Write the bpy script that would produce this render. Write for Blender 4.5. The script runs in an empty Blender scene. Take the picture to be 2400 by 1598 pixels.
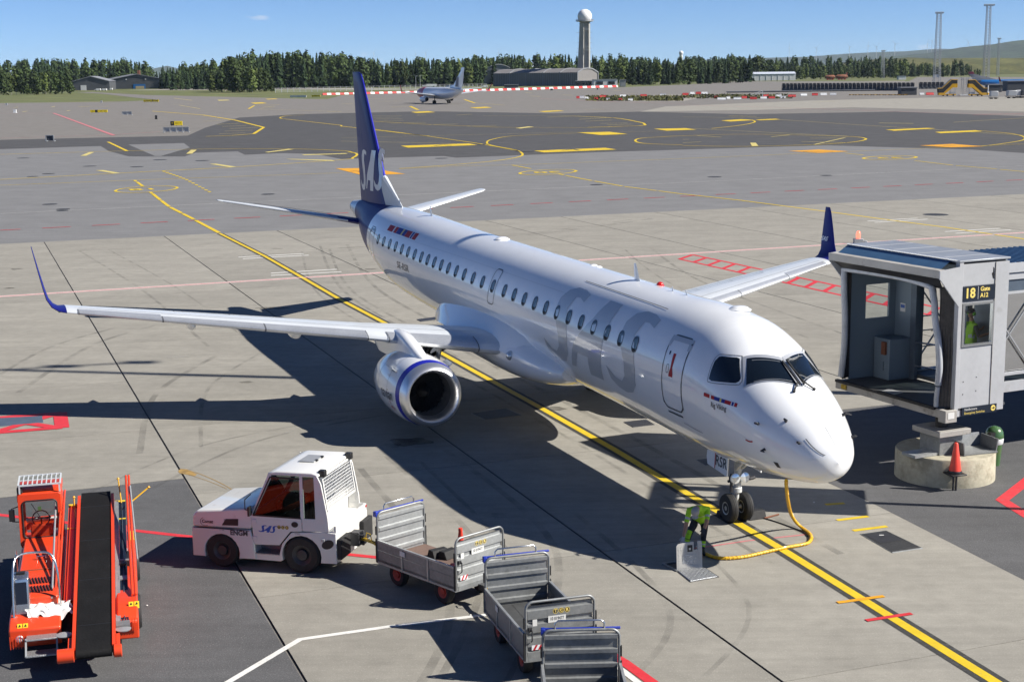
import bpy, bmesh, math, random
from math import sin, cos, tan, pi, radians, sqrt, atan2
from mathutils import Vector, Matrix, noise as mnoise

random.seed(7)
scene = bpy.context.scene
COL = scene.collection

# ------------------------------------------------------------------ camera
CAM_H, CAM_F, CAM_PITCH, CAM_ROLL = 10.3174, 3468.79, radians(10.2418), radians(-0.72366)
_cp, _sp = cos(CAM_PITCH), sin(CAM_PITCH)
_fwd = Vector((0, _cp, -_sp)); _up0 = Vector((0, _sp, _cp)); _rt0 = Vector((1, 0, 0))
_rt = cos(CAM_ROLL)*_rt0 + sin(CAM_ROLL)*_up0
_up = -sin(CAM_ROLL)*_rt0 + cos(CAM_ROLL)*_up0
CAM_O = Vector((0, 0, CAM_H))
cam = bpy.data.cameras.new('camera')
cam.sensor_width = 36.0
cam.lens = 36.0*CAM_F/2400.0
cam.clip_start = 0.1
cam.clip_end = 60000
cam_o = bpy.data.objects.new('camera', cam)
COL.objects.link(cam_o)
cam_o.matrix_world = Matrix(((_rt.x, _up.x, -_fwd.x, 0), (_rt.y, _up.y, -_fwd.y, 0), (_rt.z, _up.z, -_fwd.z, CAM_H), (0, 0, 0, 1)))
scene.camera = cam_o

# ------------------------------------------------------------------ sky, sun, exposure
SUN_EL, SUN_AZ = radians(38.7), radians(-11.0)          # direction towards the sun, azimuth from +X
world = bpy.data.worlds.new('World'); scene.world = world
world.use_nodes = True
wn, wl = world.node_tree.nodes, world.node_tree.links
wn.clear()
w_out = wn.new('ShaderNodeOutputWorld'); w_bg = wn.new('ShaderNodeBackground')
sky = wn.new('ShaderNodeTexSky'); sky.sky_type = 'NISHITA'; sky.sun_disc = False
sky.sun_elevation = SUN_EL
sky.sun_rotation = pi/2 - SUN_AZ
sky.altitude = 200; sky.air_density = 0.45; sky.dust_density = 0.0; sky.ozone_density = 4.0
w_bg.inputs['Strength'].default_value = 0.055
w_tint = wn.new('ShaderNodeMix'); w_tint.data_type = 'RGBA'; w_tint.blend_type = 'MULTIPLY'; w_tint.inputs[0].default_value = 1.0
w_tint.inputs[7].default_value = (0.96, 1.12, 1.30, 1)
wl.new(sky.outputs[0], w_tint.inputs[6])
# a low bank of small clouds all round the horizon
w_tc = wn.new('ShaderNodeTexCoord'); w_map = wn.new('ShaderNodeMapping'); w_map.inputs['Scale'].default_value = (16, 16, 75)
w_no = wn.new('ShaderNodeTexNoise'); w_no.inputs['Scale'].default_value = 1.0; w_no.inputs['Detail'].default_value = 6; w_no.inputs['Roughness'].default_value = 0.55
wl.new(w_tc.outputs['Generated'], w_map.inputs['Vector']); wl.new(w_map.outputs[0], w_no.inputs['Vector'])
w_sep = wn.new('ShaderNodeSeparateXYZ'); wl.new(w_tc.outputs['Generated'], w_sep.inputs[0])
w_hi = wn.new('ShaderNodeMapRange'); w_hi.inputs[1].default_value = 0.004; w_hi.inputs[2].default_value = 0.017; w_hi.inputs[3].default_value = 0.47; w_hi.inputs[4].default_value = 0.72; wl.new(w_sep.outputs['Z'], w_hi.inputs[0])
w_sub = wn.new('ShaderNodeMath'); w_sub.operation = 'SUBTRACT'; wl.new(w_no.outputs['Fac'], w_sub.inputs[0]); wl.new(w_hi.outputs[0], w_sub.inputs[1])
w_cl = wn.new('ShaderNodeMapRange'); w_cl.inputs[1].default_value = 0.0; w_cl.inputs[2].default_value = 0.10; w_cl.inputs[3].default_value = 0.0; w_cl.inputs[4].default_value = 0.75; wl.new(w_sub.outputs[0], w_cl.inputs[0])
w_mix = wn.new('ShaderNodeMix'); w_mix.data_type = 'RGBA'; w_mix.inputs[7].default_value = (9.5, 9.7, 10.2, 1)
wl.new(w_cl.outputs[0], w_mix.inputs[0]); wl.new(w_tint.outputs[2], w_mix.inputs[6]); wl.new(w_mix.outputs[2], w_bg.inputs['Color']); wl.new(w_bg.outputs[0], w_out.inputs['Surface'])
sun = bpy.data.lights.new('sun', 'SUN'); sun.energy = 5.0; sun.angle = radians(0.53); sun.color = (1.0, 0.95, 0.86)
sun_o = bpy.data.objects.new('sun', sun); COL.objects.link(sun_o)
_sd = Vector((cos(SUN_EL)*cos(SUN_AZ), cos(SUN_EL)*sin(SUN_AZ), sin(SUN_EL)))
sun_o.rotation_euler = _sd.to_track_quat('Z', 'Y').to_euler()
sun_o.location = (40, -10, 60)
scene.view_settings.view_transform = 'Standard'
scene.view_settings.look = 'None'
scene.view_settings.exposure = 0.75
scene.view_settings.gamma = 1.0
scene.view_settings.use_curve_mapping = False
scene.cycles.max_bounces = 8
scene.cycles.transparent_max_bounces = 8
scene.cycles.caustics_reflective = False
scene.cycles.caustics_refractive = False

# ------------------------------------------------------------------ helpers
def G(x, y, z=0.0):
    """point of the ground (or of the level z) seen at photo position x, y"""
    d = _fwd + _rt*((x-1200)/CAM_F) - _up*((y-799)/CAM_F)
    return CAM_O + d*((z-CAM_H)/d.z)
def atY(x, y, Y):
    d = _fwd + _rt*((x-1200)/CAM_F) - _up*((y-799)/CAM_F)
    return CAM_O + d*(Y/d.y)
def on_ground(x, y, Y):                      # foot point at distance Y on the ground
    p = atY(x, y, Y); return Vector((p.x, p.y, 0))
# stand frame: s metres aft of the nose gear, t metres to starboard, along the aircraft's axis
PX, PY, HD = 5.1727, 33.1757, radians(-20.4493)
A_AX = Vector((sin(HD), cos(HD), 0)); B_AX = Vector((-cos(HD), sin(HD), 0))
def W(s, t, z=0.0):
    return Vector((PX, PY, 0)) + A_AX*s + B_AX*t + Vector((0, 0, z))
STAND_ROT = atan2(-cos(HD), -sin(HD))        # local +X is the aircraft's forward direction

def tag(o, label=None, cat=None, group=None, kind=None):
    if label: o['label'] = label
    if cat: o['category'] = cat
    if group: o['group'] = group
    if kind: o['kind'] = kind
    return o
def thing(name, label, cat, loc=(0, 0, 0), rotz=0.0, group=None):
    o = bpy.data.objects.new(name, None); COL.objects.link(o)
    o.empty_display_size = 0.3
    o.location = loc; o.rotation_euler = (0, 0, rotz)
    return tag(o, label, cat, group)
def copy_thing(root, label=None, loc=None, rotz=None, group=None):
    r = root.copy(); COL.objects.link(r)
    if label: r['label'] = label
    if group: r['group'] = group
    if loc is not None: r.location = loc
    if rotz is not None: r.rotation_euler = (0, 0, rotz)
    for ch in list(root.children):
        c = ch.copy(); COL.objects.link(c); c.parent = r
        for g in list(ch.children):
            d = g.copy(); COL.objects.link(d); d.parent = c
    return r

class MB:
    """collects geometry for one mesh"""
    def __init__(self): self.v = []; self.f = []; self.m = []; self.cur = 0
    def face(self, pts):
        n = len(self.v); self.v += [tuple(p) for p in pts]; self.f.append(tuple(range(n, n+len(pts)))); self.m.append(self.cur)
        return self
    def box(self, c, s, R=None):
        x, y, z = s[0]/2, s[1]/2, s[2]/2
        P = [Vector(p) for p in ((-x,-y,-z),(x,-y,-z),(x,y,-z),(-x,y,-z),(-x,-y,z),(x,-y,z),(x,y,z),(-x,y,z))]
        if R is not None: P = [R @ p for p in P]
        n = len(self.v); C = Vector(c); self.v += [tuple(p+C) for p in P]
        for q in ((3,2,1,0),(4,5,6,7),(0,1,5,4),(1,2,6,5),(2,3,7,6),(3,0,4,7)):
            self.f.append(tuple(n+i for i in q)); self.m.append(self.cur)
        return self
    def bar(self, a, b, w, h=None, up=(0, 0, 1)):
        """square bar from a to b"""
        a, b = Vector(a), Vector(b); d = b-a; L = d.length
        if L < 1e-6: return self
        d /= L; u = Vector(up)
        if abs(d.dot(u)) > 0.98: u = Vector((1, 0, 0))
        x = d.cross(u).normalized(); z = x.cross(d)
        R = Matrix((x, d, z)).transposed()
        return self.box((a+b)/2, (w, L, h or w), R)
    def tube(self, pts, r, n=8, caps=True):
        pts = [Vector(p) for p in pts]; k = len(pts); rings = []
        prev = None
        for i, p in enumerate(pts):
            d = (pts[min(i+1, k-1)]-pts[max(i-1, 0)]).normalized()
            if prev is None:
                u = Vector((0, 0, 1)) if abs(d.z) < 0.9 else Vector((1, 0, 0))
            else: u = prev
            x = (u - d*u.dot(d)).normalized(); prev = x; y = d.cross(x)
            rr = r[i] if isinstance(r, (list, tuple)) else r
            rings.append([p + x*(rr*cos(2*pi*j/n)) + y*(rr*sin(2*pi*j/n)) for j in range(n)])
        return self.loft(rings, caps=caps)
    def loft(self, rings, closed=True, caps=True, flip=False):
        n0 = len(self.v); m = len(rings[0])
        for r in rings: self.v += [tuple(p) for p in r]
        for i in range(len(rings)-1):
            for j in range(m if closed else m-1):
                a = n0+i*m+j; b = n0+i*m+(j+1) % m; c = b+m; d = a+m
                self.f.append((a, d, c, b) if flip else (a, b, c, d)); self.m.append(self.cur)
        if caps and closed:
            self.f.append(tuple(n0+j for j in range(m))[::(1 if flip else -1)]); self.m.append(self.cur)
            e = n0+(len(rings)-1)*m
            self.f.append(tuple(e+j for j in range(m))[::(-1 if flip else 1)]); self.m.append(self.cur)
        return self
    def lathe(self, prof, o=(0, 0, 0), ax=(0, 0, 1), n=24, caps=True):
        """prof: list of (radius, height along ax)"""
        ax = Vector(ax).normalized(); u = Vector((0, 0, 1)) if abs(ax.z) < 0.9 else Vector((1, 0, 0))
        x = (u-ax*u.dot(ax)).normalized(); y = ax.cross(x); O = Vector(o)
        rings = [[O + ax*h + x*(max(r, 1e-4)*cos(2*pi*j/n)) + y*(max(r, 1e-4)*sin(2*pi*j/n)) for j in range(n)] for r, h in prof]
        return self.loft(rings, caps=caps)
    def prism(self, poly, f0, f1):
        """poly: 2-D outline, f0/f1 map a 2-D point to the two faces"""
        a = [f0(*p) for p in poly]; b = [f1(*p) for p in poly]; n = len(poly)
        k = len(self.v); self.v += [tuple(p) for p in a+b]
        self.f.append(tuple(range(k, k+n))[::-1]); self.f.append(tuple(range(k+n, k+2*n))); self.m += [self.cur]*2
        for i in range(n):
            j = (i+1) % n; self.f.append((k+i, k+j, k+n+j, k+n+i)); self.m.append(self.cur)
        return self
    def strip(self, pts, w, z=None):
        """flat ribbon on the ground along pts"""
        P = [Vector((p[0], p[1], p[2] if z is None else z)) for p in pts]; k = len(P); L = []
        for i, p in enumerate(P):
            d0 = (P[i]-P[i-1]) if i else (P[1]-P[0]); d1 = (P[i+1]-P[i]) if i < k-1 else d0
            d0 = d0.normalized(); d1 = d1.normalized(); d = (d0+d1)
            d = d.normalized() if d.length > 1e-6 else d1
            nn = Vector((-d.y, d.x, 0)); c = max(0.4, nn.dot(Vector((-d1.y, d1.x, 0))))
            L.append([p+nn*(w/2/c), p-nn*(w/2/c)])
        for i in range(k-1): self.face([L[i][1], L[i+1][1], L[i+1][0], L[i][0]])
        return self
    def build(self, name, mats, parent=None, smooth=None, bevel=0, fix=True):
        me = bpy.data.meshes.new(name); me.from_pydata(self.v, [], self.f)
        if not isinstance(mats, (list, tuple)): mats = [mats]
        for m in mats: me.materials.append(m)
        if len(mats) > 1: me.polygons.foreach_set('material_index', self.m)
        if fix:
            bm = bmesh.new(); bm.from_mesh(me)
            bmesh.ops.remove_doubles(bm, verts=bm.verts, dist=1e-5)
            bmesh.ops.recalc_face_normals(bm, faces=bm.faces); bm.to_mesh(me); bm.free()
        if smooth is not None:
            me.shade_smooth(); me.set_sharp_from_angle(angle=radians(smooth))
        o = bpy.data.objects.new(name, me); COL.objects.link(o)
        if parent is not None: o.parent = parent
        if bevel:
            b = o.modifiers.new('bevel', 'BEVEL'); b.width = bevel; b.segments = 2; b.limit_method = 'ANGLE'; b.angle_limit = radians(40)
            me.shade_smooth(); me.set_sharp_from_angle(angle=radians(50))
        return o

# ------------------------------------------------------------------ materials
def pm(name, col, rough=0.5, metal=0.0, coat=0.0, coat_r=0.03, noise=None, bump=None, spec=0.5, dirt=None, obj_var=0.0, emit=None, alpha=None, trans=0.0):
    """principled material; noise=(scale, amount), dirt=(scale, colour, amount, threshold), bump=(scale, strength)"""
    m = bpy.data.materials.new(name); m.use_nodes = True
    N, L = m.node_tree.nodes, m.node_tree.links
    b = N['Principled BSDF']
    b.inputs['Roughness'].default_value = rough; b.inputs['Metallic'].default_value = metal
    b.inputs['Specular IOR Level'].default_value = spec
    b.inputs['Coat Weight'].default_value = coat; b.inputs['Coat Roughness'].default_value = coat_r
    b.inputs['Base Color'].default_value = (*col, 1)
    if trans: b.inputs['Transmission Weight'].default_value = trans
    if alpha is not None: b.inputs['Alpha'].default_value = alpha
    if emit: b.inputs['Emission Color'].default_value = (*emit[:3], 1); b.inputs['Emission Strength'].default_value = emit[3]
    tc = N.new('ShaderNodeTexCoord'); src = tc.outputs['Object']
    cur = None
    def rgb(c):
        r = N.new('ShaderNodeRGB'); r.outputs[0].default_value = (*c, 1); return r.outputs[0]
    def tex(sc, det=5, rg=0.6):
        t = N.new('ShaderNodeTexNoise'); t.inputs['Scale'].default_value = sc; t.inputs['Detail'].default_value = det
        t.inputs['Roughness'].default_value = rg; L.new(src, t.inputs['Vector']); return t.outputs['Fac']
    def ramp(v, a, b_, lo, hi):
        r = N.new('ShaderNodeMapRange'); r.inputs[1].default_value = a; r.inputs[2].default_value = b_
        r.inputs[3].default_value = lo; r.inputs[4].default_value = hi; L.new(v, r.inputs[0]); return r.outputs[0]
    def mul(c, f):
        mx = N.new('ShaderNodeMix'); mx.data_type = 'RGBA'; mx.blend_type = 'MULTIPLY'; mx.inputs[0].default_value = 1
        L.new(c, mx.inputs[6]); L.new(f, mx.inputs[7]); return mx.outputs[2]
    def mix(f, a, b_):
        mx = N.new('ShaderNodeMix'); mx.data_type = 'RGBA'; L.new(f, mx.inputs[0]); L.new(a, mx.inputs[6]); L.new(b_, mx.inputs[7]); return mx.outputs[2]
    if noise or dirt or obj_var:
        cur = rgb(col)
        for sc, am in (noise if isinstance(noise, list) else [noise] if noise else []):
            cur = mul(cur, ramp(tex(sc), 0.3, 0.7, 1-am, 1+am))
        if obj_var:
            oi = N.new('ShaderNodeObjectInfo'); cur = mul(cur, ramp(oi.outputs['Random'], 0, 1, 1-obj_var, 1+obj_var))
        for d in (dirt if isinstance(dirt, list) else [dirt] if dirt else []):
            sc, dc, am, th = d
            cur = mix(ramp(tex(sc, 6, 0.65), th, th+0.12, 0, am), cur, rgb(dc))
        L.new(cur, b.inputs['Base Color'])
    if bump:
        bp = N.new('ShaderNodeBump'); bp.inputs['Strength'].default_value = bump[1]; bp.inputs['Distance'].default_value = 0.02
        L.new(tex(bump[0]), bp.inputs['Height']); L.new(bp.outputs[0], b.inputs['Normal'])
    return m

def text_mesh(body, size=1.0, shear=0.0, align='CENTER', spacing=1.0, bold=0.0, width=None):
    cu = bpy.data.curves.new('lettering', 'FONT'); cu.body = body; cu.size = size; cu.shear = shear
    cu.align_x = align; cu.align_y = 'CENTER'; cu.space_character = spacing; cu.offset = bold; cu.resolution_u = 3
    o = bpy.data.objects.new('lettering', cu); COL.objects.link(o)
    dg = bpy.context.evaluated_depsgraph_get(); dg.update()
    me = bpy.data.meshes.new_from_object(o.evaluated_get(dg))
    bpy.data.objects.remove(o); bpy.data.curves.remove(cu)
    if width:
        xs = [v.co.x for v in me.vertices]; k = width/max(1e-6, max(xs)-min(xs))
        for v in me.vertices: v.co.x *= k
    return me
def lettering(body, size, fn, mat, parent, name='lettering', cut=None, **kw):
    """flat print: every vertex (x, y) of the text is laid on a surface by fn(x, y)"""
    me = text_mesh(body, size, **kw)
    if cut: slice_mesh(me, cut)
    for v in me.vertices: v.co = Vector(fn(v.co.x, v.co.y))
    me.materials.clear(); me.materials.append(mat)
    for p in me.polygons: p.material_index = 0
    o = bpy.data.objects.new(name, me); COL.objects.link(o)
    if parent is not None: o.parent = parent
    return o
def slice_mesh(me, step):
    bm = bmesh.new(); bm.from_mesh(me)
    for ax in (0, 1):
        vs = [v.co[ax] for v in bm.verts]; a = math.floor(min(vs)/step)*step+step; e = max(vs)
        no = (1, 0, 0) if ax == 0 else (0, 1, 0)
        while a < e:
            bmesh.ops.bisect_plane(bm, geom=bm.verts[:]+bm.edges[:]+bm.faces[:], plane_co=(a, 0, 0) if ax == 0 else (0, a, 0), plane_no=no, dist=1e-5)
            a += step
    bm.to_mesh(me); bm.free()
def decal(polys, fn, mat, parent, name, step=0.1):
    """flat print cut from outlines; fn lays (x, y) on the surface"""
    me = bpy.data.meshes.new(name)
    vs = []; fs = []
    for p in polys:
        fs.append(tuple(range(len(vs), len(vs)+len(p)))); vs += [(q[0], q[1], 0) for q in p]
    me.from_pydata(vs, [], fs)
    bm = bmesh.new(); bm.from_mesh(me); bmesh.ops.triangulate(bm, faces=bm.faces); bm.to_mesh(me); bm.free()
    if step: slice_mesh(me, step)
    for v in me.vertices: v.co = Vector(fn(v.co.x, v.co.y))
    me.materials.append(mat); me.shade_smooth()
    o = bpy.data.objects.new(name, me); COL.objects.link(o)
    if parent is not None: o.parent = parent
    return o
# ------------------------------------------------------------------ shared paints and metals
M = {}
M['white'] = pm('aircraft_white', (0.84, 0.85, 0.86), 0.32, coat=1.0, coat_r=0.035, noise=[(0.6, 0.025), (4, 0.012)])
M['blue'] = pm('tail_blue', (0.010, 0.014, 0.15), 0.45, coat=0.10, coat_r=0.05, spec=0.2, noise=(0.8, 0.06))
M['brightblue'] = pm('ring_blue', (0.010, 0.012, 0.34), 0.4, coat=0.15)
M['wing'] = pm('wing_grey', (0.60, 0.63, 0.66), 0.38, coat=0.35, coat_r=0.12, noise=[(1.2, 0.05), (9, 0.03)])
M['alu'] = pm('polished_metal', (0.66, 0.68, 0.71), 0.36, metal=0.62, noise=[(2, 0.06), (16, 0.05)])
M['lip'] = pm('inlet_metal', (0.82, 0.82, 0.83), 0.34, metal=0.9, noise=(3, 0.03))
M['seam'] = pm('panel_seam', (0.16, 0.17, 0.19), 0.6)
M['glass'] = pm('dark_glass', (0.006, 0.010, 0.016), 0.03, spec=0.8)
M['pane'] = pm('cabin_pane', (0.022, 0.034, 0.045), 0.08, spec=0.6)
M['rubber_d'] = pm('black_rubber', (0.018, 0.018, 0.019), 0.75, noise=(12, 0.3))
M['metal'] = pm('grey_metal', (0.35, 0.36, 0.37), 0.42, metal=0.7, noise=(7, 0.15))
M['darkmetal'] = pm('dark_metal', (0.06, 0.06, 0.065), 0.5, metal=0.5, noise=(7, 0.2))
M['gearwhite'] = pm('gear_white', (0.58, 0.59, 0.58), 0.45, noise=(12, 0.12))
M['titlegrey'] = pm('title_grey', (0.50, 0.52, 0.54), 0.3, coat=1.0, coat_r=0.035)
M['ink'] = pm('dark_lettering', (0.05, 0.055, 0.065), 0.4, coat=0.5)
M['redprint'] = pm('red_print', (0.42, 0.012, 0.018), 0.5, spec=0.25)
M['blueprint'] = pm('blue_print', (0.012, 0.03, 0.26), 0.5, spec=0.25)
M['yelprint'] = pm('yellow_print', (0.70, 0.50, 0.02), 0.4, coat=0.5)
M['whiteprint'] = pm('white_print', (0.72, 0.73, 0.76), 0.4, coat=0.5)
M['tailletter'] = pm('tail_lettering', (0.62, 0.66, 0.75), 0.35, coat=0.8)
M['lamp'] = pm('lamp_glass', (0.75, 0.77, 0.78), 0.06, metal=0.6)
M['beacon'] = pm('red_beacon', (0.55, 0.015, 0.01), 0.15, coat=1)
def clear_glass(name, tint, refl=1.0):
    m = bpy.data.materials.new(name); m.use_nodes = True; N, L = m.node_tree.nodes, m.node_tree.links; N.clear()
    o = N.new('ShaderNodeOutputMaterial'); t = N.new('ShaderNodeBsdfTransparent'); t.inputs[0].default_value = (*tint, 1)
    g = N.new('ShaderNodeBsdfGlossy'); g.inputs['Roughness'].default_value = 0.02; f = N.new('ShaderNodeFresnel'); f.inputs[0].default_value = 1.45
    x = N.new('ShaderNodeMixShader'); L.new(f.outputs[0], x.inputs[0]); L.new(t.outputs[0], x.inputs[1]); L.new(g.outputs[0], x.inputs[2]); L.new(x.outputs[0], o.inputs[0]); return m
M['clear'] = clear_glass('clear_glass', (0.72, 0.77, 0.77)); M['tinted'] = clear_glass('tinted_glass', (0.22, 0.27, 0.27))
M['bridge'] = pm('bridge_panel', (0.42, 0.43, 0.45), 0.45, noise=[(0.7, 0.08), (6, 0.04)], dirt=(2.0, (0.25, 0.24, 0.22), 0.35, 0.6))
M['bridge_roof'] = pm('bridge_roof', (0.30, 0.32, 0.35), 0.4, metal=0.3, noise=[(1.0, 0.12), (7, 0.08)], dirt=(3.0, (0.45, 0.45, 0.46), 0.3, 0.6))
M['bridge_dirty'] = pm('weathered_fascia', (0.36, 0.345, 0.32), 0.6, noise=[(1.2, 0.12)], dirt=(2.2, (0.12, 0.11, 0.10), 0.7, 0.54))
M['bridge_blue'] = pm('visor_blue', (0.055, 0.12, 0.22), 0.35, noise=(3, 0.1))
M['bridge_in'] = pm('bridge_interior', (0.17, 0.22, 0.27), 0.5)
M['bridge_dark'] = pm('bridge_floor', (0.06, 0.065, 0.07), 0.6, noise=(5, 0.2))
M['bellows'] = pm('bellows_canvas', (0.10, 0.092, 0.085), 0.8, noise=(6, 0.25)); M['bumper'] = pm('canopy_bumper', (0.42, 0.44, 0.47), 0.55, noise=(4, 0.12))
M['steelblue'] = pm('truss_steel', (0.10, 0.13, 0.17), 0.45, metal=0.3, noise=(3, 0.15))
M['plinth'] = pm('plinth_concrete', (0.40, 0.37, 0.28), 0.9, noise=[(1.2, 0.15), (9, 0.12)], dirt=[(1.6, (0.20, 0.175, 0.12), 0.6, 0.53), (6.0, (0.13, 0.13, 0.075), 0.5, 0.64)], bump=(14, 0.3))
M['cone'] = pm('cone_orange', (0.72, 0.055, 0.03), 0.42, noise=(6, 0.08)); M['cone_y'] = pm('cone_band', (0.62, 0.72, 0.05), 0.5)
M['bin'] = pm('bin_green', (0.055, 0.13, 0.045), 0.3, coat=0.5); M['bag'] = pm('bin_bag', (0.62, 0.64, 0.65), 0.3)
M['navy'] = pm('sign_navy', (0.008, 0.014, 0.028), 0.4); M['gold'] = pm('sign_gold', (0.80, 0.62, 0.16), 0.5)
M['hivis'] = pm('hi_vis', (0.36, 0.70, 0.02), 0.7, noise=(9, 0.1)); M['reflect'] = pm('reflective_tape', (0.45, 0.47, 0.48), 0.4)
M['trouser'] = pm('dark_trousers', (0.012, 0.014, 0.022), 0.8, noise=(9, 0.3)); M['skin'] = pm('skin', (0.42, 0.22, 0.14), 0.55); M['capgrey'] = pm('cap_grey', (0.34, 0.33, 0.32), 0.7)
M['glove'] = pm('glove_light', (0.48, 0.48, 0.47), 0.7); M['glove_d'] = pm('glove_dark', (0.03, 0.03, 0.032), 0.7); M['hair'] = pm('hair', (0.03, 0.02, 0.015), 0.7); M['defender'] = pm('ear_defender', (0.15, 0.62, 0.03), 0.4)
M['tugwhite'] = pm('tug_white', (0.72, 0.715, 0.69), 0.38, coat=0.6, coat_r=0.08, noise=[(1.5, 0.03)], dirt=[(3.0, (0.38, 0.34, 0.27), 0.35, 0.62), (14, (0.30, 0.27, 0.22), 0.4, 0.70)])
M['loader'] = pm('loader_red', (0.68, 0.055, 0.012), 0.4, coat=0.4, coat_r=0.1, noise=[(1.2, 0.05)], dirt=[(4.0, (0.32, 0.05, 0.02), 0.4, 0.62), (16, (0.45, 0.30, 0.25), 0.3, 0.72)])
M['belt'] = pm('belt_rubber', (0.010, 0.010, 0.0105), 0.75, spec=0.15, noise=[(2, 0.25), (30, 0.2)], bump=(25, 0.3))
M['galvan'] = pm('galvanised_sheet', (0.40, 0.415, 0.42), 0.42, metal=0.55, noise=[(2.5, 0.12), (14, 0.10)], dirt=(5, (0.20, 0.20, 0.20), 0.45, 0.60))
M['galvan_d'] = pm('worn_sheet', (0.25, 0.26, 0.265), 0.5, metal=0.5, noise=[(2.5, 0.15), (14, 0.12)], dirt=(6, (0.12, 0.12, 0.12), 0.45, 0.58))
M['ply'] = pm('brown_deck', (0.16, 0.105, 0.085), 0.75, noise=[(1.5, 0.15), (20, 0.15)], dirt=(5, (0.26, 0.22, 0.2), 0.4, 0.62)); M['deckgrey'] = pm('dark_deck', (0.055, 0.057, 0.06), 0.6, noise=(5, 0.2), dirt=(22, (0.35, 0.35, 0.35), 0.6, 0.74))
M['bluefoam'] = pm('blue_edge', (0.012, 0.035, 0.34), 0.5); M['rimred'] = pm('rim_red', (0.36, 0.05, 0.035), 0.55, noise=(6, 0.2)); M['drawbar'] = pm('drawbar_yellow', (0.42, 0.27, 0.02), 0.5, noise=(7, 0.25))
M['chrome'] = pm('stainless', (0.62, 0.63, 0.64), 0.22, metal=0.95); M['tread'] = pm('tread_plate', (0.40, 0.41, 0.42), 0.4, metal=0.6, noise=(40, 0.35), bump=(45, 0.8))
M['hose'] = pm('yellow_hose', (0.72, 0.42, 0.012), 0.45, coat=0.3); M['cloth'] = pm('white_cloth', (0.78, 0.77, 0.73), 0.85, noise=(3, 0.06)); M['orangejacket'] = pm('orange_jacket', (0.50, 0.07, 0.02), 0.8, noise=(6, 0.2))
M['labelwhite'] = pm('label_white', (0.66, 0.66, 0.64), 0.5); M['sasblue'] = pm('logo_blue', (0.012, 0.09, 0.42), 0.4); M['black'] = pm('black_plastic', (0.016, 0.016, 0.017), 0.45); M['brownlogo'] = pm('brown_logo', (0.10, 0.06, 0.02), 0.5)
M['lidpaint'] = pm('lid_grey', (0.50, 0.49, 0.46), 0.55, noise=[(3, 0.06), (30, 0.10)]); M['coverdark'] = pm('cover_iron', (0.045, 0.045, 0.046), 0.6, metal=0.3, noise=(12, 0.3), bump=(40, 0.5))
M['solar'] = pm('grille_clear', (0.52, 0.55, 0.57), 0.3)
# ------------------------------------------------------------------ ground
M['grass'] = pm('grass', (0.10, 0.115, 0.032), 0.9, noise=[(0.05, 0.35), (0.6, 0.3)], dirt=(0.02, (0.17, 0.15, 0.06), 0.7, 0.52))
def paving(name, col, specks, speck_scale, blotch=0.12, tint=0.05, streak=0.1, rough=0.85, stain=None, grain=0.12):
    m = pm(name, col, rough, noise=[(0.35, blotch), (3.0, blotch*0.6), (38.0, grain)], obj_var=tint, bump=(60, 0.25), spec=0.3)
    N, L = m.node_tree.nodes, m.node_tree.links
    b = N['Principled BSDF']; c = b.inputs['Base Color'].links[0].from_socket
    tc = N.new('ShaderNodeTexCoord')
    # bright and dark aggregate specks
    vo = N.new('ShaderNodeTexNoise'); vo.inputs['Scale'].default_value = speck_scale; vo.inputs['Detail'].default_value = 2
    L.new(tc.outputs['Object'], vo.inputs['Vector'])
    r = N.new('ShaderNodeMapRange'); r.inputs[1].default_value = 0.60; r.inputs[2].default_value = 0.72
    r.inputs[3].default_value = 0; r.inputs[4].default_value = 0.55; L.new(vo.outputs['Fac'], r.inputs[0])
    mx = N.new('ShaderNodeMix'); mx.data_type = 'RGBA'; L.new(r.outputs[0], mx.inputs[0]); L.new(c, mx.inputs[6]); mx.inputs[7].default_value = (*specks, 1)
    # long rubber and brush streaks
    mp = N.new('ShaderNodeMapping'); mp.inputs['Scale'].default_value = (0.12, 2.2, 1); mp.inputs['Rotation'].default_value = (0, 0, 0.35)
    L.new(tc.outputs['Object'], mp.inputs['Vector'])
    st = N.new('ShaderNodeTexNoise'); st.inputs['Scale'].default_value = 1.0; st.inputs['Detail'].default_value = 6; st.inputs['Roughness'].default_value = 0.7
    L.new(mp.outputs[0], st.inputs['Vector'])
    r2 = N.new('ShaderNodeMapRange'); r2.inputs[1].default_value = 0.35; r2.inputs[2].default_value = 0.7; r2.inputs[3].default_value = 1+streak; r2.inputs[4].default_value = 1-streak
    L.new(st.outputs['Fac'], r2.inputs[0])
    m2 = N.new('ShaderNodeMix'); m2.data_type = 'RGBA'; m2.blend_type = 'MULTIPLY'; m2.inputs[0].default_value = 1
    L.new(mx.outputs[2], m2.inputs[6]); L.new(r2.outputs[0], m2.inputs[7])
    out = m2.outputs[2]
    if stain:
        s = N.new('ShaderNodeTexNoise'); s.inputs['Scale'].default_value = 0.22; s.inputs['Detail'].default_value = 7; s.inputs['Roughness'].default_value = 0.65
        L.new(tc.outputs['Object'], s.inputs['Vector'])
        r3 = N.new('ShaderNodeMapRange'); r3.inputs[1].default_value = 0.6; r3.inputs[2].default_value = 0.74; r3.inputs[3].default_value = 0; r3.inputs[4].default_value = 0.45
        L.new(s.outputs['Fac'], r3.inputs[0])
        m3 = N.new('ShaderNodeMix'); m3.data_type = 'RGBA'; L.new(r3.outputs[0], m3.inputs[0]); L.new(out, m3.inputs[6]); m3.inputs[7].default_value = (*stain, 1)
        out = m3.outputs[2]
    L.new(out, b.inputs['Base Color'])
    return m
M['concrete'] = paving('concrete', (0.25, 0.237, 0.208), (0.38, 0.37, 0.335), 26, 0.12, 0.065, 0.10, stain=(0.17, 0.16, 0.14))
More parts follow.
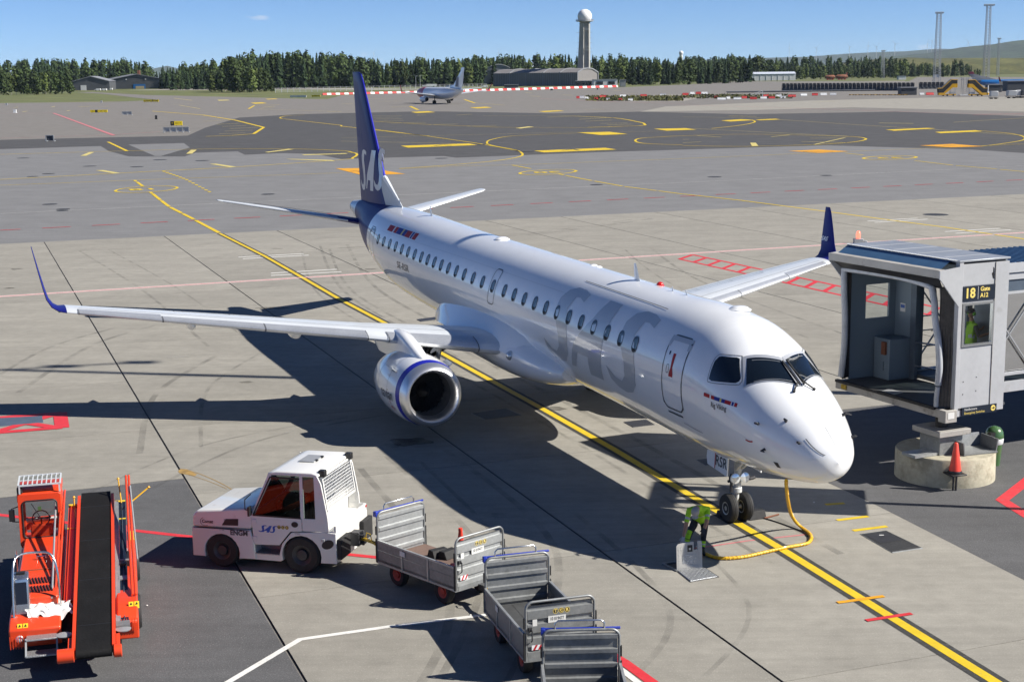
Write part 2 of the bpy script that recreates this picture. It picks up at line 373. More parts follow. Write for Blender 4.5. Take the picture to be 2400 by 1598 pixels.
M['asph_near'] = paving('asphalt_coarse', (0.09, 0.09, 0.093), (0.25, 0.25, 0.25), 34, 0.12, 0.0, 0.08, grain=0.3)
M['asph_mid'] = paving('asphalt_grey', (0.165, 0.165, 0.168), (0.22, 0.22, 0.22), 20, 0.09, 0.0, 0.10)
M['asph_dark'] = paving('asphalt_dark', (0.066, 0.065, 0.066), (0.11, 0.11, 0.11), 12, 0.14, 0.0, 0.24, stain=(0.13, 0.125, 0.12))
M['asph_old'] = paving('asphalt_old', (0.168, 0.157, 0.145), (0.2, 0.19, 0.18), 8, 0.12, 0.0, 0.22, stain=(0.22, 0.2, 0.18))
M['joint'] = pm('joint_sealant', (0.02, 0.02, 0.021), 0.7, noise=(8, 0.4))
def paint(name, col, wear=0.35, under=(0.2, 0.2, 0.19), th=0.56):
    return pm(name, col, 0.6, noise=[(3, 0.08), (30, 0.06)], dirt=[(9, under, wear, th), (0.8, tuple(c*0.55 for c in col), 0.5, 0.58)], spec=0.3)
M['p_yellow'] = paint('paint_yellow', (0.62, 0.44, 0.02), 0.25)
M['p_paleyellow'] = paint('paint_pale_yellow', (0.55, 0.46, 0.16), 0.45, (0.11, 0.11, 0.11))
M['p_orange'] = paint('paint_orange', (0.66, 0.31, 0.015), 0.3)
M['p_black'] = pm('paint_black', (0.035, 0.035, 0.034), 0.75, noise=(14, 0.3), dirt=(9, (0.1, 0.1, 0.095), 0.6, 0.55))
M['p_white'] = paint('paint_white', (0.66, 0.65, 0.62), 0.4)
M['p_red'] = paint('paint_red', (0.56, 0.035, 0.045), 0.25)
M['p_pink'] = paint('paint_faded_red', (0.50, 0.17, 0.18), 0.4)

def sheet(name, pts, z, mat):
    mb = MB(); mb.face([(p[0], p[1], z) for p in pts])
    me = bpy.data.meshes.new(name); me.from_pydata(mb.v, [], mb.f); me.materials.append(mat)
    bm = bmesh.new(); bm.from_mesh(me)
    for f in bm.faces:
        if f.normal.z < 0: f.normal_flip()
    bmesh.ops.triangulate(bm, faces=bm.faces); bm.to_mesh(me); bm.free()
    o = bpy.data.objects.new(name, me); COL.objects.link(o)
    return tag(o, kind='structure')
def px(l): return [G(*p) for p in l]
mb = MB(); NR = 28
for i in range(NR):
    for j in range(NR):
        f = lambda k: (k/NR*2-1)*abs(k/NR*2-1)*16000
        mb.face([(f(i), f(j)+2000, -.08), (f(i+1), f(j)+2000, -.08), (f(i+1), f(j+1)+2000, -.08), (f(i), f(j+1)+2000, -.08)])
tag(mb.build('ground', M['grass']), kind='structure')

sheet('far_apron', [(-160, -60, 0), (160, -60, 0)] + px([(2900, 240), (2400, 181), (2150, 181), (2130, 191), (1736, 191), (1600, 199), (1445, 205.5), (1275, 210.6), (1003, 217), (800, 224), (766, 233), (600, 229), (340, 223), (215, 216), (180, 217.5), (237, 220), (319, 229.5), (377, 235), (285, 238.4), (0, 242), (-300, 247)]), -.028, M['asph_old'])
sheet('taxiway', px([(-400, 620), (-400, 355), (-300, 340), (0, 328), (265, 322), (440, 318), (480, 300), (560, 276), (700, 268), (1000, 261), (1300, 266), (1500, 262), (1750, 268), (2100, 262), (2500, 276), (2900, 290), (2900, 500), (2900, 620)]), -.020, M['asph_dark'])
mid_edge = [(2700, 352), (2400, 359), (2280, 351), (1940, 341), (1600, 351), (1377, 357.7), (1070, 370), (1040, 366), (1000, 367), (800, 373), (740, 361), (659, 359), (574, 363), (557, 355), (458, 358), (433, 367), (302, 367), (254, 354), (236, 342.5), (0, 350), (-300, 361)]
sheet('grey_asphalt_band', [W(70.4, 60), W(70.4, -95)] + px(mid_edge), -.012, M['asph_mid'])
sheet('asphalt_patch', px([(300.6, 339), (431, 335.7), (445, 346), (377, 366), (363, 366)]), -.012, M['asph_mid'])
sheet('pale_asphalt_strip', px([(1500, 262), (1560, 250), (1900, 236), (2200, 229), (2400, 227), (2900, 226), (2900, 264), (2400, 262), (2000, 252), (1780, 258)]), -.016, M['concrete'])
# concrete apron: a dark bed and one object for every slab that is left of it
sheet('slab_bed', [W(-22, 11.4), W(-22, -3.75), W(8.9, -3.75), W(8.9, -80), W(70.4, -80), W(70.4, 60), W(8.9, 60), W(8.9, 11.4)], -.022, M['joint'])
T_J = [42, 34.1, 26.5, 18.95, 11.4, 3.8, -3.75, -11.3, -18.8, -24.6, -32.2, -39.8, -47.4, -55, -62.6, -70.2, -80]
S_J = [-22, -16.1, -8.45, -0.85, 7.25, 14.8, 22.5, 30.1, 37.7, 43.4, 50.6, 57.2, 63.8, 70.4]
pave = thing('concrete_apron', None, None); pave['kind'] = 'structure'
for i in range(len(T_J)-1):
    for j in range(len(S_J)-1):
        t1, t0 = T_J[i], T_J[i+1]; s0, s1 = S_J[j], S_J[j+1]
        if (t0 > 11 or t1 < -3.7):
            if s1 <= 8.9: continue
            s0 = max(s0, 8.9)
        if s1 < -12 and (t1 > 12): continue
        g, gs = 0.028, 0.011
        mb = MB()
        P = [W(s0+gs, t0+g), W(s0+gs, t1-g), W(s1-gs, t1-g), W(s1-gs, t0+g)]
        c = sum(P, Vector())/4
        top = [Vector((p.x-c.x, p.y-c.y, 0)) for p in P]; low = [Vector((p.x, p.y, -.018)) for p in top]
        mb.face(top)
        for k in range(4): mb.face([top[k], low[k], low[(k+1) % 4], top[(k+1) % 4]])
        o = mb.build('concrete_slab', M['concrete'], pave); o.location = c
sheet('service_road', [W(8.86, 60), W(8.86, 11.44), W(-25, 11.44), W(-25, 60)], .002, M['asph_near'])
sheet('service_road', [W(8.86, -3.8), W(8.86, -60), W(-30, -60), W(-30, -3.4), W(-6, -3.4), W(0, -3.72)], .002, M['asph_near'])

def mark(name, mat, builder, z=.008):
    mb = MB(); builder(mb, z); return tag(mb.build(name, mat), kind='structure')
def line(name, mat, pts, w, z=.008): return mark(name, mat, lambda mb, z: mb.strip(pts, w, z), z)
def poly(name, mat, pts, z=.008): return mark(name, mat, lambda mb, z: mb.face([(p.x, p.y, z) for p in pts]), z)
Z1 = lambda x, y: G(x/2.944, y/2.944)
Z2 = lambda x, y: G(800+x/2.944, y/2.944)
Z3 = lambda x, y: G(1600+x/2.944, y/2.944)
Z4 = lambda x, y: G(x/2.944, 300+y/2.944)
Z5 = lambda x, y: G(800+x/2.944, 300+y/2.944)
Z6 = lambda x, y: G(1600+x/2.944, 300+y/2.944)
Z8 = lambda x, y: G(1500+x/3.925, 1050+y/3.925)
def pl(Z, *l): return [Z(*p) for p in l]
def curve(pts, n=8):
    """smooth line through ground points"""
    out = []
    for i in range(len(pts)-1):
        p0, p1, p2, p3 = pts[max(i-1, 0)], pts[i], pts[i+1], pts[min(i+2, len(pts)-1)]
        for k in range(n):
            t = k/n
            out.append(0.5*((2*p1)+(p2-p0)*t+(2*p0-5*p1+4*p2-p3)*t*t+(3*p1-p0-3*p2+p3)*t**3))
    out.append(pts[-1]); return out

# stand centre line with black edging
cl = [(70.2, .13), (56.2, -.12), (45.6, -.07), (38, 0), (24.2, -.18), (12.8, -.19), (7.1, -.14), (2.9, -.01), (-2.1, .1), (-5.15, .24), (-9.84, .46), (-14, .72)]
line('line_border', M['p_black'], [W(*p) for p in cl[:]], .47, .005)
line('centre_line', M['p_yellow'], [W(*p) for p in cl], .215, .009)
lead = pl(Z4, (1520, 728), (1340, 632), (1258, 590), (1170, 545), (1110, 500), (1050, 452), (1033, 441))
for a in range(0, len(lead)-1):
    p, q = lead[a], lead[a+1]; e = (q-p)*.04
    line('lead_in_line', M['p_yellow'], [p+e, q-e], .3, .006)
line('lead_in_line', M['p_yellow'], pl(Z4, (985, 402), (945, 373)), .3, .006)
line('lead_in_line', M['p_yellow'], pl(Z4, (940, 369), (928, 361)), .3, .006)
def ring(name, mat, c, a, b, w, n=48):
    """c, a, b: ground points of the centre and of two half-axes"""
    u, v = a-c, b-c
    pts = [c+u*cos(2*pi*k/n)+v*sin(2*pi*k/n) for k in range(n+1)]
    return line(name, mat, pts, w, .007)
def ground_text(body, Z, c, right, up, mat, h=1.0):
    C0, U, V = Z(*c), Z(*right)-Z(*c), Z(*up)-Z(*c)
    me_fn = lambda x, y: (C0+U*x+V*y)+Vector((0, 0, .008))
    tag(lettering(body, 1.0, me_fn, mat, None, 'stand_number', width=2.0, bold=.02), kind='structure')
ring('stand_circle', M['p_yellow'], Z4(1012, 423), Z4(1224, 412), Z4(1012, 403.5), .26)
ground_text('18', Z4, (990, 424), (905, 427), (962, 411), M['p_yellow'])
ring('stand_circle', M['p_yellow'], Z5(1427, 305), Z5(1620, 297), Z5(1427, 289), .3)
ground_text('20', Z5, (1425, 306), (1330, 309), (1385, 293), M['p_yellow'])
ring('stand_circle', M['p_yellow'], Z6(1430, 206), Z6(1613, 202), Z6(1430, 194), .36)
ground_text('22', Z6, (1430, 207), (1340, 209), (1395, 197), M['p_yellow'])
for a, b in (((1180, 258), (1310, 282)), ((1500, 318), (1535, 326)), ((1550, 330), (1730, 364)), ((1745, 367), (1940, 402)), ((1955, 405), (2175, 433)), ((2190, 435), (2360, 457))):
    line('lead_in_line', M['p_yellow'], pl(Z5, a, b), .24, .006)
line('lead_in_line', M['p_yellow'], pl(Z6, (0, 456), (400, 500), (1000, 578), (1400, 632), (1800, 684), (2500, 788)), .24, .008)
for a, b in (((1120, 174), (1250, 188)), ((1600, 226), (1865, 258)), ((1885, 260), (2170, 284)), ((2190, 287), (2500, 315))):
    line('lead_in_line', M['p_yellow'], pl(Z6, a, b), .24, .006)
for k in range(15):
    x = 1118+k*22.3
    y = 298+(x-1118)*.36 if x < 1270 else 353+(x-1270)*.53
    poly('guide_dash', M['p_yellow'], pl(Z4, (x, y), (x+22, y), (x+28, y+5), (x+6, y+5)), .006)
# long apron lines
for n, pts, w, mt in (
    ('taxi_line', curve(pl(Z4, (-300, 190), (0, 183), (900, 158), (1500, 145), (2050, 146), (2355, 158))+pl(Z5, (70, 168), (108, 182), (80, 205), (0, 220))+pl(Z4, (1650, 268), (900, 308), (0, 356), (-300, 371))), .32, 'p_yellow'),
    ('taxi_line', pl(Z4, (-300, 408), (0, 396), (1000, 358), (2355, 310)), .18, 'p_yellow'),
    ('taxi_line', pl(Z5, (400, 283), (800, 262), (1200, 256))+pl(Z5, (2355, 212))+pl(Z6, (1500, 148), (2500, 105)), .18, 'p_yellow'),
    ('taxi_line', curve(pl(Z5, (400, 280), (800, 252), (1080, 225), (1240, 195), (1235, 165), (1190, 150), (1035, 120), (1005, 102), (1040, 80), (1200, 55), (1640, 36))), .3, 'p_yellow'),
    ('taxi_line', pl(Z5, (230, 10), (600, 58), (960, 110), (1220, 157)), .3, 'p_yellow'),
    ('taxi_line', pl(Z5, (0, 92), (400, 100), (900, 112)), .25, 'p_paleyellow'),
    ('taxi_line', pl(Z5, (0, 68), (800, 50), (1600, 30), (2355, 22)), .2, 'p_paleyellow'),
    ('taxi_line', curve(pl(Z5, (2355, 118), (2100, 108), (2030, 92), (2060, 73), (2200, 63), (2355, 55))+pl(Z6, (400, 44), (800, 50), (1150, 60), (1260, 73), (1230, 90), (1100, 105), (850, 118), (400, 128), (0, 122))), .35, 'p_yellow'),
    ('taxi_line', curve(pl(Z3, (200, 888), (380, 868), (480, 850), (495, 836), (430, 826), (270, 832))), .4, 'p_yellow'),
    ('taxi_line', curve(pl(Z6, (2050, 20), (2250, 38), (2350, 60), (2345, 85), (2200, 110), (2050, 128))), .3, 'p_yellow'),
    ('taxi_line', pl(Z3, (0, 808), (500, 815), (1200, 862), (2355, 935)), .25, 'p_paleyellow'),
    ('taxi_line', pl(Z3, (0, 885), (600, 915), (1140, 942)), .25, 'p_paleyellow'),
    ('taxi_line', pl(Z3, (1870, 845), (2355, 815)), .3, 'p_paleyellow'),
    ('taxi_line', pl(Z1, (1050, 768), (1400, 795), (1620, 830), (1820, 880)), .7, 'p_yellow'),
    ('taxi_line', pl(Z1, (1820, 880), (1750, 925), (1600, 936), (1420, 942)), .6, 'p_yellow'),
    ('taxi_line', pl(Z1, (1930, 818), (2355, 866))+pl(Z2, (0, 872), (600, 940)), .4, 'p_yellow'),
    ('taxi_line', curve(pl(Z1, (2100, 795), (1990, 800), (1932, 812), (1960, 822))), .35, 'p_yellow'),
    ('taxi_line', pl(Z1, (1715, 752), (1755, 730), (1930, 724)), .7, 'p_yellow'),
    ('taxi_line', pl(Z1, (1740, 755), (2100, 764), (2355, 772)), .35, 'p_paleyellow'),
    ('taxi_line', pl(Z1, (1200, 679), (1325, 694)), .7, 'p_paleyellow'),
    ('taxi_line', pl(Z1, (1235, 727), (1380, 752)), .4, 'p_paleyellow'),
    ('taxi_line', pl(Z1, (1180, 722), (1375, 718)), .6, 'p_paleyellow'),
    ('taxi_line', pl(Z2, (215, 838), (600, 860), (1100, 880), (1700, 882), (2080, 868)), .35, 'p_yellow'),
    ('taxi_line', curve(pl(Z2, (1600, 802), (1880, 815), (2060, 845), (2090, 858), (2060, 868), (1700, 880))), .5, 'p_yellow'),
    ('taxi_line', pl(Z2, (980, 800), (1500, 798), (1880, 815)), .3, 'p_paleyellow'),
    ('taxi_line', pl(Z2, (850, 688), (920, 712)), .9, 'p_yellow'),
    ('taxi_line', pl(Z2, (920, 712), (1130, 728)), .4, 'p_paleyellow'),
    ('taxi_line', pl(Z2, (475, 735), (530, 760)), .9, 'p_yellow'),
    ('taxi_line', pl(Z2, (475, 735), (340, 742)), .4, 'p_paleyellow'),
    ('edge_line', pl(Z1, (370, 782), (785, 935)), .75, 'p_pink'),
    ('edge_line', pl(Z1, (0, 784), (375, 781)), .4, 'p_pink'),
    ('edge_line', pl(Z4, (-200, 78), (0, 72), (700, 52), (1100, 28)), .25, 'p_pink'),
    ('edge_line', pl(Z3, (0, 725), (800, 748), (1700, 778), (2355, 792)), .3, 'p_pink'),
    ('edge_line', pl(Z2, (1370, 682), (1900, 705), (2355, 716)), .4, 'p_pink'),
    ('edge_line', pl(Z3, (2000, 795), (2355, 785)), .35, 'p_red'),
):
    line(n, M[mt], pts, w, .004)
# hatching and short bars seen across the taxiway
for Z, bars, w, mt in (
    (Z1, [((1400, 838), (1590, 830)), ((1495, 860), (1650, 852)), ((1535, 874), (1700, 867)), ((1585, 889), (1775, 880)), ((1550, 906), (1740, 900)), ((1510, 924), (1690, 919))], .5, 'p_paleyellow'),
    (Z1, [((1810, 742), (1900, 734)), ((1790, 750), (1890, 745)), ((2260, 773), (2355, 770)), ((355, 740), (380, 735)), ((95, 744), (125, 741)), ((155, 773), (190, 768)), ((460, 767), (485, 763)), ((545, 740), (620, 735)), ((540, 735), (755, 736))], .6, 'p_paleyellow'),
    (Z2, [((220, 802), (415, 800)), ((225, 812), (400, 810)), ((235, 822), (420, 821)), ((260, 833), (430, 832)), ((340, 852), (585, 846)), ((600, 862), (805, 856)), ((865, 873), (1070, 866)), ((1640, 825), (1830, 813)), ((1685, 838), (1870, 830)), ((1785, 853), (1975, 850)), ((1835, 864), (2010, 858)), ((1420, 810), (1600, 803)), ((795, 795), (900, 790)), ((520, 797), (585, 794)), ((1670, 757), (1810, 757))], .5, 'p_paleyellow'),
    (Z2, [((250, 702), (410, 699)), ((190, 683), (350, 681)), ((0, 718), (80, 716)), ((1270, 641), (1315, 643)), ((1480, 634), (1530, 634)), ((1680, 631), (1735, 632)), ((1880, 625), (1930, 627)), ((1750, 653), (1815, 653)), ((1530, 657), (1595, 659)), ((1300, 664), (1370, 667)), ((1085, 674), (1165, 673)), ((1980, 648), (2035, 646))], .9, 'p_paleyellow'),
    (Z6, [((880, 72), (1110, 70)), ((900, 117), (1120, 68)), ((820, 94), (1140, 103)), ((100, 54), (265, 64)), ((610, 62), (750, 48)), ((0, 80), (45, 79)), ((0, 103), (125, 97))], .35, 'p_paleyellow'),
    (Z3, [((1355, 850), (1590, 853)), ((320, 802), (510, 805)), ((910, 703), (1050, 701))], .8, 'p_paleyellow'),
    (Z5, [((0, 172), (115, 172)), ], .25, 'p_paleyellow'),
):
    for a, b in bars: line('taxi_bar', M[mt], [Z(*a), Z(*b)], w, .004)
for Z, q, mt in (
    (Z4, [(555, 193), (595, 193), (650, 168), (615, 168)], 'p_paleyellow'), (Z4, [(1285, 179), (1325, 178), (1358, 152), (1318, 152)], 'p_paleyellow'),
    (Z4, [(1825, 168), (1850, 170), (2030, 148), (1990, 146)], 'p_paleyellow'), (Z4, [(2080, 184), (2100, 189), (2400, 180), (2380, 176)], 'p_paleyellow'),
    (Z4, [(1968, 214), (2010, 218), (2310, 230), (2290, 222)], 'p_paleyellow'), (Z4, [(1445, 249), (1490, 248), (1635, 269), (1590, 273)], 'p_paleyellow'),
    (Z4, [(660, 293), (715, 292), (835, 313), (790, 315)], 'p_paleyellow'), (Z4, [(735, 97), (755, 97), (890, 160), (865, 160)], 'p_yellow'),
    (Z5, [(410, 124), (880, 108), (940, 119), (460, 137)], 'p_yellow'), (Z5, [(1330, 158), (1820, 138), (1900, 150), (1400, 170)], 'p_yellow'),
    (Z5, [(1630, 33), (1850, 28), (1975, 43), (1790, 50)], 'p_yellow'), (Z5, [(-40, 280), (190, 277), (440, 318), (140, 326)], 'p_orange'),
    (Z6, [(730, 160), (940, 150), (1145, 162), (950, 173)], 'p_orange'), (Z6, [(1635, 122), (1860, 111), (2075, 128), (1850, 135)], 'p_orange'),
    (Z6, [(465, 103), (505, 103), (522, 125), (478, 126)], 'p_paleyellow'),
    (Z3, [(1400, 896), (1690, 884), (1745, 888), (1460, 904)], 'p_yellow'), (Z3, [(1740, 912), (2020, 900), (2070, 908), (1780, 921)], 'p_yellow'),
    (Z3, [(265, 834), (400, 824), (500, 830), (330, 840)], 'p_yellow'), (Z3, [(500, 828), (640, 821), (675, 826), (530, 832)], 'p_yellow'),
    (Z3, [(-200, 890), (20, 886), (95, 896), (-110, 903)], 'p_yellow'),
    (Z1, [(1500, 691), (1570, 690), (1588, 694), (1510, 697)], 'p_paleyellow'), (Z1, [(1728, 711), (1810, 708), (1842, 714), (1760, 718)], 'p_yellow'),
    (Z1, [(1830, 684), (1900, 682), (1920, 685), (1850, 688)], 'p_yellow'),
    (Z2, [(480, 774), (600, 769), (650, 776), (520, 781)], 'p_yellow'), (Z2, [(885, 744), (1000, 738), (1040, 744), (940, 750)], 'p_yellow'),
    (Z2, [(1360, 769), (1500, 763), (1540, 767), (1400, 775)], 'p_yellow'), (Z2, [(1200, 886), (1290, 874), (1330, 876), (1240, 888)], 'p_paleyellow'),
):
    poly('taxi_sign_marking', M[mt], pl(Z, *q), .006)
# black signs painted in the big rectangles
for Z, bars in ((Z5, [((640, 125), (700, 118)), ((700, 118), (760, 122)), ((1520, 156), (1600, 148)), ((1600, 148), (1640, 155)), ((60, 300), (200, 296)), ((200, 296), (120, 305))]), (Z6, [((830, 165), (1040, 163)), ((1800, 123), (1880, 121))])):
    for a, b in bars: line('taxi_sign_symbol', M['p_black'], [Z(*a), Z(*b)], .5, .009)
for a, b in (((935, 118), (1020, 112)), ((1215, 162), (1320, 166))): line('taxi_sign_symbol', M['p_black'], pl(Z5, a, b), 1.0, .007)
# dashed red line on the grey band
x, k = -60.0, 0
pts = [Z4(60, 703), Z4(1350, 637), Z6(100, 467), Z6(2300, 360)]
d0 = [0]
for a in range(3): d0.append(d0[-1]+(pts[a+1]-pts[a]).length)
def along(u):
    for a in range(3):
        if u <= d0[a+1] or a == 2: return pts[a]+(pts[a+1]-pts[a]).normalized()*(u-d0[a])
u = -8.0
while u < d0[3]+20:
    line('red_dash', M['p_red'], [along(u), along(u+1.95)], .2, .006); u += 3.42
# joint lines of the grey band
for pts in (pl(Z4, (-200, 600), (0, 591), (1100, 540), (2355, 482))+pl(Z5, (1000, 436), (2355, 378))+pl(Z6, (1000, 328), (2355, 262)),):
    line('band_joint', M['p_white'], pts, .07, .004)
# red and white double line across the stands
rl = [W(45.7, 30), W(45.84, 14.85), W(46.3, -15), W(46.82, -46.6), W(47.2, -75)]
line('boundary_line', M['p_white'], rl, .5, .004); line('boundary_line', M['p_red'], rl, .30, .008); line('boundary_line', M['p_white'], rl, .11, .012)
for pr in ([(1645, 892), (2095, 867)], [(1675, 903), (2130, 878)], [(1870, 1002), (2325, 975)], [(1870, 1018), (2355, 992)]):
    line('white_bar', M['p_white'], pl(Z4, *pr), .22, .004)
for pr in ([(1275, 643), (1620, 623)], [(1325, 652), (1690, 630)], [(1810, 716), (2190, 693)], [(1885, 727), (2265, 703)]):
    line('white_bar', M['p_white'], pl(Z6, *pr), .22, .004)
# red ladder beside the bridge
la = [Z6(70, 875), Z6(1420, 1165), Z6(1760, 1240)]; lb = [Z6(-20, 905), Z6(1420, 1227), Z6(1700, 1290)]
line('ladder_line', M['p_red'], la, .22, .006); line('ladder_line', M['p_red'], lb, .22, .006)
for k in range(15):
    f = k/14
    line('ladder_rung', M['p_red'], [la[0].lerp(la[2], f), lb[0].lerp(lb[2], f)], .26, .009)
# markings in the foreground
F = lambda x, y: G(x*1.0191, y*1.0191)
line('edge_line', M['p_white'], pl(F, (480, 1595), (690, 1470), (900, 1440), (1115, 1414), (1250, 1396)), .13)
line('red_line', M['p_red'], pl(F, (-120, 1168), (0, 1184), (310, 1220), (445, 1235), (640, 1258), (870, 1282), (1000, 1296)), .17)
line('red_line', M['p_red'], pl(F, (1395, 1498), (1435, 1522), (1560, 1612)), .22)
line('edge_line', M['p_white'], pl(F, (1360, 1496), (1430, 1540), (1520, 1610)), .13)
line('red_line', M['p_red'], pl(F, (2420, 1060), (2305, 1150), (2420, 1222)), .30)
line('stop_bar', M['p_orange'], pl(F, (1926, 1386), (2033, 1371)), .12, .013)
line('stop_bar', M['p_red'], pl(F, (1992, 1427), (2097, 1411)), .12, .013)
for a, b in (((1898, 1160), (1942, 1157)), ((1925, 1196), (1997, 1187)), ((1962, 1220), (2040, 1210))):
    line('stop_bar', M['p_yellow'], pl(F, a, b), .14, .006)
line('stop_bar', M['p_pink'], pl(F, (1590, 1262), (1720, 1243), (1860, 1228)), .07, .004)
# red hydrant box on the left
for seg in ([(-80, 966), (141, 950)], [(138, 949), (143, 984)], [(144, 983), (-80, 1001)], [(-80, 952), (140, 985)], [(-30, 1000), (130, 952)]):
    _hz = globals().get('_hz', .008)+.0015; line('hydrant_box', M['p_red'], pl(F, *seg), .34 if seg[0][0] != 138 else .42, _hz)
# tyre and spill stains, each with its own outline
M['rust'] = pm('rust_stain', (0.30, 0.19, 0.06), 0.9, noise=(8, 0.3)); M['rubber'] = pm('rubber_mark', (0.12, 0.115, 0.105), 0.9, noise=(6, 0.3))
Zt = lambda x, y: G(400+x/4.238, 1030+y/4.238)
line('rust_stain', M['rust'], curve(pl(Zt, (75, 300), (140, 300), (260, 330), (420, 395), (540, 455), (640, 515))), .025, .005)
line('rust_stain', M['rust'], curve(pl(Zt, (120, 335), (250, 370), (420, 430), (560, 490))), .018, .005)
poly('rust_stain', M['rust'], pl(Zt, (72, 315), (100, 290), (165, 295), (265, 345), (240, 360), (150, 345), (90, 335)), .004)

def faint(name, col, a):
    m = pm(name, col, 0.9); N, L = m.node_tree.nodes, m.node_tree.links; b = N['Principled BSDF']
    t = N.new('ShaderNodeTexNoise'); t.inputs['Scale'].default_value = 0.9; t.inputs['Detail'].default_value = 5; c = N.new('ShaderNodeTexCoord'); L.new(c.outputs['Object'], t.inputs['Vector'])
    r = N.new('ShaderNodeMapRange'); r.inputs[1].default_value = .38; r.inputs[2].default_value = .66; r.inputs[3].default_value = 0; r.inputs[4].default_value = a; L.new(t.outputs['Fac'], r.inputs[0]); L.new(r.outputs[0], b.inputs['Alpha']); return m
M['tyre'] = faint('tyre_mark', (0.08, 0.077, 0.072), .26); M['oil'] = faint('oil_stain', (0.075, 0.068, 0.055), .75); M['scuff'] = faint('pale_scuff', (0.40, 0.39, 0.36), .6)
rg_ = random.Random(21); n_ = 0
for s0, t0, s1, t1, s2, t2 in ((-8, 9, -2, 6, 8, 5.2), (-7, 8, 0, 4.6, 9, 4.2), (26, 6, 20, 9, 12, 10.5), (60, -6, 40, -2.5, 22, -2.2), (58, -4.4, 40, -1.2, 24, -1.0), (64, 8, 45, 6.5, 28, 6), (50, -22, 36, -18, 20, -16), (-3, -.9, 10, -1.2, 24, -1.1), (6, 14, 12, 9, 14, 4), (66, -30, 60, -18, 58, -4), (34, 9, 30, 12, 22, 15), (-9, 6.5, -5, 2.5, 2, 1.5)):
    for off in (0, 1.7):
        n_ += 1; line('tyre_mark', M['tyre'], curve([W(s0, t0+off), W(s1, t1+off), W(s2, t2+off)], 10), rg_.uniform(.10, .22), .0012+.0002*n_)
for k in range(46):
    s_, t_ = rg_.uniform(-9, 64), rg_.uniform(-16, 15)
    if s_ < 8.9 and not -3.5 < t_ < 11: continue
    r = rg_.uniform(.12, .7); c = W(s_, t_); mt = 'oil' if k % 3 else 'scuff'
    poly('stain', M[mt], [c+Vector((cos(a)*r*rg_.uniform(.6, 1.3), sin(a)*r*rg_.uniform(.4, .9), 0)) for a in [2*pi*j/14 for j in range(14)]], .0064+.00003*k)
# ------------------------------------------------------------------ far side of the airfield
M['spruce'] = pm('spruce_needles', (0.030, 0.052, 0.020), 0.85, noise=(0.35, 0.5), obj_var=0.35, spec=0.2)
M['leaf'] = pm('birch_leaves', (0.085, 0.115, 0.028), 0.8, noise=(0.3, 0.45), obj_var=0.35, spec=0.25)
M['leaf_d'] = pm('dark_leaves', (0.045, 0.07, 0.019), 0.8, noise=(0.3, 0.45), obj_var=0.3, spec=0.25)
M['bark'] = pm('bark', (0.10, 0.075, 0.055), 0.9, noise=(2, 0.3))
M['birchbark'] = pm('birch_bark', (0.42, 0.40, 0.37), 0.85, noise=(1.2, 0.5))
M['cladding'] = pm('dark_cladding', (0.075, 0.08, 0.09), 0.6, noise=(0.1, 0.1))
M['roofgrey'] = pm('roof_grey', (0.22, 0.23, 0.25), 0.6)
M['canvas'] = pm('grey_canvas', (0.20, 0.19, 0.19), 0.8, noise=(0.06, 0.12))
M['whitewall'] = pm('white_wall', (0.62, 0.63, 0.64), 0.6, noise=(0.2, 0.08))
M['towerconc'] = pm('tower_concrete', (0.33, 0.325, 0.30), 0.85, noise=[(0.08, 0.15), (0.6, 0.12)])
M['radome'] = pm('radome_white', (0.74, 0.75, 0.76), 0.5, noise=(0.15, 0.03))
M['galv'] = pm('galvanised', (0.42, 0.43, 0.44), 0.5, metal=0.5)
M['rust'] = pm('rusty_plate', (0.20, 0.075, 0.04), 0.85, noise=(0.5, 0.4))
M['bar_red'] = pm('barrier_red', (0.50, 0.045, 0.045), 0.55, noise=(1.5, 0.15)); M['bar_white'] = pm('barrier_white', (0.66, 0.67, 0.68), 0.55, noise=(1.5, 0.1))
M['sign_y'] = pm('sign_yellow', (0.75, 0.56, 0.015), 0.5); M['sign_k'] = pm('sign_black', (0.02, 0.02, 0.02), 0.5)
M['yellow'] = pm('machine_yellow', (0.66, 0.36, 0.012), 0.4, coat=0.5, noise=(1, 0.08))
M['carton'] = pm('dark_container', (0.05, 0.055, 0.065), 0.6)
M['hill'] = pm('hill_forest', (0.032, 0.048, 0.024), 0.95, noise=[(0.004, 0.4), (0.02, 0.4)])
M['bank'] = pm('dry_grass_bank', (0.085, 0.086, 0.024), 0.95, noise=[(0.03, 0.35), (0.2, 0.25)], dirt=(0.02, (0.035, 0.05, 0.014), 0.75, 0.5))
M['soil'] = pm('bare_ground', (0.26, 0.24, 0.21), 0.95, noise=[(0.05, 0.2)])
M['bluepaint'] = pm('blue_paint', (0.012, 0.13, 0.38), 0.35, coat=0.7); M['maroon'] = pm('maroon_paint', (0.16, 0.012, 0.03), 0.4, coat=0.5)
M['redpaint'] = pm('airline_red', (0.42, 0.015, 0.02), 0.4, coat=0.5)

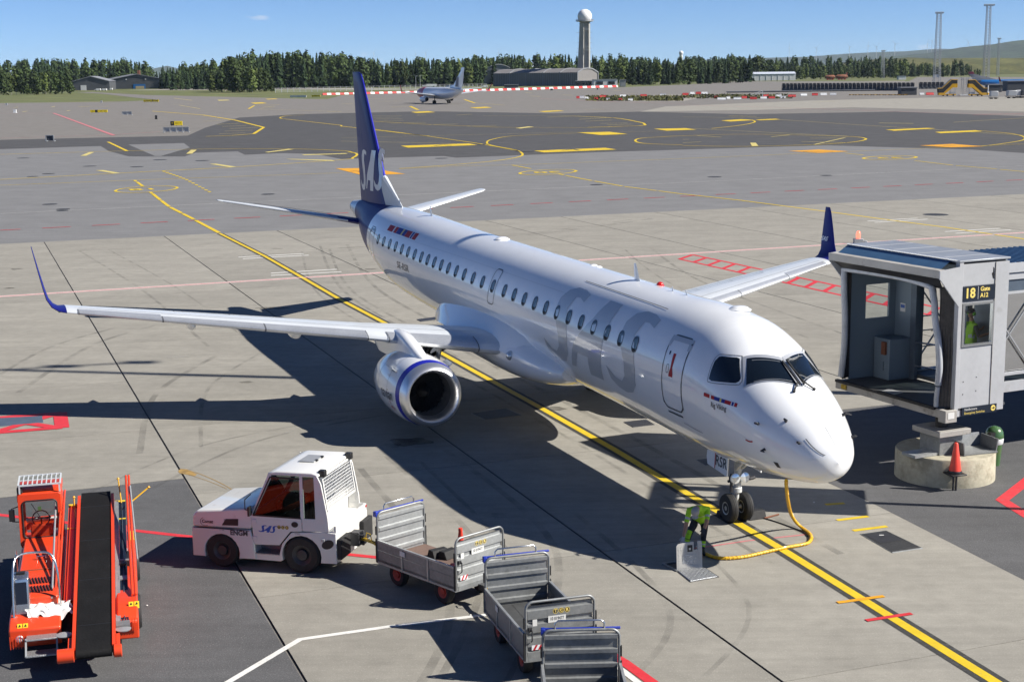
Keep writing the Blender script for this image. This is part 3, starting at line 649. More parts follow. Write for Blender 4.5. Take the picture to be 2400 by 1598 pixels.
# hills on the horizon (distance Y, skyline in photo positions)
def ridge(name, Y, sky_, depth, label=None):
    mb = MB(); back, top, front = [], [], []
    pts = []
    for i in range(len(sky_)-1):
        for k in range(10):
            f = k/10; pts.append((sky_[i][0]*(1-f)+sky_[i+1][0]*f, sky_[i][1]*(1-f)+sky_[i+1][1]*f))
    pts.append(sky_[-1])
    rows = [[], [], [], [], []]
    for i, (x, y) in enumerate(pts):
        p = atY(x, y, Y); n = mnoise.noise(Vector((i*.37, Y*.01, 0)))
        z = max(2.0, p.z*(1+.02*n))
        rows[0].append((p.x, Y+depth, -2)); rows[1].append((p.x, Y, z)); rows[2].append((p.x+20*n, Y-depth*.2, z*.72)); rows[3].append((p.x, Y-depth*.5, z*.34)); rows[4].append((p.x, Y-depth, -2))
    mb.loft(rows, closed=False, caps=False)
    return tag(mb.build(name, M['hill'], smooth=60), kind='structure')
ridge('hills', 15000, [(1600, 142), (1900, 133), (1960, 128), (2050, 123), (2120, 121), (2180, 116), (2215, 115), (2280, 118), (2500, 120), (2900, 128)], 2500)
ridge('hills', 9000, [(1980, 146), (2100, 132), (2180, 124), (2250, 112), (2330, 104), (2380, 96), (2420, 93), (2600, 88), (2900, 96)], 1800)
ridge('hills', 14000, [(-300, 190), (250, 182), (330, 168), (365, 160), (392, 155), (430, 168), (700, 180)], 2500)

# grassy bank on the right
mb = MB(); rows = [[], [], [], []]
for i in range(61):
    x = 1880+i*13; q = min(1, max(0, (x-1905)/160)); Y = 2350-q*150
    p = atY(x, 166-3*0-(x-1880)*.02, Y); zt = atY(x, 163-26*q+2.5*mnoise.noise(Vector((x*.02, 0, 0))), Y+90).z
    rows[0].append((p.x, Y-30, -.5)); rows[1].append((p.x*1.02, Y+25, max(0, zt*.5))); rows[2].append((p.x*1.05, Y+90, max(0, zt))); rows[3].append((p.x*1.2, Y+600, max(0, zt*.98)))
mb.loft(rows, closed=False, caps=False); tag(mb.build('grass_bank', M['bank'], smooth=60), kind='structure')
# roads and taxiways running across the far grass
for y0, y1, w in (((1600, 186.5), (2400, 176), 13), ((2080, 177.5), (2600, 166), 16), ((1750, 190), (2100, 186), 8)):
    line('far_road', M['asph_old'], [G(*y0), G(*y1)], w, -.05)
for pts in ([(372, 196), (425, 205), (400, 206), (362, 198)], [(290, 212), (430, 208), (700, 206), (1000, 209), (1000, 211), (700, 210), (430, 212)], [(1665, 203), (1740, 199), (2130, 196), (2120, 190), (1700, 194)]):
    sheet('gravel_yard', px(pts), -.045, M['soil'])

# trees: a few crown shapes shared by many separate trees
def spruce_mesh(seed, wide):
    rnd = random.Random(seed); mb = MB(); L = 20
    for k in range(L):
        z = .07+.91*k/L; r = wide*(1-(z-.04))**.85*(.72+.5*rnd.random())+.008; n = max(4, int(10-6*k/L))
        for j in range(n):
            a = 2*pi*(j+rnd.random()*.8)/n; rr = r*(.55+.65*rnd.random()); d = Vector((cos(a), sin(a), 0)); s = Vector((-sin(a), cos(a), 0))
            w = rr*.42+.006; h0 = z+.035; tip = d*rr+Vector((0, 0, z-.035-.03*rnd.random()))
            mid = d*rr*.55+Vector((0, 0, z+.004))
            c = Vector((0, 0, h0))
            mb.face([c, mid-s*w, tip, mid+s*w])
            if rnd.random() < .6: mb.face([c+Vector((0, 0, -.03)), mid-s*w*.5+Vector((0, 0, -.045)), tip-Vector((0, 0, .045)), mid+s*w*.9+Vector((0, 0, -.02))])
    mb.face([(.006, 0, .96), (-.006, 0, .96), (0, .003, 1.02)])
    me = bpy.data.meshes.new('spruce_crown'); me.from_pydata(mb.v, [], mb.f); return me
def leafy_mesh(seed, wide, low, n=420, lobes=8):
    rnd = random.Random(seed); mb = MB(); C_ = []
    for k in range(lobes):
        a = rnd.random()*2*pi; q = k/(lobes-1); z = low+.16+(1-low-.30)*q; rr = wide*(.55*sin(pi*min(1, .22+.75*q)))*rnd.random()
        C_.append((Vector((cos(a)*rr, sin(a)*rr, z)), wide*(.42+.22*rnd.random())*(1-.35*q), .14+.06*rnd.random()))
    for i in range(n):
        c, rx, rz = C_[rnd.randrange(lobes)]
        u = Vector((rnd.gauss(0, 1), rnd.gauss(0, 1), rnd.gauss(0, 1))).normalized(); f = .55+.5*rnd.random()**.6
        p = c+Vector((u.x*rx, u.y*rx, u.z*rz))*f
        nn = (u+Vector((rnd.uniform(-.7, .7), rnd.uniform(-.7, .7), rnd.uniform(-.3, .9)))).normalized()
        x = nn.orthogonal().normalized(); x = Matrix.Rotation(rnd.random()*6.28, 3, nn) @ x; y = nn.cross(x)
        s = (.028+.03*rnd.random())
        mb.face([p-x*s-y*s*.4, p+x*s*.3-y*s*.8, p+x*s+y*s*.3, p-x*s*.2+y*s*.8])
    me = bpy.data.meshes.new('leafy_crown'); me.from_pydata(mb.v, [], mb.f); return me
def trunk_mesh(h, r):
    mb = MB(); mb.tube([(0, 0, 0), (.004, .002, h*.5), (0, 0, h)], [r, r*.7, r*.25], 6)
    for k in range(5):
        a = k*2.4; z = h*(.45+.1*k); mb.tube([(0, 0, z), (cos(a)*.07, sin(a)*.07, z+.06)], [r*.35, r*.1], 4)
    me = bpy.data.meshes.new('trunk'); me.from_pydata(mb.v, [], mb.f); me.materials.append(M['bark']); return me
SPR = [spruce_mesh(k, w) for k, w in enumerate((.15, .18, .21, .13))]
LEA = [leafy_mesh(20+k, w, lo) for k, (w, lo) in enumerate(((.30, .10), (.36, .04), (.24, .16), (.42, .0)))]
for m_ in SPR: m_.materials.append(M['spruce'])
for k, m_ in enumerate(LEA): m_.materials.append(M['leaf'] if k != 1 else M['leaf_d'])
LEA_D = [m_.copy() for m_ in LEA]
for m_ in LEA_D: m_.materials.clear(); m_.materials.append(M['leaf_d'])
TRK = trunk_mesh(.8, .014); TRKB = trunk_mesh(.9, .010); TRKB.materials.clear(); TRKB.materials.append(M['birchbark'])
rt = random.Random(11)
def tree(kind, x, yb, yt, label, group):
    p = G(x, yb); h_ = (atY(x, yt, p.y).z)
    nm = {'s': 'spruce_tree', 'b': 'birch_tree', 'd': 'leafy_tree', 'u': 'shrub'}[kind]
    t = thing(nm, label, 'shrub' if kind == 'u' else 'tree', (p.x, p.y, -.1), rt.random()*6.28, group)
    t.scale = (h_*rt.uniform(.9, 1.15), h_*rt.uniform(.9, 1.15), h_)
    me = {'s': SPR, 'b': [LEA[0], LEA[2]], 'd': [LEA_D[1], LEA_D[3]], 'u': [LEA[3], LEA_D[3]]}[kind]
    c = bpy.data.objects.new('crown', me[rt.randrange(len(me))]); COL.objects.link(c); c.parent = t
    k = bpy.data.objects.new('trunk', TRKB if kind == 'b' else TRK); COL.objects.link(k); k.parent = t
    return t
def prof(pts, x):
    for i in range(len(pts)-1):
        if x <= pts[i+1][0]: return pts[i][1]+(pts[i+1][1]-pts[i][1])*(x-pts[i][0])/(pts[i+1][0]-pts[i][0])
    return pts[-1][1]
KL = {'s': 'dark spruce with a pointed top', 'b': 'pale green birch', 'd': 'dark green broadleaf tree', 'u': 'low bushy green shrub'}
def wood(n, x0, x1, base, top, mixk, where, group, hv=.36):
    for i in range(n):
        x = x0+(x1-x0)*(i+rt.uniform(.1, .9))/n; k = mixk[rt.randrange(len(mixk))]
        yb = prof(base, x)+rt.uniform(-1.5, 1.2); yt = prof(top, x); yt = yt+(yb-yt)*rt.uniform(0, hv)
        if k == 's': yt -= 3
        tree(k, x, yb, yt, KL[k]+' '+where, group+' '+{'s': 'spruces', 'b': 'birches', 'd': 'broadleaf trees', 'u': 'shrubs'}[k])
wood(20, -15, 172, [(0, 222), (180, 220)], [(0, 150), (40, 158), (90, 166), (140, 152), (180, 150)], 'ddbdu', 'in the left grass clump', 'left clump')
wood(30, 5, 352, [(0, 206.5), (360, 203.5)], [(0, 146), (50, 136), (130, 138), (200, 140), (300, 138), (335, 138), (360, 160)], 'sssbd', 'behind the dark hangars', 'hangar wood')
wood(26, 490, 640, [(480, 214), (560, 217), (640, 214)], [(480, 185), (505, 150), (540, 130), (580, 138), (610, 150), (645, 178)], 'dddb', 'in the round clump', 'round clump')
wood(26, 365, 640, [(360, 201), (640, 204)], [(360, 158), (400, 152), (470, 142), (530, 138), (560, 124), (640, 118)], 'ssbs', 'left of the parked jet', 'near wood')
wood(46, 600, 1130, [(600, 204), (800, 205), (1130, 202)], [(600, 118), (660, 117), (700, 128), (760, 124), (800, 132), (900, 136), (1000, 132), (1080, 140), (1130, 136)], 'ssbbsd', 'behind the parked jet', 'middle wood')
wood(34, 1085, 1460, [(1085, 197), (1460, 196)], [(1085, 140), (1130, 126), (1200, 134), (1280, 126), (1320, 126), (1345, 130), (1460, 126)], 'sdbsd', 'behind the grey tent hangar', 'tent wood')
wood(40, 1390, 1760, [(1390, 199), (1620, 198), (1760, 193)], [(1390, 138), (1430, 132), (1500, 138), (1560, 142), (1620, 136), (1680, 142), (1760, 128)], 'bdssd', 'left of the white hall', 'tower wood')
wood(62, 1760, 2130, [(1760, 188), (1900, 186), (2130, 182)], [(1760, 126), (1790, 130), (1830, 146), (1900, 152), (1960, 150), (2050, 148), (2130, 150)], 'udbs', 'right of the white hall', 'scrub')
wood(40, 2040, 2300, [(2050, 182), (2300, 178)], [(2040, 146), (2110, 138), (2150, 146), (2200, 150), (2230, 134), (2260, 142), (2300, 160)], 'ddsbd', 'below the grassy bank', 'bank foot')
# the depth of the forest behind them reads as one mass
mb_s, mb_l = MB(), MB()
rf = random.Random(5)
def mass(n, x0, x1, base, top, mixk):
    for i in range(n):
        x = rf.uniform(x0, x1); Y = rf.uniform(base[0], base[1]); yt = prof(top, x)+rf.uniform(-3, 15)
        h_ = atY(x, yt, Y).z; p = atY(x, yt, Y); k = mixk[rf.randrange(len(mixk))]
        me = (SPR if k == 's' else LEA)[rf.randrange(4)]; mb = mb_s if k == 's' else mb_l
        h_ = min(max(6, h_), 34); a = rf.random()*6.28; ca, sa = cos(a)*h_, sin(a)*h_; n0 = len(mb.v)
        mb.v += [(v.co.x*ca-v.co.y*sa+p.x, v.co.x*sa+v.co.y*ca+p.y, v.co.z*h_) for v in me.vertices]
        mb.f += [tuple(n0+q for q in f.vertices) for f in me.polygons]; mb.m += [0]*len(me.polygons)
mass(140, -60, 362, (1480, 1700), [(0, 146), (50, 137), (200, 141), (335, 138), (352, 150), (362, 165)], 'ssl')
mass(260, 372, 1140, (1250, 1500), [(360, 160), (400, 153), (530, 139), (560, 125), (660, 119), (760, 125), (900, 137), (1140, 136)], 'sssl')
mass(180, 1085, 1770, (1420, 1650), [(1085, 140), (1130, 127), (1280, 128), (1450, 128), (1560, 136), (1700, 136), (1770, 133)], 'ssl')
mass(170, 1600, 2180, (1900, 2300), [(1600, 134), (1750, 130), (1800, 134), (1900, 133), (2000, 134), (2100, 137), (2180, 140)], 'sl')
tag(mb_s.build('far_forest', M['spruce'], fix=False), kind='stuff'); tag(mb_l.build('far_woodland', M['leaf_d'], fix=False), kind='stuff')

# ---- buildings
def block(mb, x0, x1, yb, yt, depth, Y=None):
    """box whose front stands at the photo position, depth metres deep"""
    p, q = (G(x0, yb), G(x1, yb)) if Y is None else (on_ground(x0, yb, Y), on_ground(x1, yb, Y))
    h_ = atY((x0+x1)/2, yt, p.y).z
    mb.box(((p.x+q.x)/2, p.y+depth/2, h_/2), (abs(q.x-p.x), depth, h_)); return p, q, h_
def gabled(name, label, cat, x0, x1, yb, ye, ya, depth, wall, roof, skew=0.0, arch=False):
    p, q = G(x0, yb), G(x1, yb); Y = p.y; he, ha = atY(x0, ye, Y).z, atY((x0+x1)/2, ya, Y).z; w = q.x-p.x
    t = thing(name, label, cat, ((p.x+q.x)/2, Y, 0))
    n = 12 if arch else 2
    out = [(-w/2+w*k/n, he+(ha-he)*(sin(pi*k/n) if arch else 1-abs(2*k/n-1))) for k in range(n+1)]
    mb = MB(); mb.prism([(-w/2, 0), (w/2, 0)]+out[::-1], lambda x, z: (x, 0, z), lambda x, z: (x+skew, depth, z)); mb.build('wall', wall, t)
    mb = MB()
    for i in range(n):
        a, b = out[i], out[i+1]
        P = [(a[0]*1.02, -.8, a[1]+.15), (b[0]*1.02, -.8, b[1]+.15), (b[0]*1.02+skew, depth+.8, b[1]+.15), (a[0]*1.02+skew, depth+.8, a[1]+.15)]
        mb.prism([(0, 0)], lambda x, z: P[0], lambda x, z: P[0]) if False else None
        mb.face(P); mb.face([(x, y, z+.5) for x, y, z in P]); mb.face([P[0], P[1], (P[1][0], P[1][1], P[1][2]+.5), (P[0][0], P[0][1], P[0][2]+.5)])
    mb.build('roof', roof, t)
    return t, w, he, ha
t, w, he, ha = gabled('hangar', 'dark grey hangar with a shallow gable and a blue door, right of the pair', 'hangar', 252, 353, 209.5, 190, 175.5, 60, M['cladding'], M['roofgrey'], -22)
mb = MB(); mb.box((w*.03, -.15, he*.28), (w*.20, .3, he*.56)); mb.build('door', M['bluepaint'], t)
mb = MB(); mb.box((w*.04, -.25, he*.16), (w*.14, .3, he*.32)); mb.build('shutter', pm('beige_shutter', (.42, .34, .2), .7), t)
for q in (-.18, .14): mb = MB(); mb.box((w*q, -.3, he+1.1), (1.1, .4, 1.0)); mb.build('lamp', M['whitewall'], t)
mb = MB(); mb.box((w*.0, 8, ha+2), (2.4, 2.4, 4)); mb.build('chimney', M['rust'], t)
t, w, he, ha = gabled('hangar', 'smaller dark grey hangar half hidden by the left tree clump', 'hangar', 170, 231, 212.5, 193, 180.5, 60, M['cladding'], M['roofgrey'], -10)
mb = MB(); mb.box((-w*.2, -.15, he*.3), (w*.15, .3, he*.6)); mb.build('door', M['whitewall'], t)
t = thing('link_building', 'low white building between the two dark hangars', 'building', (0, 0, 0)); mb = MB(); block(mb, 222, 252, 209, 187, 14); mb.build('wall', M['whitewall'], t)
mb = MB(); p, q, h_ = block(mb, 221, 253, 209.0, 186.0, 15); mb2 = MB(); mb2.box(((p.x+q.x)/2, p.y+7, h_+.3), (q.x-p.x, 16, .6)); mb2.build('roof', M['roofgrey'], t)
# arched hall behind the grey tent
t, w, he, ha = gabled('arched_hall', 'pale hall with a wide arched roof behind the grey tent hangar', 'hall', 1121, 1218, 199, 177, 152, 60, M['roofgrey'], M['whitewall'], 0, True)
# long grey tent hangar, seen along its side
a, b = G(1157, 202.5), G(1354, 201.5); dirv = (b-a); Lh = dirv.length; dirv.normalize(); nrm = Vector((-dirv.y, dirv.x, 0))
s_ = a.y/CAM_F; he, ha, dp = 29*s_, 38*s_, 26
t = thing('tent_hangar', 'long grey fabric hangar with five bays beside the radar tower', 'hangar', a, atan2(dirv.y, dirv.x))
for k in range(5):
    x0, x1 = Lh*k/5, Lh*(k+1)/5-.5
    mb = MB(); prf = [(0, 0), (0, he), (dp*.28, ha*.97), (dp*.5, ha), (dp*.72, ha*.97), (dp, he), (dp, 0)]
    mb.prism(prf, lambda y, z: (x0, y, z), lambda y, z: (x1, y, z)); mb.build('bay', M['canvas'], t)
    mb = MB()
    for i in range(len(prf)-1): mb.bar((x1+.25, prf[i][0], prf[i][1]), (x1+.25, prf[i+1][0], prf[i+1][1]), .7, .9)
    for j in range(1, 9): mb.box((x0+(x1-x0)*j/9, -.12, he/2), (.22, .25, he))
    mb.build('rib', M['roofgrey'], t)
mb = MB(); mb.prism([(p[0], p[1]) for p in prf], lambda y, z: (-.6, y, z), lambda y, z: (-.1, y, z)); mb.build('end_wall', M['cladding'], t)
mb = MB(); mb.box((-.75, dp*.3, he*.35), (.3, dp*.25, he*.7)); mb.build('door', M['carton'], t)
# radar tower
p = G(1371, 200.5); s_ = p.y/CAM_F
t = thing('radar_tower', 'tall concrete radar tower carrying a white globe', 'tower', p)
zt = atY(1371, 54, p.y).z
mb = MB(); rg = []
for z, xl, xr, d in ((0, -21, 11.5, 17), (zt*.25, -17, 11.8, 15), (zt*.5, -14.6, 12, 14), (zt*.75, -12.8, 12, 13), (zt*.97, -11.5, 12, 13), (zt, -11.5, 12, 13)):
    rg.append([Vector((xl*s_, -d*s_*.4, z)), Vector((xl*s_*.28, -d*s_*.9, z)), Vector((xl*s_*.16, -d*s_*.72, z)), Vector((xr*s_*.62, -d*s_*.72, z)), Vector((xr*s_*.72, -d*s_*.9, z)), Vector((xr*s_, -d*s_*.5, z)), Vector((xr*s_, d*s_*.9, z)), Vector((xl*s_, d*s_*.9, z))])
mb.loft(rg); mb.build('shaft', M['towerconc'], t)
mb = MB(); mb.lathe([(10*s_, zt), (14*s_, zt+2*s_), (20*s_, zt+3*s_), (20*s_, zt+4.4*s_), (12*s_, zt+4.4*s_)], (0, 0, 0), (0, 0, 1), 28)
pl_ = mb.build('platform', M['galv'], t, 40)
mb = MB()
for k in range(24):
    a_ = 2*pi*k/24; mb.bar((20*s_*cos(a_), 20*s_*sin(a_), zt+4.4*s_), (20*s_*cos(a_), 20*s_*sin(a_), zt+7*s_), .12)
for zz in (5.6, 7.0): mb.tube([(20*s_*cos(2*pi*k/24), 20*s_*sin(2*pi*k/24), zt+zz*s_) for k in range(25)], .09, 5)
mb.build('railing', M['galv'], pl_)
mb = MB(); R_ = 16.5*s_; cz = atY(1371, 39.3, p.y).z
mb.lathe([(R_*sin(pi*k/24), cz-R_*cos(pi*k/24)) for k in range(3, 25)], (0, 0, 0), (0, 0, 1), 36); mb.build('globe', M['radome'], t, 60)
for k, yy in enumerate((77, 90, 101, 115, 123)):
    mb = MB(); z = atY(1371, yy, p.y).z; mb.bar((-19*s_, 0, z), (-11*s_, 0, z), .25); mb.bar((11*s_, 0, z), (17*s_, 0, z), .25); mb.build('antenna_rod', M['galv'], t)
for yy, w_ in ((70, 12), (111, 11), (118, 11)):
    mb = MB(); z = atY(1371, yy, p.y).z; mb.box((3*s_, -14*s_, z), (w_*s_, 3*s_, 1.2*s_)); mb.bar((-1*s_, -15.4*s_, z+2*s_), (8*s_, -15.4*s_, z+2*s_), .2); mb.build('service_platform', M['galv'], t)
# low buildings at its foot
def simple_building(nm, label, x0, x1, yb, yt, depth, wall, nwin=0, cat='building'):
    mb = MB(); p, q, h_ = block(mb, x0, x1, yb, yt, depth); t = thing(nm, label, cat, (0, 0, 0)); mb.build('wall', wall, t)
    mb = MB(); mb.box(((p.x+q.x)/2, p.y+depth/2, h_+.15), (q.x-p.x+.6, depth+.6, .35)); mb.build('roof', M['roofgrey'], t)
    for k in range(nwin):
        x = p.x+(q.x-p.x)*(k+.5)/nwin
        mb = MB(); mb.box((x, p.y-.08, h_*.55), ((q.x-p.x)/nwin*.55, .2, h_*.4)); mb.build('window', M['glass'], t)
    return t
simple_building('terminal_annex', 'low dark glazed building at the foot of the radar tower', 1350, 1391, 203.3, 190.5, 16, M['cladding'], 5)
simple_building('terminal_annex', 'low white flat roofed building right of the radar tower', 1391.5, 1453, 204, 187.5, 18, M['whitewall'], 2)
simple_building('utility_box', 'small grey box building right of the white flat roofed one', 1454, 1468, 204, 188.5, 8, M['roofgrey'])
simple_building('site_cabin', 'small white cabin with windows in front of the middle wood', 868, 893, 196.5, 186, 6, M['whitewall'], 3, 'cabin')
simple_building('container', 'white container beside the far shrubs right of the rusty mock-up', 2106, 2137, 187.5, 179, 6, M['whitewall'], 0, 'container')
simple_building('container', 'grey container by the trees left of the white hall', 1690, 1755, 160, 140, 20, M['roofgrey'], 0, 'container').location.z = -1
simple_building('dark_container', 'large dark container building at the right picture edge', 2361, 2440, 214, 191, 7, M['carton'], 0, 'container')
simple_building('black_shed', 'low black shed behind the small grey carts', 2317, 2358, 216.5, 199.5, 5, M['carton'], 0, 'shed')
simple_building('dark_hut', 'dark hut with a flat roof at the end of the dark screen wall', 2112, 2157, 223.5, 206.5, 5, M['carton'], 0, 'hut')
# white hall
p, q = G(1727, 190.5), G(1830, 190); t = thing('white_hall', 'long white hall with a pale roof in front of the scrub', 'hall', p); L_ = (q-p).length; s_ = p.y/CAM_F
mb = MB(); prf = [(0, 0), (0, 15*s_), (9, 19.5*s_), (18, 15*s_), (18, 0)]; mb.prism(prf, lambda y, z: (0, y, z), lambda y, z: (L_, y, z)); mb.build('wall', M['whitewall'], t)
mb = MB()
for k in range(1, 10): mb.box((L_*k/10, -.1, 7.4*s_), (.35, .25, 14.6*s_))
mb.build('wall_post', M['bar_white'], t)
mb = MB(); mb.face([(-.4, -.5, 15*s_+.1), (L_+.4, -.5, 15*s_+.1), (L_+.4, 9, 19.6*s_+.1), (-.4, 9, 19.6*s_+.1)]); mb.build('roof', pm('pale_roof', (.50, .54, .62), .5), t)
lettering('PIPER', 2.6, lambda x, y: (L_*.58+x, 4+y*.8, 15*s_+.3+(4.5+y*.8)*.5*.98), M['roofgrey'], t, 'roof_lettering', width=16) if False else None
# rusty fire-training mock-up
p = G(1972, 187.5); s_ = p.y/CAM_F
t = thing('training_mockup', 'rusty brown fuselage mock-up used for fire practice on the far yard', 'mock-up', p)
for nm, x0, x1, z, r in (('front_section', -38, -15, 6.5, 4.6), ('rear_section', -13, 14, 7.0, 4.8)):
    mb = MB(); mb.lathe([(r*s_*.55, x0*s_), (r*s_, (x0+4)*s_), (r*s_, (x1-3)*s_), (r*s_*.6, x1*s_)], (0, 0, z*s_), (1, 0, 0), 16); o_ = mb.build(nm, M['rust'], t, 40)
    mb = MB()
    for k in range(3): mb.box(((x0+(x1-x0)*(k+1)/4)*s_, 0, z*s_/2), (1.4, 3, z*s_)); mb.build('stand', M['redpaint'], o_) if k == 2 else None
mb = MB(); mb.prism([(8, 10), (13, 10), (14, 17), (11, 17)], lambda x, z: (x*s_, -.4, z*s_), lambda x, z: (x*s_, .4, z*s_)); mb.build('fin', M['rust'], t)

# ---- masts
def mast(x, yb, yt, wb, wt, label, heads, Y=None, cab=True):
    p = G(x, yb) if Y is None else on_ground(x, yb, Y); s_ = p.y/CAM_F; H_ = atY(x, yt, p.y).z
    t = thing('floodlight_mast', label, 'mast', p); n = 26
    f = lambda z: (wb+(wt-wb)*z/H_)*s_/2
    for sx, sy in ((-1, -1), (1, -1), (1, 1), (-1, 1)):
        mb = MB(); mb.tube([(sx*f(0), sy*f(0), 0), (sx*f(H_), sy*f(H_), H_)], .20, 5); mb.build('leg', M['galv'], t)
    mb = MB()
    for k in range(n):
        z0, z1 = H_*k/n, H_*(k+1)/n
        for (ax, ay), (bx, by) in (((-1, -1), (1, -1)), ((1, -1), (1, 1)), ((1, 1), (-1, 1)), ((-1, 1), (-1, -1))):
            mb.bar((ax*f(z0), ay*f(z0), z0), (bx*f(z1), by*f(z1), z1), .13); mb.bar((ax*f(z1), ay*f(z1), z1), (bx*f(z1), by*f(z1), z1), .11)
    mb.build('bracing', M['galv'], t)
    mb = MB(); mb.box((0, 0, H_+.1), (heads*s_, 2.2, .25)); mb.bar((-heads*s_/2, 0, H_+1.3), (heads*s_/2, 0, H_+1.3), .1); pf = mb.build('head_frame', M['galv'], t)
    for k in range(7):
        mb = MB(); mb.box(((k/6-.5)*heads*s_, -.9, H_+.8), (heads*s_/10, .7, .9), Matrix.Rotation(.5, 3, 'X')); mb.build('floodlight', M['galv'], pf)
    if cab: mb = MB(); mb.box((-2*s_, -4*s_, 16*s_), (13*s_, 3*s_, 6.5*s_)); mb.build('cabinet', M['whitewall'], t)
    return t
mast(2195, 195, 33, 14, 8.5, 'lattice floodlight mast standing behind the yellow stairs', 17)
mast(2310, 194, 15, 12, 8, 'tallest lattice floodlight mast near the right picture edge', 22, cab=False)
mast(2068, 184, 121, 8, 4, 'short thin lattice mast in front of the grassy bank', 9, cab=False)
mast(2338, 178, 92, 5, 3, 'slim distant lattice mast at the right picture edge', 8, cab=False)
p = G(2337, 173.5); s_ = p.y/CAM_F; t = thing('marker_pole', 'red and white banded pole on the grass near the right edge', 'pole', p)
for k in range(5): mb = MB(); mb.lathe([((3.4 if k == 0 else 1.6)*s_, k*6*s_), ((2.6 if k == 0 else 1.6)*s_, (k+1)*6*s_)], (0, 0, 0), (0, 0, 1), 10); mb.build('band', M['bar_white' if k % 2 == 0 else 'bar_red'], t, 40)
# white dome on the skyline and wind turbines
p = on_ground(1596, 180, 2100); s_ = p.y/CAM_F; t = thing('radar_dome', 'small white radar dome showing above the trees', 'radar dome', p); z0 = atY(1596, 129, p.y).z
mb = MB(); mb.lathe([(4.5*s_, 0), (4*s_, z0)], (0, 0, 0), (0, 0, 1), 12); mb.build('base', M['whitewall'], t, 40); mb = MB(); mb.lathe([(5.2*s_*sin(pi*k/10), z0+4*s_-5.2*s_*cos(pi*k/10)) for k in range(2, 11)], (0, 0, 0), (0, 0, 1), 16); mb.build('globe', M['radome'], t, 60)
for i, (x, yh) in enumerate(((1849, 112), (1912, 113), (1990, 111), (2033, 108), (2053, 110), (2096, 104), (2172, 103), (2182, 97), (2267, 100), (975, 127), (998, 125), (1115, 128), (1169, 124), (877, 124))):
    p = on_ground(x, 160, 8600+150*i); s_ = p.y/CAM_F; H_ = atY(x, yh, p.y).z
    t = thing('wind_turbine', 'tiny distant wind turbine on the skyline', 'wind turbine', p, 0, 'wind turbines on the skyline')
    mb = MB(); mb.lathe([(.55*s_, 0), (.3*s_, H_)], (0, 0, 0), (0, 0, 1), 8); mb.build('tower', M['whitewall'], t, 40); mb = MB(); mb.box((0, 0, H_), (1.2*s_, 3*s_, 1.2*s_)); mb.build('nacelle', M['whitewall'], t)
    for k in range(3):
        a_ = 2*pi*k/3+i*.7; mb = MB(); mb.bar((0, -2*s_, H_), (10*s_*sin(a_), -2*s_, H_+10*s_*cos(a_)), .45*s_, .3*s_); mb.build('blade', M['whitewall'], t)

# ---- barriers
def barrier(p, L_, h_, ang, red, label, group=None, d=.55):
    mb = MB(); prf = [(-d/2, 0), (-d/2, h_*.3), (-d*.2, h_*.55), (-d*.16, h_), (d*.16, h_), (d*.2, h_*.55), (d/2, h_*.3), (d/2, 0)]
    mb.prism(prf, lambda y, z: (-L_/2, y, z), lambda y, z: (L_/2, y, z))
    o = mb.build('barrier', M['bar_red' if red else 'bar_white']); o.location = p; o.rotation_euler = (0, 0, ang)
    return tag(o, label, 'barrier', group)
bp = [Z2(-130, 658), Z2(0, 655), Z2(600, 641), Z2(1200, 624), Z2(1905, 603)]
px_ = -95.0; pair = 0
xs = []
xx = -130.0
while xx < 1905:
    w_ = 30+(0 if xx < 600 else -1); xs.append((xx, min(1905, xx+w_))); xx += w_
def bline(x):
    P_ = [(-130, 658), (0, 655), (600, 641), (1200, 624), (1905, 603)]
    return Z2(x, prof(P_, x))
for k, (xa, xb) in enumerate(xs):
    a, b = bline(xa), bline(xb); d_ = b-a
    h_ = 14/2.944*a.y/CAM_F
    barrier((a+b)/2, d_.length*.97, h_, atan2(d_.y, d_.x), k % 2 == 0, ('red' if k % 2 == 0 else 'white')+' segment of the striped barrier row', ('red' if k % 2 == 0 else 'white')+' segments of the striped barrier row', h_*.6)
lone = [(1655, 673, 38, 0, 2), (1633, 674, 22, 1, 2), (1692, 679, 24, 0, 2), (1758, 682, 26, 1, 2), (1805, 668, 44, 1, 2), (1840, 687, 24, 0, 2), (1925, 689, 24, 1, 2), (1943, 664, 42, 0, 2), (1995, 690, 32, 0, 2), (2085, 662, 44, 1, 2), (2220, 657, 40, 0, 2),
        (20, 653, 42, 1, 3), (66, 646, 30, 0, 3), (108, 645, 34, 1, 3), (150, 645, 40, 0, 3), (230, 673, 20, 1, 3), (268, 684, 56, 0, 3), (315, 678, 26, 0, 3), (378, 682, 52, 0, 3), (425, 674, 36, 1, 3), (488, 680, 46, 1, 3), (558, 677, 44, 0, 3), (575, 664, 38, 1, 3), (615, 675, 42, 1, 3), (662, 664, 42, 0, 3), (690, 673, 44, 0, 3), (754, 664, 52, 1, 3), (835, 656, 44, 0, 3), (912, 654, 40, 1, 3), (972, 652, 44, 0, 3), (1038, 651, 42, 0, 3), (1650, 650, 30, 0, 3), (1705, 650, 54, 1, 3)]
for k, (x, y, w_, red, zz) in enumerate(lone):
    Z = Z2 if zz == 2 else Z3
    p = Z(x, y+7); s_ = p.y/CAM_F/2.944
    barrier(p, w_*s_, 17*s_, .12*((k*7) % 5-2)/2, red, ('red' if red else 'white')+' loose plastic barrier on the far apron', ('red' if red else 'white')+' loose barriers on the far apron', 14*s_)
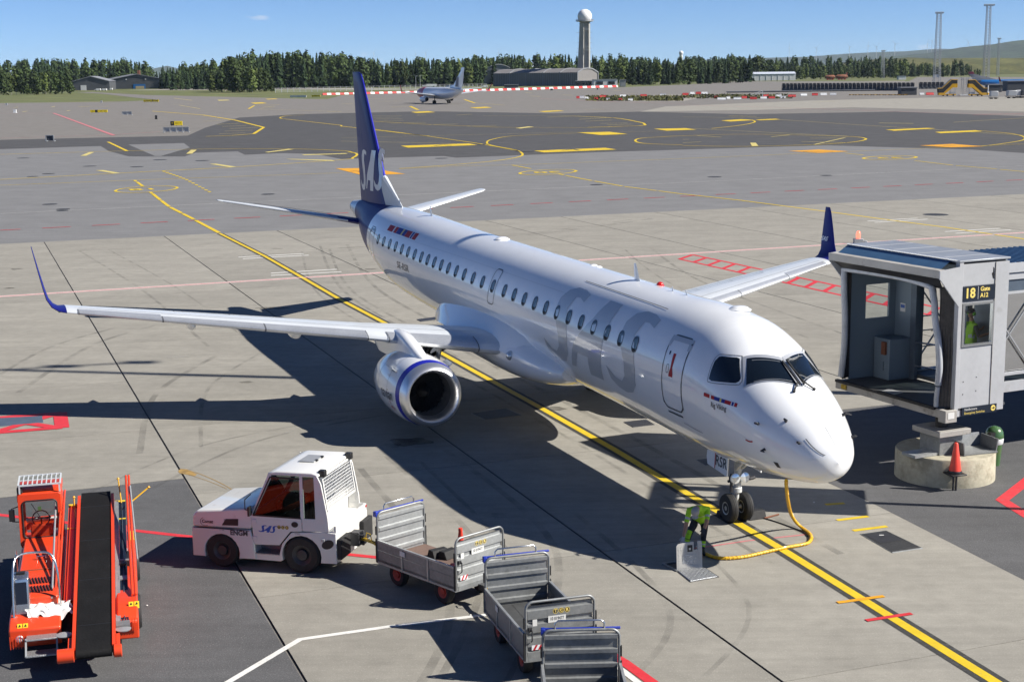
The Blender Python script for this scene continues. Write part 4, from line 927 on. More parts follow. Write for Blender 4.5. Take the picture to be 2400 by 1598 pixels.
# weeds on the island between the loose barriers
mb = MB(); rw = random.Random(3)
for k in range(1500):
    x = rw.uniform(1690, 2355); p = Z2(x, rw.uniform(663, 698)); a = rw.random()*3.14; s = rw.uniform(.3, .8)
    mb.face([(p.x-cos(a)*s, p.y-sin(a)*s, 0), (p.x+cos(a)*s, p.y+sin(a)*s, 0), (p.x+rw.uniform(-.4, .4), p.y, rw.uniform(.2, .8))])
for k in range(900):
    x = rw.uniform(0, 760); p = Z3(x, rw.uniform(655, 682)); a = rw.random()*3.14; s = rw.uniform(.3, .8)
    mb.face([(p.x-cos(a)*s, p.y-sin(a)*s, 0), (p.x+cos(a)*s, p.y+sin(a)*s, 0), (p.x+rw.uniform(-.4, .4), p.y, rw.uniform(.2, .8))])
tag(mb.build('weeds', M['bank'], fix=False), kind='stuff')
sheet('gravel_island', pl(Z2, (1640, 668), (1750, 662), (2355, 655), (2500, 670), (2355, 700), (1980, 700)), -.012, M['soil'])

# ---- dark blast screen: a row of leaning panels
def screen(x0, x1, n, yb, yt, label, Z=Z3):
    a, b = Z(x0, yb), Z(x1, yb-2); d_ = b-a; s_ = a.y/CAM_F/2.944; t = thing('blast_screen', label, 'screen wall', a, atan2(d_.y, d_.x)); H_ = (yb-yt)*s_; L_ = d_.length
    me = None
    for k in range(n):
        if me is None:
            mb = MB(); w_ = L_/n; rg = [[(w_*.06, 0, 0), (w_*.94, 0, 0)], [(w_*.05, .5, H_*.5), (w_*.95, .5, H_*.5)], [(w_*.12, .2, H_*.95), (w_*.88, .2, H_*.95)], [(w_*.2, .1, H_), (w_*.8, .1, H_)]]
            mb.loft(rg, closed=False, caps=False); o = mb.build('panel', M['carton'], t); me = o.data
        else: o = bpy.data.objects.new('panel', me); COL.objects.link(o); o.parent = t
        o.location = (L_*k/n, 0, 0)
    mb = MB()
    for k in range(n+1): mb.bar((L_*k/n, .05, 0), (L_*k/n, .3, H_*.97), .18)
    mb.box((L_/2, .6, .3), (L_, .5, .6)); mb.build('frame', M['cladding'], t)
screen(683, 1595, 33, 629, 578, 'long row of dark curved screen panels on the far apron')
screen(1630, 1802, 6, 616, 570, 'short row of dark screen panels left of the yellow stairs')
screen(2085, 2190, 4, 592, 562, 'dark screen panels behind the right yellow stairs')
simple_building('low_wall', 'long low dark kerb wall in front of the dark screen', 1704, 2140, 217.8, 213.2, 1, M['carton'], 0, 'wall')
for k in range(10):
    x = 1165+k*41; p = Z3(x, 659); s_ = p.y/CAM_F/2.944
    t = thing('baggage_dolly', 'flat yellow dolly in the row along the dark wall', 'dolly', p, 0, 'yellow dollies along the dark wall')
    mb = MB(); mb.box((0, 0, 5*s_), (36*s_, 12*s_, 3*s_)); mb.build('deck', M['yellow'], t)
    for q in (-12, 12): mb = MB(); mb.lathe([(3*s_, -1), (3*s_, 1)], (q*s_, 0, 3*s_), (0, 1, 0), 8); mb.build('wheel', M['rubber_d'], t)
# small white steps
p = Z3(515, 672); s_ = p.y/CAM_F/2.944; t = thing('step_unit', 'small white access steps behind the loose barriers', 'steps', p)
mb = MB()
for k in range(6): mb.box((-40*s_+k*13*s_, 0, (6+k*5)*s_), (14*s_, 16*s_, 1.5*s_))
mb.build('tread', M['bar_white'], t); mb = MB(); mb.bar((-45*s_, 7*s_, 16*s_), (35*s_, 7*s_, 44*s_), 1.6*s_); mb.bar((-45*s_, -7*s_, 16*s_), (35*s_, -7*s_, 44*s_), 1.6*s_); mb.bar((36*s_, 7*s_, 0), (36*s_, 7*s_, 44*s_), 1.6*s_); mb.bar((36*s_, -7*s_, 0), (36*s_, -7*s_, 44*s_), 1.6*s_); mb.build('handrail', M['bar_white'], t)
# ---- yellow passenger stairs
ZS = lambda x, y: G(2150+x/9.42, 150+y/9.42)
def stairs(x, y, sg, label):
    p = ZS(x, y); s_ = p.y/CAM_F/9.42; t = thing('passenger_stairs', label, 'stairs', p); D = 34*s_*1.6
    X = lambda q: sg*q*s_
    def plate(nm, pts, y0, y1, mt, par=t): mb = MB(); mb.prism(pts, lambda a, z: (X(a), y0, z*s_), lambda a, z: (X(a), y1, z*s_)); return mb.build(nm, M[mt], par)
    plate('canopy', [(-180, 160), (-90, 165), (110, 345), (240, 340), (240, 352), (105, 358), (-95, 178), (-180, 172)], -D, D, 'yellow')
    for y0 in (-D, D-.12): plate('side_panel', [(-160, 20), (-60, 20), (140, 180), (240, 180), (240, 265), (150, 262), (-60, 70), (-160, 70)], y0, y0+.12, 'yellow'); plate('side_glazing', [(-165, 72), (-62, 72), (130, 262), (235, 266), (235, 340), (110, 343), (-90, 163), (-175, 158)], y0+.02, y0+.09, 'rubber_d')
    mb = MB()
    for k in range(18): mb.box((X(-120+k*14), 0, (30+k*11)*s_), (15*s_, D*1.9, 3*s_))
    mb.build('tread', M['galv'], t)
    mb = MB(); mb.box((X(50), 0, 30*s_), (330*s_, D*1.5, 26*s_)); mb.build('chassis', M['yellow'], t)
    mb = MB(); mb.box((X(150), -D*.2, 60*s_), (110*s_, D, 60*s_)); mb.build('cab', M['galv'], t)
    for q in (-60, 30, 160): mb = MB(); mb.lathe([(14*s_, -D*.9), (20*s_, -D*.85), (20*s_, -D*.6), (14*s_, -D*.55)], (X(q), 0, 20*s_), (0, 1, 0), 12); mb.build('wheel', M['rubber_d'], t)
    for q in (95, 205): mb = MB(); mb.bar((X(q), -D*.5, 30*s_), (X(q), -D*.5, 335*s_), 5*s_); mb.bar((X(q), D*.5, 30*s_), (X(q), D*.5, 335*s_), 5*s_); mb.build('post', M['galv'], t)
stairs(620, 712, 1, 'left one of the two yellow passenger stairs, rising to the right')
stairs(1350, 712, -1, 'right one of the two yellow passenger stairs, rising to the left')
p = ZS(1040, 705); s_ = p.y/CAM_F/9.42; t = thing('service_scaffold', 'grey wheeled scaffold standing between the two yellow stairs', 'scaffold', p)
mb = MB()
for q in (-55, 55): mb.bar((q*s_, -1, 0), (q*s_, -1, 390*s_), 8*s_); mb.bar((q*s_, 1, 0), (q*s_, 1, 390*s_), 8*s_)
mb.build('post', M['galv'], t); mb = MB(); mb.box((50*s_, 0, 390*s_), (300*s_, 2.4, 8*s_)); mb.box((50*s_, 0, 350*s_), (250*s_, 2.4, 10*s_)); mb.build('platform', M['galv'], t)
mb = MB(); mb.box((0, 0, 14*s_), (240*s_, 2.6, 20*s_)); mb.build('base', M['bar_white'], t)
for k in range(9): mb = MB(); mb.bar((-50*s_, -1.1, (40+k*36)*s_), (50*s_, -1.1, (40+k*36)*s_), 6*s_); mb.build('rung', M['galv'], t)
def cart_box(x, y, w_, h_, label, mat, Z=ZS):
    p = Z(x, y); s_ = p.y/CAM_F/9.42; t = thing('small_cart', label, 'cart', p)
    mb = MB(); mb.box((0, 0, (h_*.6+18)*s_), (w_*s_, w_*s_*.8, h_*s_*.8)); mb.build('body', mat, t, bevel=.15)
    mb = MB(); mb.box((0, 0, 24*s_), (w_*s_*1.05, w_*s_*.82, 8*s_)); mb.bar((-w_*s_*.5, 0, 22*s_), (-w_*s_*.75, 0, 60*s_), 5*s_); mb.build('frame', M['darkmetal'], t)
    for q in (-.3, .3): mb = MB(); mb.lathe([(16*s_, -1), (16*s_, 1)], (q*w_*s_, 0, 16*s_), (0, 1, 0), 10); mb.build('wheel', M['rubber_d'], t)
cart_box(1680, 775, 165, 150, 'grey box cart standing in front of the right yellow stairs', M['galv'])
cart_box(2075, 760, 195, 150, 'grey cart left of the white one near the right edge', M['galv'])
cart_box(2228, 752, 95, 150, 'white cart beside the grey one near the right edge', M['bar_white'])
cart_box(2345, 752, 110, 150, 'dark cart cut by the right picture edge', M['carton'])
p = ZS(1555, 690); s_ = p.y/CAM_F/9.42; t = thing('lamp_column', 'short white lamp column beside the right yellow stairs', 'column', p)
mb = MB(); mb.lathe([(26*s_, 0), (26*s_, 60*s_), (12*s_, 70*s_), (12*s_, 210*s_)], (0, 0, 0), (0, 0, 1), 10); mb.build('post', M['bar_white'], t, 40); mb = MB(); mb.lathe([(27*s_, 5*s_), (27*s_, 50*s_)], (0, 0, 0), (0, 0, 1), 10); mb.build('band', M['yellow'], t, 40)

# ---- taxi signs on the left
def sign_board(Z, x0, x1, y0, y1, parts, label, nm='taxi_sign', cat='sign', txt=()):
    a, b = Z(x0, y1+3), Z(x1, y1+3); s_ = a.y/CAM_F/2.944; H_ = (y1-y0)*s_; w_ = (b-a).length
    t = thing(nm, label, cat, (a+b)/2, atan2((b-a).y, (b-a).x)+.42); tot = sum(p_[0] for p_ in parts); x = -w_/2
    for fr, mt in parts:
        ww = w_*fr/tot; mb = MB(); mb.box((x+ww/2, 0, 3*s_+H_/2), (ww*.985, .25, H_)); mb.build('panel', M[mt], t); x += ww
    mb = MB()
    for q in (-.4, 0, .4): mb.box((q*w_, 0, 1.5*s_), (.12, .12, 3*s_))
    mb.build('leg', M['darkmetal'], t)
    for tx, fx, mt in txt: lettering(tx, H_*.62, lambda u, v: (fx*w_+u, -.14, 3*s_+H_/2+v), M[mt], t, 'sign_lettering')
    return t
sign_board(Z1, 636, 730, 760, 777, ((27, 'sign_y'), (14, 'sign_k'), (26, 'sign_y'), (27, 'sign_y')), 'long yellow and black taxi sign left of the grey frame', txt=(('A4', -.36, 'sign_k'), ('Y', -.07, 'sign_y'), ('S3', .14, 'sign_k'), ('D1', .38, 'sign_k')))
sign_board(Z1, 1183, 1254, 838, 866, ((22, 'sign_k'), (49, 'sign_y')), 'yellow taxi sign with a black end above the wide grey frame', txt=(('Y', -.35, 'sign_y'), ('D1 >', .16, 'sign_k')))
sign_board(Z1, 1004, 1083, 690, 704, ((46, 'sign_y'), (3, 'sign_k'), (28, 'sign_y')), 'yellow taxi sign at the tip of the left grass', txt=(('A4 D2', -.2, 'sign_k'), ('W2', .33, 'sign_k')))
sign_board(Z1, 2158, 2203, 658, 669, ((1, 'sign_y'),), 'small yellow sign right of the round tree clump', txt=(('A C D', 0, 'sign_k'),))
sign_board(Z1, 2016, 2100, 660, 674, ((1, 'bar_white'), (1, 'bar_white'), (1, 'bar_white')), 'low white boards left of the striped barriers', 'white_boards', 'boards', txt=(('17 18', 0, 'sign_k'),))
def frame_panel(Z, x0, x1, y0, y1, n, label, mat='galv'):
    a, b = Z(x0, y1), Z(x1, y1); s_ = a.y/CAM_F/2.944; H_ = (y1-y0)*s_; w_ = (b-a).length; t = thing('sign_frame', label, 'frame', (a+b)/2)
    for k in range(n):
        mb = MB(); mb.box((-w_/2+w_*(k+.5)/n, 0, H_*.55), (w_/n*.86, .08, H_*.8)); mb.build('panel', M[mat], t)
    mb = MB()
    for k in range(n+1): mb.bar((-w_/2+w_*k/n, -.1, 0), (-w_/2+w_*k/n, -.1, H_), .14); mb.bar((-w_/2+w_*k/n, -.1, 0), (-w_/2+w_*k/n, .9, 0.05), .1)
    mb.bar((-w_/2, -.1, H_), (w_/2, -.1, H_), .12); mb.build('rack', M['galv'], t)
frame_panel(Z1, 1140, 1294, 880, 915, 4, 'wide grey back of a sign frame on the left taxiway')
frame_panel(Z1, 850, 903, 772, 796, 2, 'small grey back of a sign frame left of the wide one')
frame_panel(Z4, 322, 369, 53, 93, 1, 'small dark mesh panel standing on the left taxiway', 'cladding')
for Z, x, y, w_, h_, mt, lb in ((Z1, 1078, 824, 14, 26, 'sign_k', 'small black box beside the sign frames'), (Z1, 104, 780, 18, 22, 'bar_white', 'small white box near the left picture edge'), (Z1, 46, 728, 12, 14, 'galv', 'tiny grey marker at the left picture edge'), (Z1, 700, 710, 12, 14, 'galv', 'tiny grey marker on the grass edge'), (Z2, 210, 634, 6, 32, 'bar_white', 'thin white marker post behind the striped barriers'), (Z2, 1450, 624, 16, 12, 'sign_k', 'small dark light box right of the distant jet'), (Z2, 1767, 620, 8, 11, 'sign_k', 'tiny dark light box at the far apron edge')):
    p = Z(x, y); s_ = p.y/CAM_F/2.944; mb = MB(); mb.box((0, 0, h_*s_*.55), (w_*s_, w_*s_*.7, h_*s_*.9)); mb.box((0, 0, h_*s_*.05), (w_*s_*1.4, w_*s_, h_*s_*.1))
    o = mb.build('marker_box', M[mt]); o.location = p; tag(o, lb, 'marker')
# parked vehicles and clutter along the far road
def far_van(Z, x, y, w_, h_, label, mat, truck=False):
    p = Z(x, y); s_ = p.y/CAM_F/2.944; t = thing('truck' if truck else 'van', label, 'truck' if truck else 'van', p); L_, H_ = w_*s_, h_*s_
    mb = MB(); mb.prism([(-L_/2, H_*.2), (L_/2, H_*.2), (L_/2, H_), (-L_*.25, H_), (-L_*.42, H_*.6), (-L_/2, H_*.55)], lambda a, z: (a, -1, z), lambda a, z: (a, 1, z)); mb.build('body', M[mat], t)
    mb = MB(); mb.prism([(-L_*.42, H_*.6), (-L_*.2, H_*.6), (-L_*.2, H_*.88), (-L_*.27, H_*.9)], lambda a, z: (a, -1.03, z), lambda a, z: (a, 1.03, z)); mb.build('window', M['glass'], t)
    for q in (-.3, .3): mb = MB(); mb.lathe([(H_*.2, -1.05), (H_*.2, 1.05)], (q*L_, 0, H_*.2), (0, 1, 0), 10); mb.build('wheel', M['rubber_d'], t)
far_van(Z1, 675, 628, 40, 15, 'white car in front of the dark hangar', 'bar_white'); far_van(Z1, 718, 628, 38, 15, 'white car right of the first hangar car', 'bar_white'); far_van(Z1, 765, 624, 22, 14, 'white van at the hangar corner', 'bar_white')
far_van(Z2, 608, 602, 95, 20, 'long white truck behind the distant jet', 'bar_white', True); far_van(Z2, 755, 602, 60, 14, 'blue truck hidden behind the distant jet tail', 'bluepaint', True); far_van(Z2, 990, 605, 40, 15, 'white car beside the grey tent hangar', 'bar_white')
far_van(Z3, 535, 556, 40, 24, 'dark truck parked in front of the white hall', 'carton', True); far_van(Z3, 632, 556, 28, 14, 'white van at the right end of the white hall', 'bar_white')
simple_building('cargo_box', 'small grey cargo boxes beside the striped barriers', 1182, 1215, 207.5, 199.5, 4, M['cladding'], 0, 'boxes')
# wire fence along the far road
a, b = Z1(1900, 642), Z2(1000, 606); d_ = b-a; n = 40; t = thing('wire_fence', 'grey wire fence running along the far road', 'fence', a, atan2(d_.y, d_.x)); L_ = d_.length
for k in range(n+1): mb = MB(); mb.box((L_*k/n, 0, 1.5), (.25, .25, 3.0)); mb.build('post', M['galv'], t)
mb = MB()
for z in (.4, 1.2, 2.0, 2.9): mb.bar((0, 0, z), (L_, 0, z), .1)
mb.build('wire', M['galv'], t)
for x, y in ((238, 575), (245, 575), (297, 575), (545, 600), (515, 604), (1925, 560), (1900, 560)):
    p = Z2(x, y+5); s_ = p.y/CAM_F/2.944; t = thing('lamp_post', 'slim grey lamp post in front of the wood', 'lamp post', p, 0, 'lamp posts in front of the wood'); mb = MB(); mb.tube([(0, 0, 0), (0, 0, 80*s_)], .16, 6); mb.build('pole', M['galv'], t); mb = MB(); mb.box((.6, 0, 80*s_), (1.8, .6, .4)); mb.build('lamp', M['galv'], t)

# ---- jets in the distance
def jet(name, label, p, rot, L_=39.5, span=35.8, body='white', nose=None, tailc='white', finc=None, engines=True, fh=12.5, r=1.95):
    t = thing(name, label, 'airliner', p, rot); zc = 3.6 if r > 1.5 else 2.6
    def fr(x): return r*(1-max(0, (x-(L_-6))/6)**2.2)**.6 if x > L_-6 else r*(1-max(0, (12-x)/12)**1.7)+.15
    st = [0, 1, 3, 5, 8, 12, 16, 22, 28, L_-9, L_-6, L_-5, L_-4, L_-3, L_-2, L_-1, L_-.3, L_]
    zf = lambda x: zc+max(0, (12-x)/12)**1.6*1.25
    mb = MB(); rg = [[(x, fr(x)*cos(a), zf(x)+fr(x)*1.03*sin(a)) for a in [2*pi*j/24 for j in range(24)]] for x in st]; mb.loft(rg)
    o = mb.build('fuselage', [M[body], M[nose or body]], t, 60)
    if nose:
        for f in o.data.polygons:
            if f.center.x > L_-10: f.material_index = 1
    def surf(nm, secs, mt, par=t):
        mb = MB(); mb.loft([[(x0, y, z), (x0+(x1-x0)*.6, y, z+th), (x1, y, z), (x0+(x1-x0)*.6, y, z-th)] if not vert else [(x0, 0, z), (x0+(x1-x0)*.6, th, z), (x1, 0, z), (x0+(x1-x0)*.6, -th, z)] for x0, x1, y, z, th, vert in secs]); return mb.build(nm, M[mt], par, 40)
    for sd in (1, -1):
        w_ = surf('wing', [(L_*.40, L_*.62, sd*1.2, zc-.9, .5, 0), (L_*.42, L_*.53, sd*6, zc-.35, .3, 0), (L_*.365, L_*.40, sd*span/2*.94, zc+.9, .12, 0)], 'wing')
        surf('winglet', [(L_*.365, L_*.40, sd*span/2*.94, zc+.9, .12, 0), (L_*.345, L_*.36, sd*span/2, zc+3.1, .05, 0)], finc or 'redpaint', w_)
        surf('tailplane', [(1.5, 6.0, sd*.6, zc+1.3, .2, 0), (-.4, 1.4, sd*7.1, zc+1.95, .08, 0)], 'wing')
        if engines:
            mb = MB(); mb.lathe([(.7, -2.4), (.95, -1.2), (1.05, .2), (1.0, 1.6), (.86, 2.1), (.8, 1.6), (.7, -2.3)], (L_*.58, sd*4.9, 1.55), (1, 0, 0), 20, caps=False); e_ = mb.build('engine', M['white'], t, 40)
            mb = MB(); mb.lathe([(.72, -2.3), (.3, -3.1), (.02, -3.3)], (L_*.58, sd*4.9, 1.55), (1, 0, 0), 16); mb.build('nozzle', M['rubber_d'], e_, 40)
        for y in (-.35, .35):
            mb = MB(); mb.lathe([(.3, -.17), (.55, -.17), (.57, 0), (.55, .17), (.3, .17)], (L_*.47, sd*2.86+y, .57), (0, 1, 0), 16); mb.build('wheel', M['rubber_d'], t, 40)
        mb = MB(); mb.tube([(L_*.47, sd*2.86, .5), (L_*.47, sd*2.6, zc-.6)], .16, 8); mb.build('main_strut', M['darkmetal'], t)
    for y in (-.2, .2): mb = MB(); mb.lathe([(.2, -.1), (.34, -.1), (.34, .1), (.2, .1)], (L_-4, y, .35), (0, 1, 0), 12); mb.build('nose_wheel', M['rubber_d'], t, 40)
    mb = MB(); mb.tube([(L_-4, 0, .35), (L_-4, 0, zc-1)], .12, 8); mb.build('nose_strut', M['darkmetal'], t)
    surf('fin', [(1.6, 13.5, 0, zc+1.55, .10, 1), (.7, 8.2, 0, zc+3.0, .22, 1), (-.6, 2.2, 0, fh-1.2, .14, 1)], tailc)
    surf('fin_tip', [(-.6, 2.2, 0, fh-1.2, .14, 1), (-.85, 1.5, 0, fh, .06, 1)], finc or tailc)
    return t
p = (G(1065, 242)+G(1005, 244))/2; hd = radians(90+27); L_ = 39.5
t = jet('distant_airliner', 'white jet with a dark red nose taxiing away in the distance', p-Vector((cos(hd), sin(hd), 0))*L_*.47, hd, nose='redpaint')
mb = MB(); mb.prism([(4.2, 6.0), (6.2, 6.0), (5.4, 8.2), (4.4, 9.6), (3.4, 9.2)], lambda x, z: (x, .30, z), lambda x, z: (x, .34, z)); mb.build('tail_portrait', M['roofgrey'], t)
p = ZS(2250, 600); hd = radians(8)
jet('turboprop', 'blue and white propeller airliner partly hidden behind the far right containers', ZS(1430, 560)+Vector((0, 20, 0)), radians(-6), 31, 28, 'bluepaint', None, 'roofgrey', 'maroon', False, 8.3, 1.5)
# ------------------------------------------------------------------ the parked airliner (stand frame, s aft of the nose gear)

def A(s, t, z): return Vector((-s, -t, z))
S0, FK = -4.173, 0.009
_xt = [S0+q for q in (0, .06, .2, .5, 1, 1.6, 2.3, 3.0, 4, 5.5, 7)]
F_TOP = (_xt+[18, 24, 29, 33.2, 34.3], [2.45, 2.69, 2.875, 3.16, 3.48, 3.82, 4.20, 4.63, 4.89, 4.965, 4.93, 4.895, 4.95, 4.87, 4.70, 4.60])
F_BOT = (_xt+[16, 20, 24, 28, 33.2, 34.3], [2.45, 2.21, 2.05, 1.90, 1.80, 1.725, 1.655, 1.605, 1.55, 1.545, 1.575, 1.599, 1.615, 1.70, 2.27, 3.72, 4.05])
F_WID = (_xt+[20, 25, 29, 33.2, 34.3], [0, .24, .48, .69, .93, 1.13, 1.265, 1.375, 1.455, 1.50, 1.505, 1.505, 1.45, 1.1, .36, .26])
def pchip(xy, x):
    xs, ys = xy; n = len(xs)
    if 'm' not in pchip.__dict__: pchip.m = {}
    if id(xy) not in pchip.m:
        h = [xs[i+1]-xs[i] for i in range(n-1)]; d = [(ys[i+1]-ys[i])/h[i] for i in range(n-1)]
        m = [d[0]]+[0]*(n-2)+[d[-1]]
        for i in range(1, n-1):
            if d[i-1]*d[i] > 0:
                w1 = 2*h[i]+h[i-1]; w2 = h[i]+2*h[i-1]; m[i] = (w1+w2)/(w1/d[i-1]+w2/d[i])
        pchip.m[id(xy)] = m
    m = pchip.m[id(xy)]
    i = 0
    while i < n-2 and x > xs[i+1]: i += 1
    h = xs[i+1]-xs[i]; t = (x-xs[i])/h
    return (1+2*t)*(1-t)**2*ys[i]+t*(1-t)**2*h*m[i]+t*t*(3-2*t)*ys[i+1]+t*t*(t-1)*h*m[i+1]
def fsec(s):
    s = min(max(s, S0+1e-4), 34.3); zt, zb, w = pchip(F_TOP, s), pchip(F_BOT, s), pchip(F_WID, s)
    return zt+FK*s, zb+FK*s, zb+.52*(zt-zb)+FK*s, max(w, 1e-3)
def fpt(s, th, off=0.0):
    zt, zb, zm, w = fsec(s); sn = sin(th); hh = (zt-zm) if sn > 0 else (zm-zb)
    return A(s, (w+off)*cos(th), zm+(hh+off)*sn)
def ftw(s, z):
    zt, zb, zm, w = fsec(s); q = (z-zm)/((zt-zm) if z > zm else (zm-zb)); return w*sqrt(max(0, 1-q*q))
def on_fus(s, z, off=0.006, side=1):
    """point of the skin at station s, height z on the starboard (1) or port (-1) side, lifted by off"""
    zt, zb, zm, w = fsec(s); hh = (zt-zm) if z > zm else (zm-zb); q = max(-1, min(1, (z-zm)/hh))
    th = math.asin(q); n = Vector((cos(th)/w, sin(th)/hh)); n.normalize()
    zt2, zb2, zm2, w2 = fsec(s+.05); dw = (ftw(s+.05, z)-ftw(s, z))/.05
    N3 = Vector((dw, 0, 0)); nx = Vector((-dw*n.x, n.x, n.y)); nx.normalize()
    return A(s+nx.x*off, side*(w*cos(th)+nx.y*off), zm+hh*q+nx.z*off)

plane = thing('airliner', 'white twin-jet airliner with a blue tail parked on the yellow stand line', 'airliner', (PX, PY, 0), STAND_ROT)
# fuselage
st_ = [S0+7*(k/46)**2 for k in range(47)]+[S0+7+.6*k for k in range(1, 41)]
st_ = [s for s in st_ if s < 26.5]+[26.5+k*.3 for k in range(27)]
mb = MB(); NT = 72
rings = [[fpt(s, 2*pi*j/NT) for j in range(NT)] for s in st_]
mb.loft(rings, caps=False)
fus = mb.build('fuselage', [M['white'], M['blue'], M['alu']], plane)
bm = bmesh.new(); bm.from_mesh(fus.data)
# the livery's colour border, a slanting cut round the tail, and the bare tail cone
for co, no in ((A(28.05, 0, 4.6), Vector((-1, 0, .06))), (A(33.0, 0, 4.4), Vector((-1, 0, -.25)))):
    bmesh.ops.bisect_plane(bm, geom=bm.verts[:]+bm.edges[:]+bm.faces[:], plane_co=co, plane_no=no, dist=1e-4)
for f in bm.faces:
    c = f.calc_center_median()
    f.material_index = 2 if (c-A(33.0, 0, 4.4)).dot(Vector((-1, 0, -.25))) > 0 else 1 if (c-A(28.05, 0, 4.6)).dot(Vector((-1, 0, .06))) > 0 else 0
    f.smooth = True
bm.to_mesh(fus.data); bm.free()
mb = MB(); mb.lathe([(.21, 0), (.20, -.25), (.02, -.26)], A(34.32, 0, fsec(34.3)[2]), (1, 0, 0), 20)
mb.build('exhaust_outlet', M['darkmetal'], plane, 40)
mb = MB(); mb.lathe([(.27, 0), (.25, .10), (.2, .09), (.19, 0)], A(34.3, 0, fsec(34.3)[2]), (-1, 0, .25), 20, caps=False)
mb.build('exhaust_rim', M['alu'], plane, 40)

# cabin windows
def rounded(cx, cy, w, h, r, n=5):
    out = []
    for (x, y, a0) in ((cx+w/2-r, cy+h/2-r, 0), (cx-w/2+r, cy+h/2-r, 90), (cx-w/2+r, cy-h/2+r, 180), (cx+w/2-r, cy-h/2+r, 270)):
        out += [(x+r*cos(radians(a0+90*k/n)), y+r*sin(radians(a0+90*k/n))) for k in range(n+1)]
    return out
win_s = [2.51+.8275*k for k in range(12)]+[12.62]+[13.57, 14.46, 15.33, 16.14, 16.95, 17.73, 18.5, 19.24, 19.98, 20.78, 21.58, 22.39, 23.22, 24.06, 24.92, 25.77]
for side in (1, -1):
    for s in win_s:
        zc = 3.845+.0098*s
        mb = MB()
        o_, i_ = rounded(s, zc, .275, .385, .130), rounded(s, zc, .25, .36, .118)
        n = len(o_)
        rg = [[on_fus(x, z, .002, side) for x, z in o_], [on_fus(x, z, .015, side) for x, z in o_], [on_fus(x, z, .015, side) for x, z in i_], [on_fus(x, z, .009, side) for x, z in i_]]
        mb.loft(rg, caps=False)
        fr = mb.build('window', M['ink'], plane, 30)
        mb = MB(); mb.face([on_fus(x, z, .010, side) for x, z in i_]); mb.build('pane', M['pane'], fr)
        mb = MB(); lo = [(x, z) for x, z in i_ if z < zc-.075]; lo.sort(key=lambda p: atan2(p[1]-zc, p[0]-s))
        mb.face([on_fus(x, z, .012, side) for x, z in lo]); mb.build('pane_lower_part', M['rubber_d'], fr)  # black face covering the lower part of each pane

def outline(pts, w, name, mat, parent, side=1, off=.008):
    """thin raised line following the skin through (s, z) points"""
    pts = curve([Vector((p[0], p[1], 0)) for p in pts], 5); mb = MB(); k = len(pts); L_, R_ = [], []
    for i in range(k):
        d = (pts[min(i+1, k-1)]-pts[max(i-1, 0)]).normalized(); nn = Vector((-d.y, d.x, 0))*w/2
        L_.append(on_fus((pts[i]+nn).x, (pts[i]+nn).y, off, side)); R_.append(on_fus((pts[i]-nn).x, (pts[i]-nn).y, off, side))
    for i in range(k-1): mb.face([L_[i], L_[i+1], R_[i+1], R_[i]])
    return mb.build(name, mat, parent)
def skin(x, y): return on_fus(x, y, .007)
# doors on the visible side (and their twins)
for side in (1, -1):
    ring_ = rounded(.46, 3.52, .92, 1.66, .2, 4); ring_.append(ring_[0])
    d_ = MB(); d_.face([on_fus(x, z, .004, side) for x, z in rounded(.46, 3.52, .86, 1.6, .2)])
    door = decal([rounded(.46, 3.52, .86, 1.6, .18, 4)], lambda x, y, sd=side: on_fus(x, y, .004, sd), M['white'], plane, 'door', .12)
    outline(ring_, .035, 'door_seal', M['ink'], door, side)
    decal([[(.0, 4.34), (.92, 4.34), (.95, 4.1), (.84, 4.1), (.80, 4.24), (.12, 4.24), (.08, 4.1), (-.03, 4.1)]], lambda x, y, sd=side: on_fus(x, y, .009, sd), M['titlegrey'], door, 'door_head_seal', .1)
    outline([(.82, 2.58), (.12, 2.58)], .045, 'door_sill', M['ink'], door, side)
    decal([[(.45, 3.98), (.57, 3.98), (.55, 3.66), (.60, 3.52), (.60, 3.45), (.42, 3.45), (.42, 3.52), (.47, 3.66)]], lambda x, y, sd=side: on_fus(x, y, .009, sd), M['redprint'], door, 'handle_marking', .1)
    outline([(.73, 3.70), (.73, 3.54), (.64, 3.54), (.64, 3.70), (.73, 3.70)], .018, 'handle_recess', M['ink'], door, side)
    decal([rounded(.73, 3.97, .06, .09, .028)], lambda x, y, sd=side: on_fus(x, y, .009, sd), M['glass'], door, 'peephole', 0)
    ex = rounded(12.62, 3.95, .52, 1.02, .12, 4); ex.append(ex[0])
    outline(ex, .03, 'exit_door', M['ink'], plane, side)
    ad = rounded(27.0, 3.62, .80, 1.66, .2, 4); ad.append(ad[0])
    outline(ad, .035, 'aft_door', M['ink'], plane, side)
    decal([[(26.62, 4.40), (27.38, 4.40), (27.44, 4.2), (27.34, 4.2), (27.28, 4.31), (26.72, 4.31), (26.66, 4.2), (26.56, 4.2)]], lambda x, y, sd=side: on_fus(x, y, .009, sd), M['ink'], plane, 'aft_door_head', .1)
    # a cargo door low on the side
    cg = rounded(5.2, 2.2, 1.3, .95, .1, 3); cg.append(cg[0])
    if side == 1: outline([(.2, 2.42), (-.6, 2.36)], .012, 'panel_seam', M['seam'], plane, side)
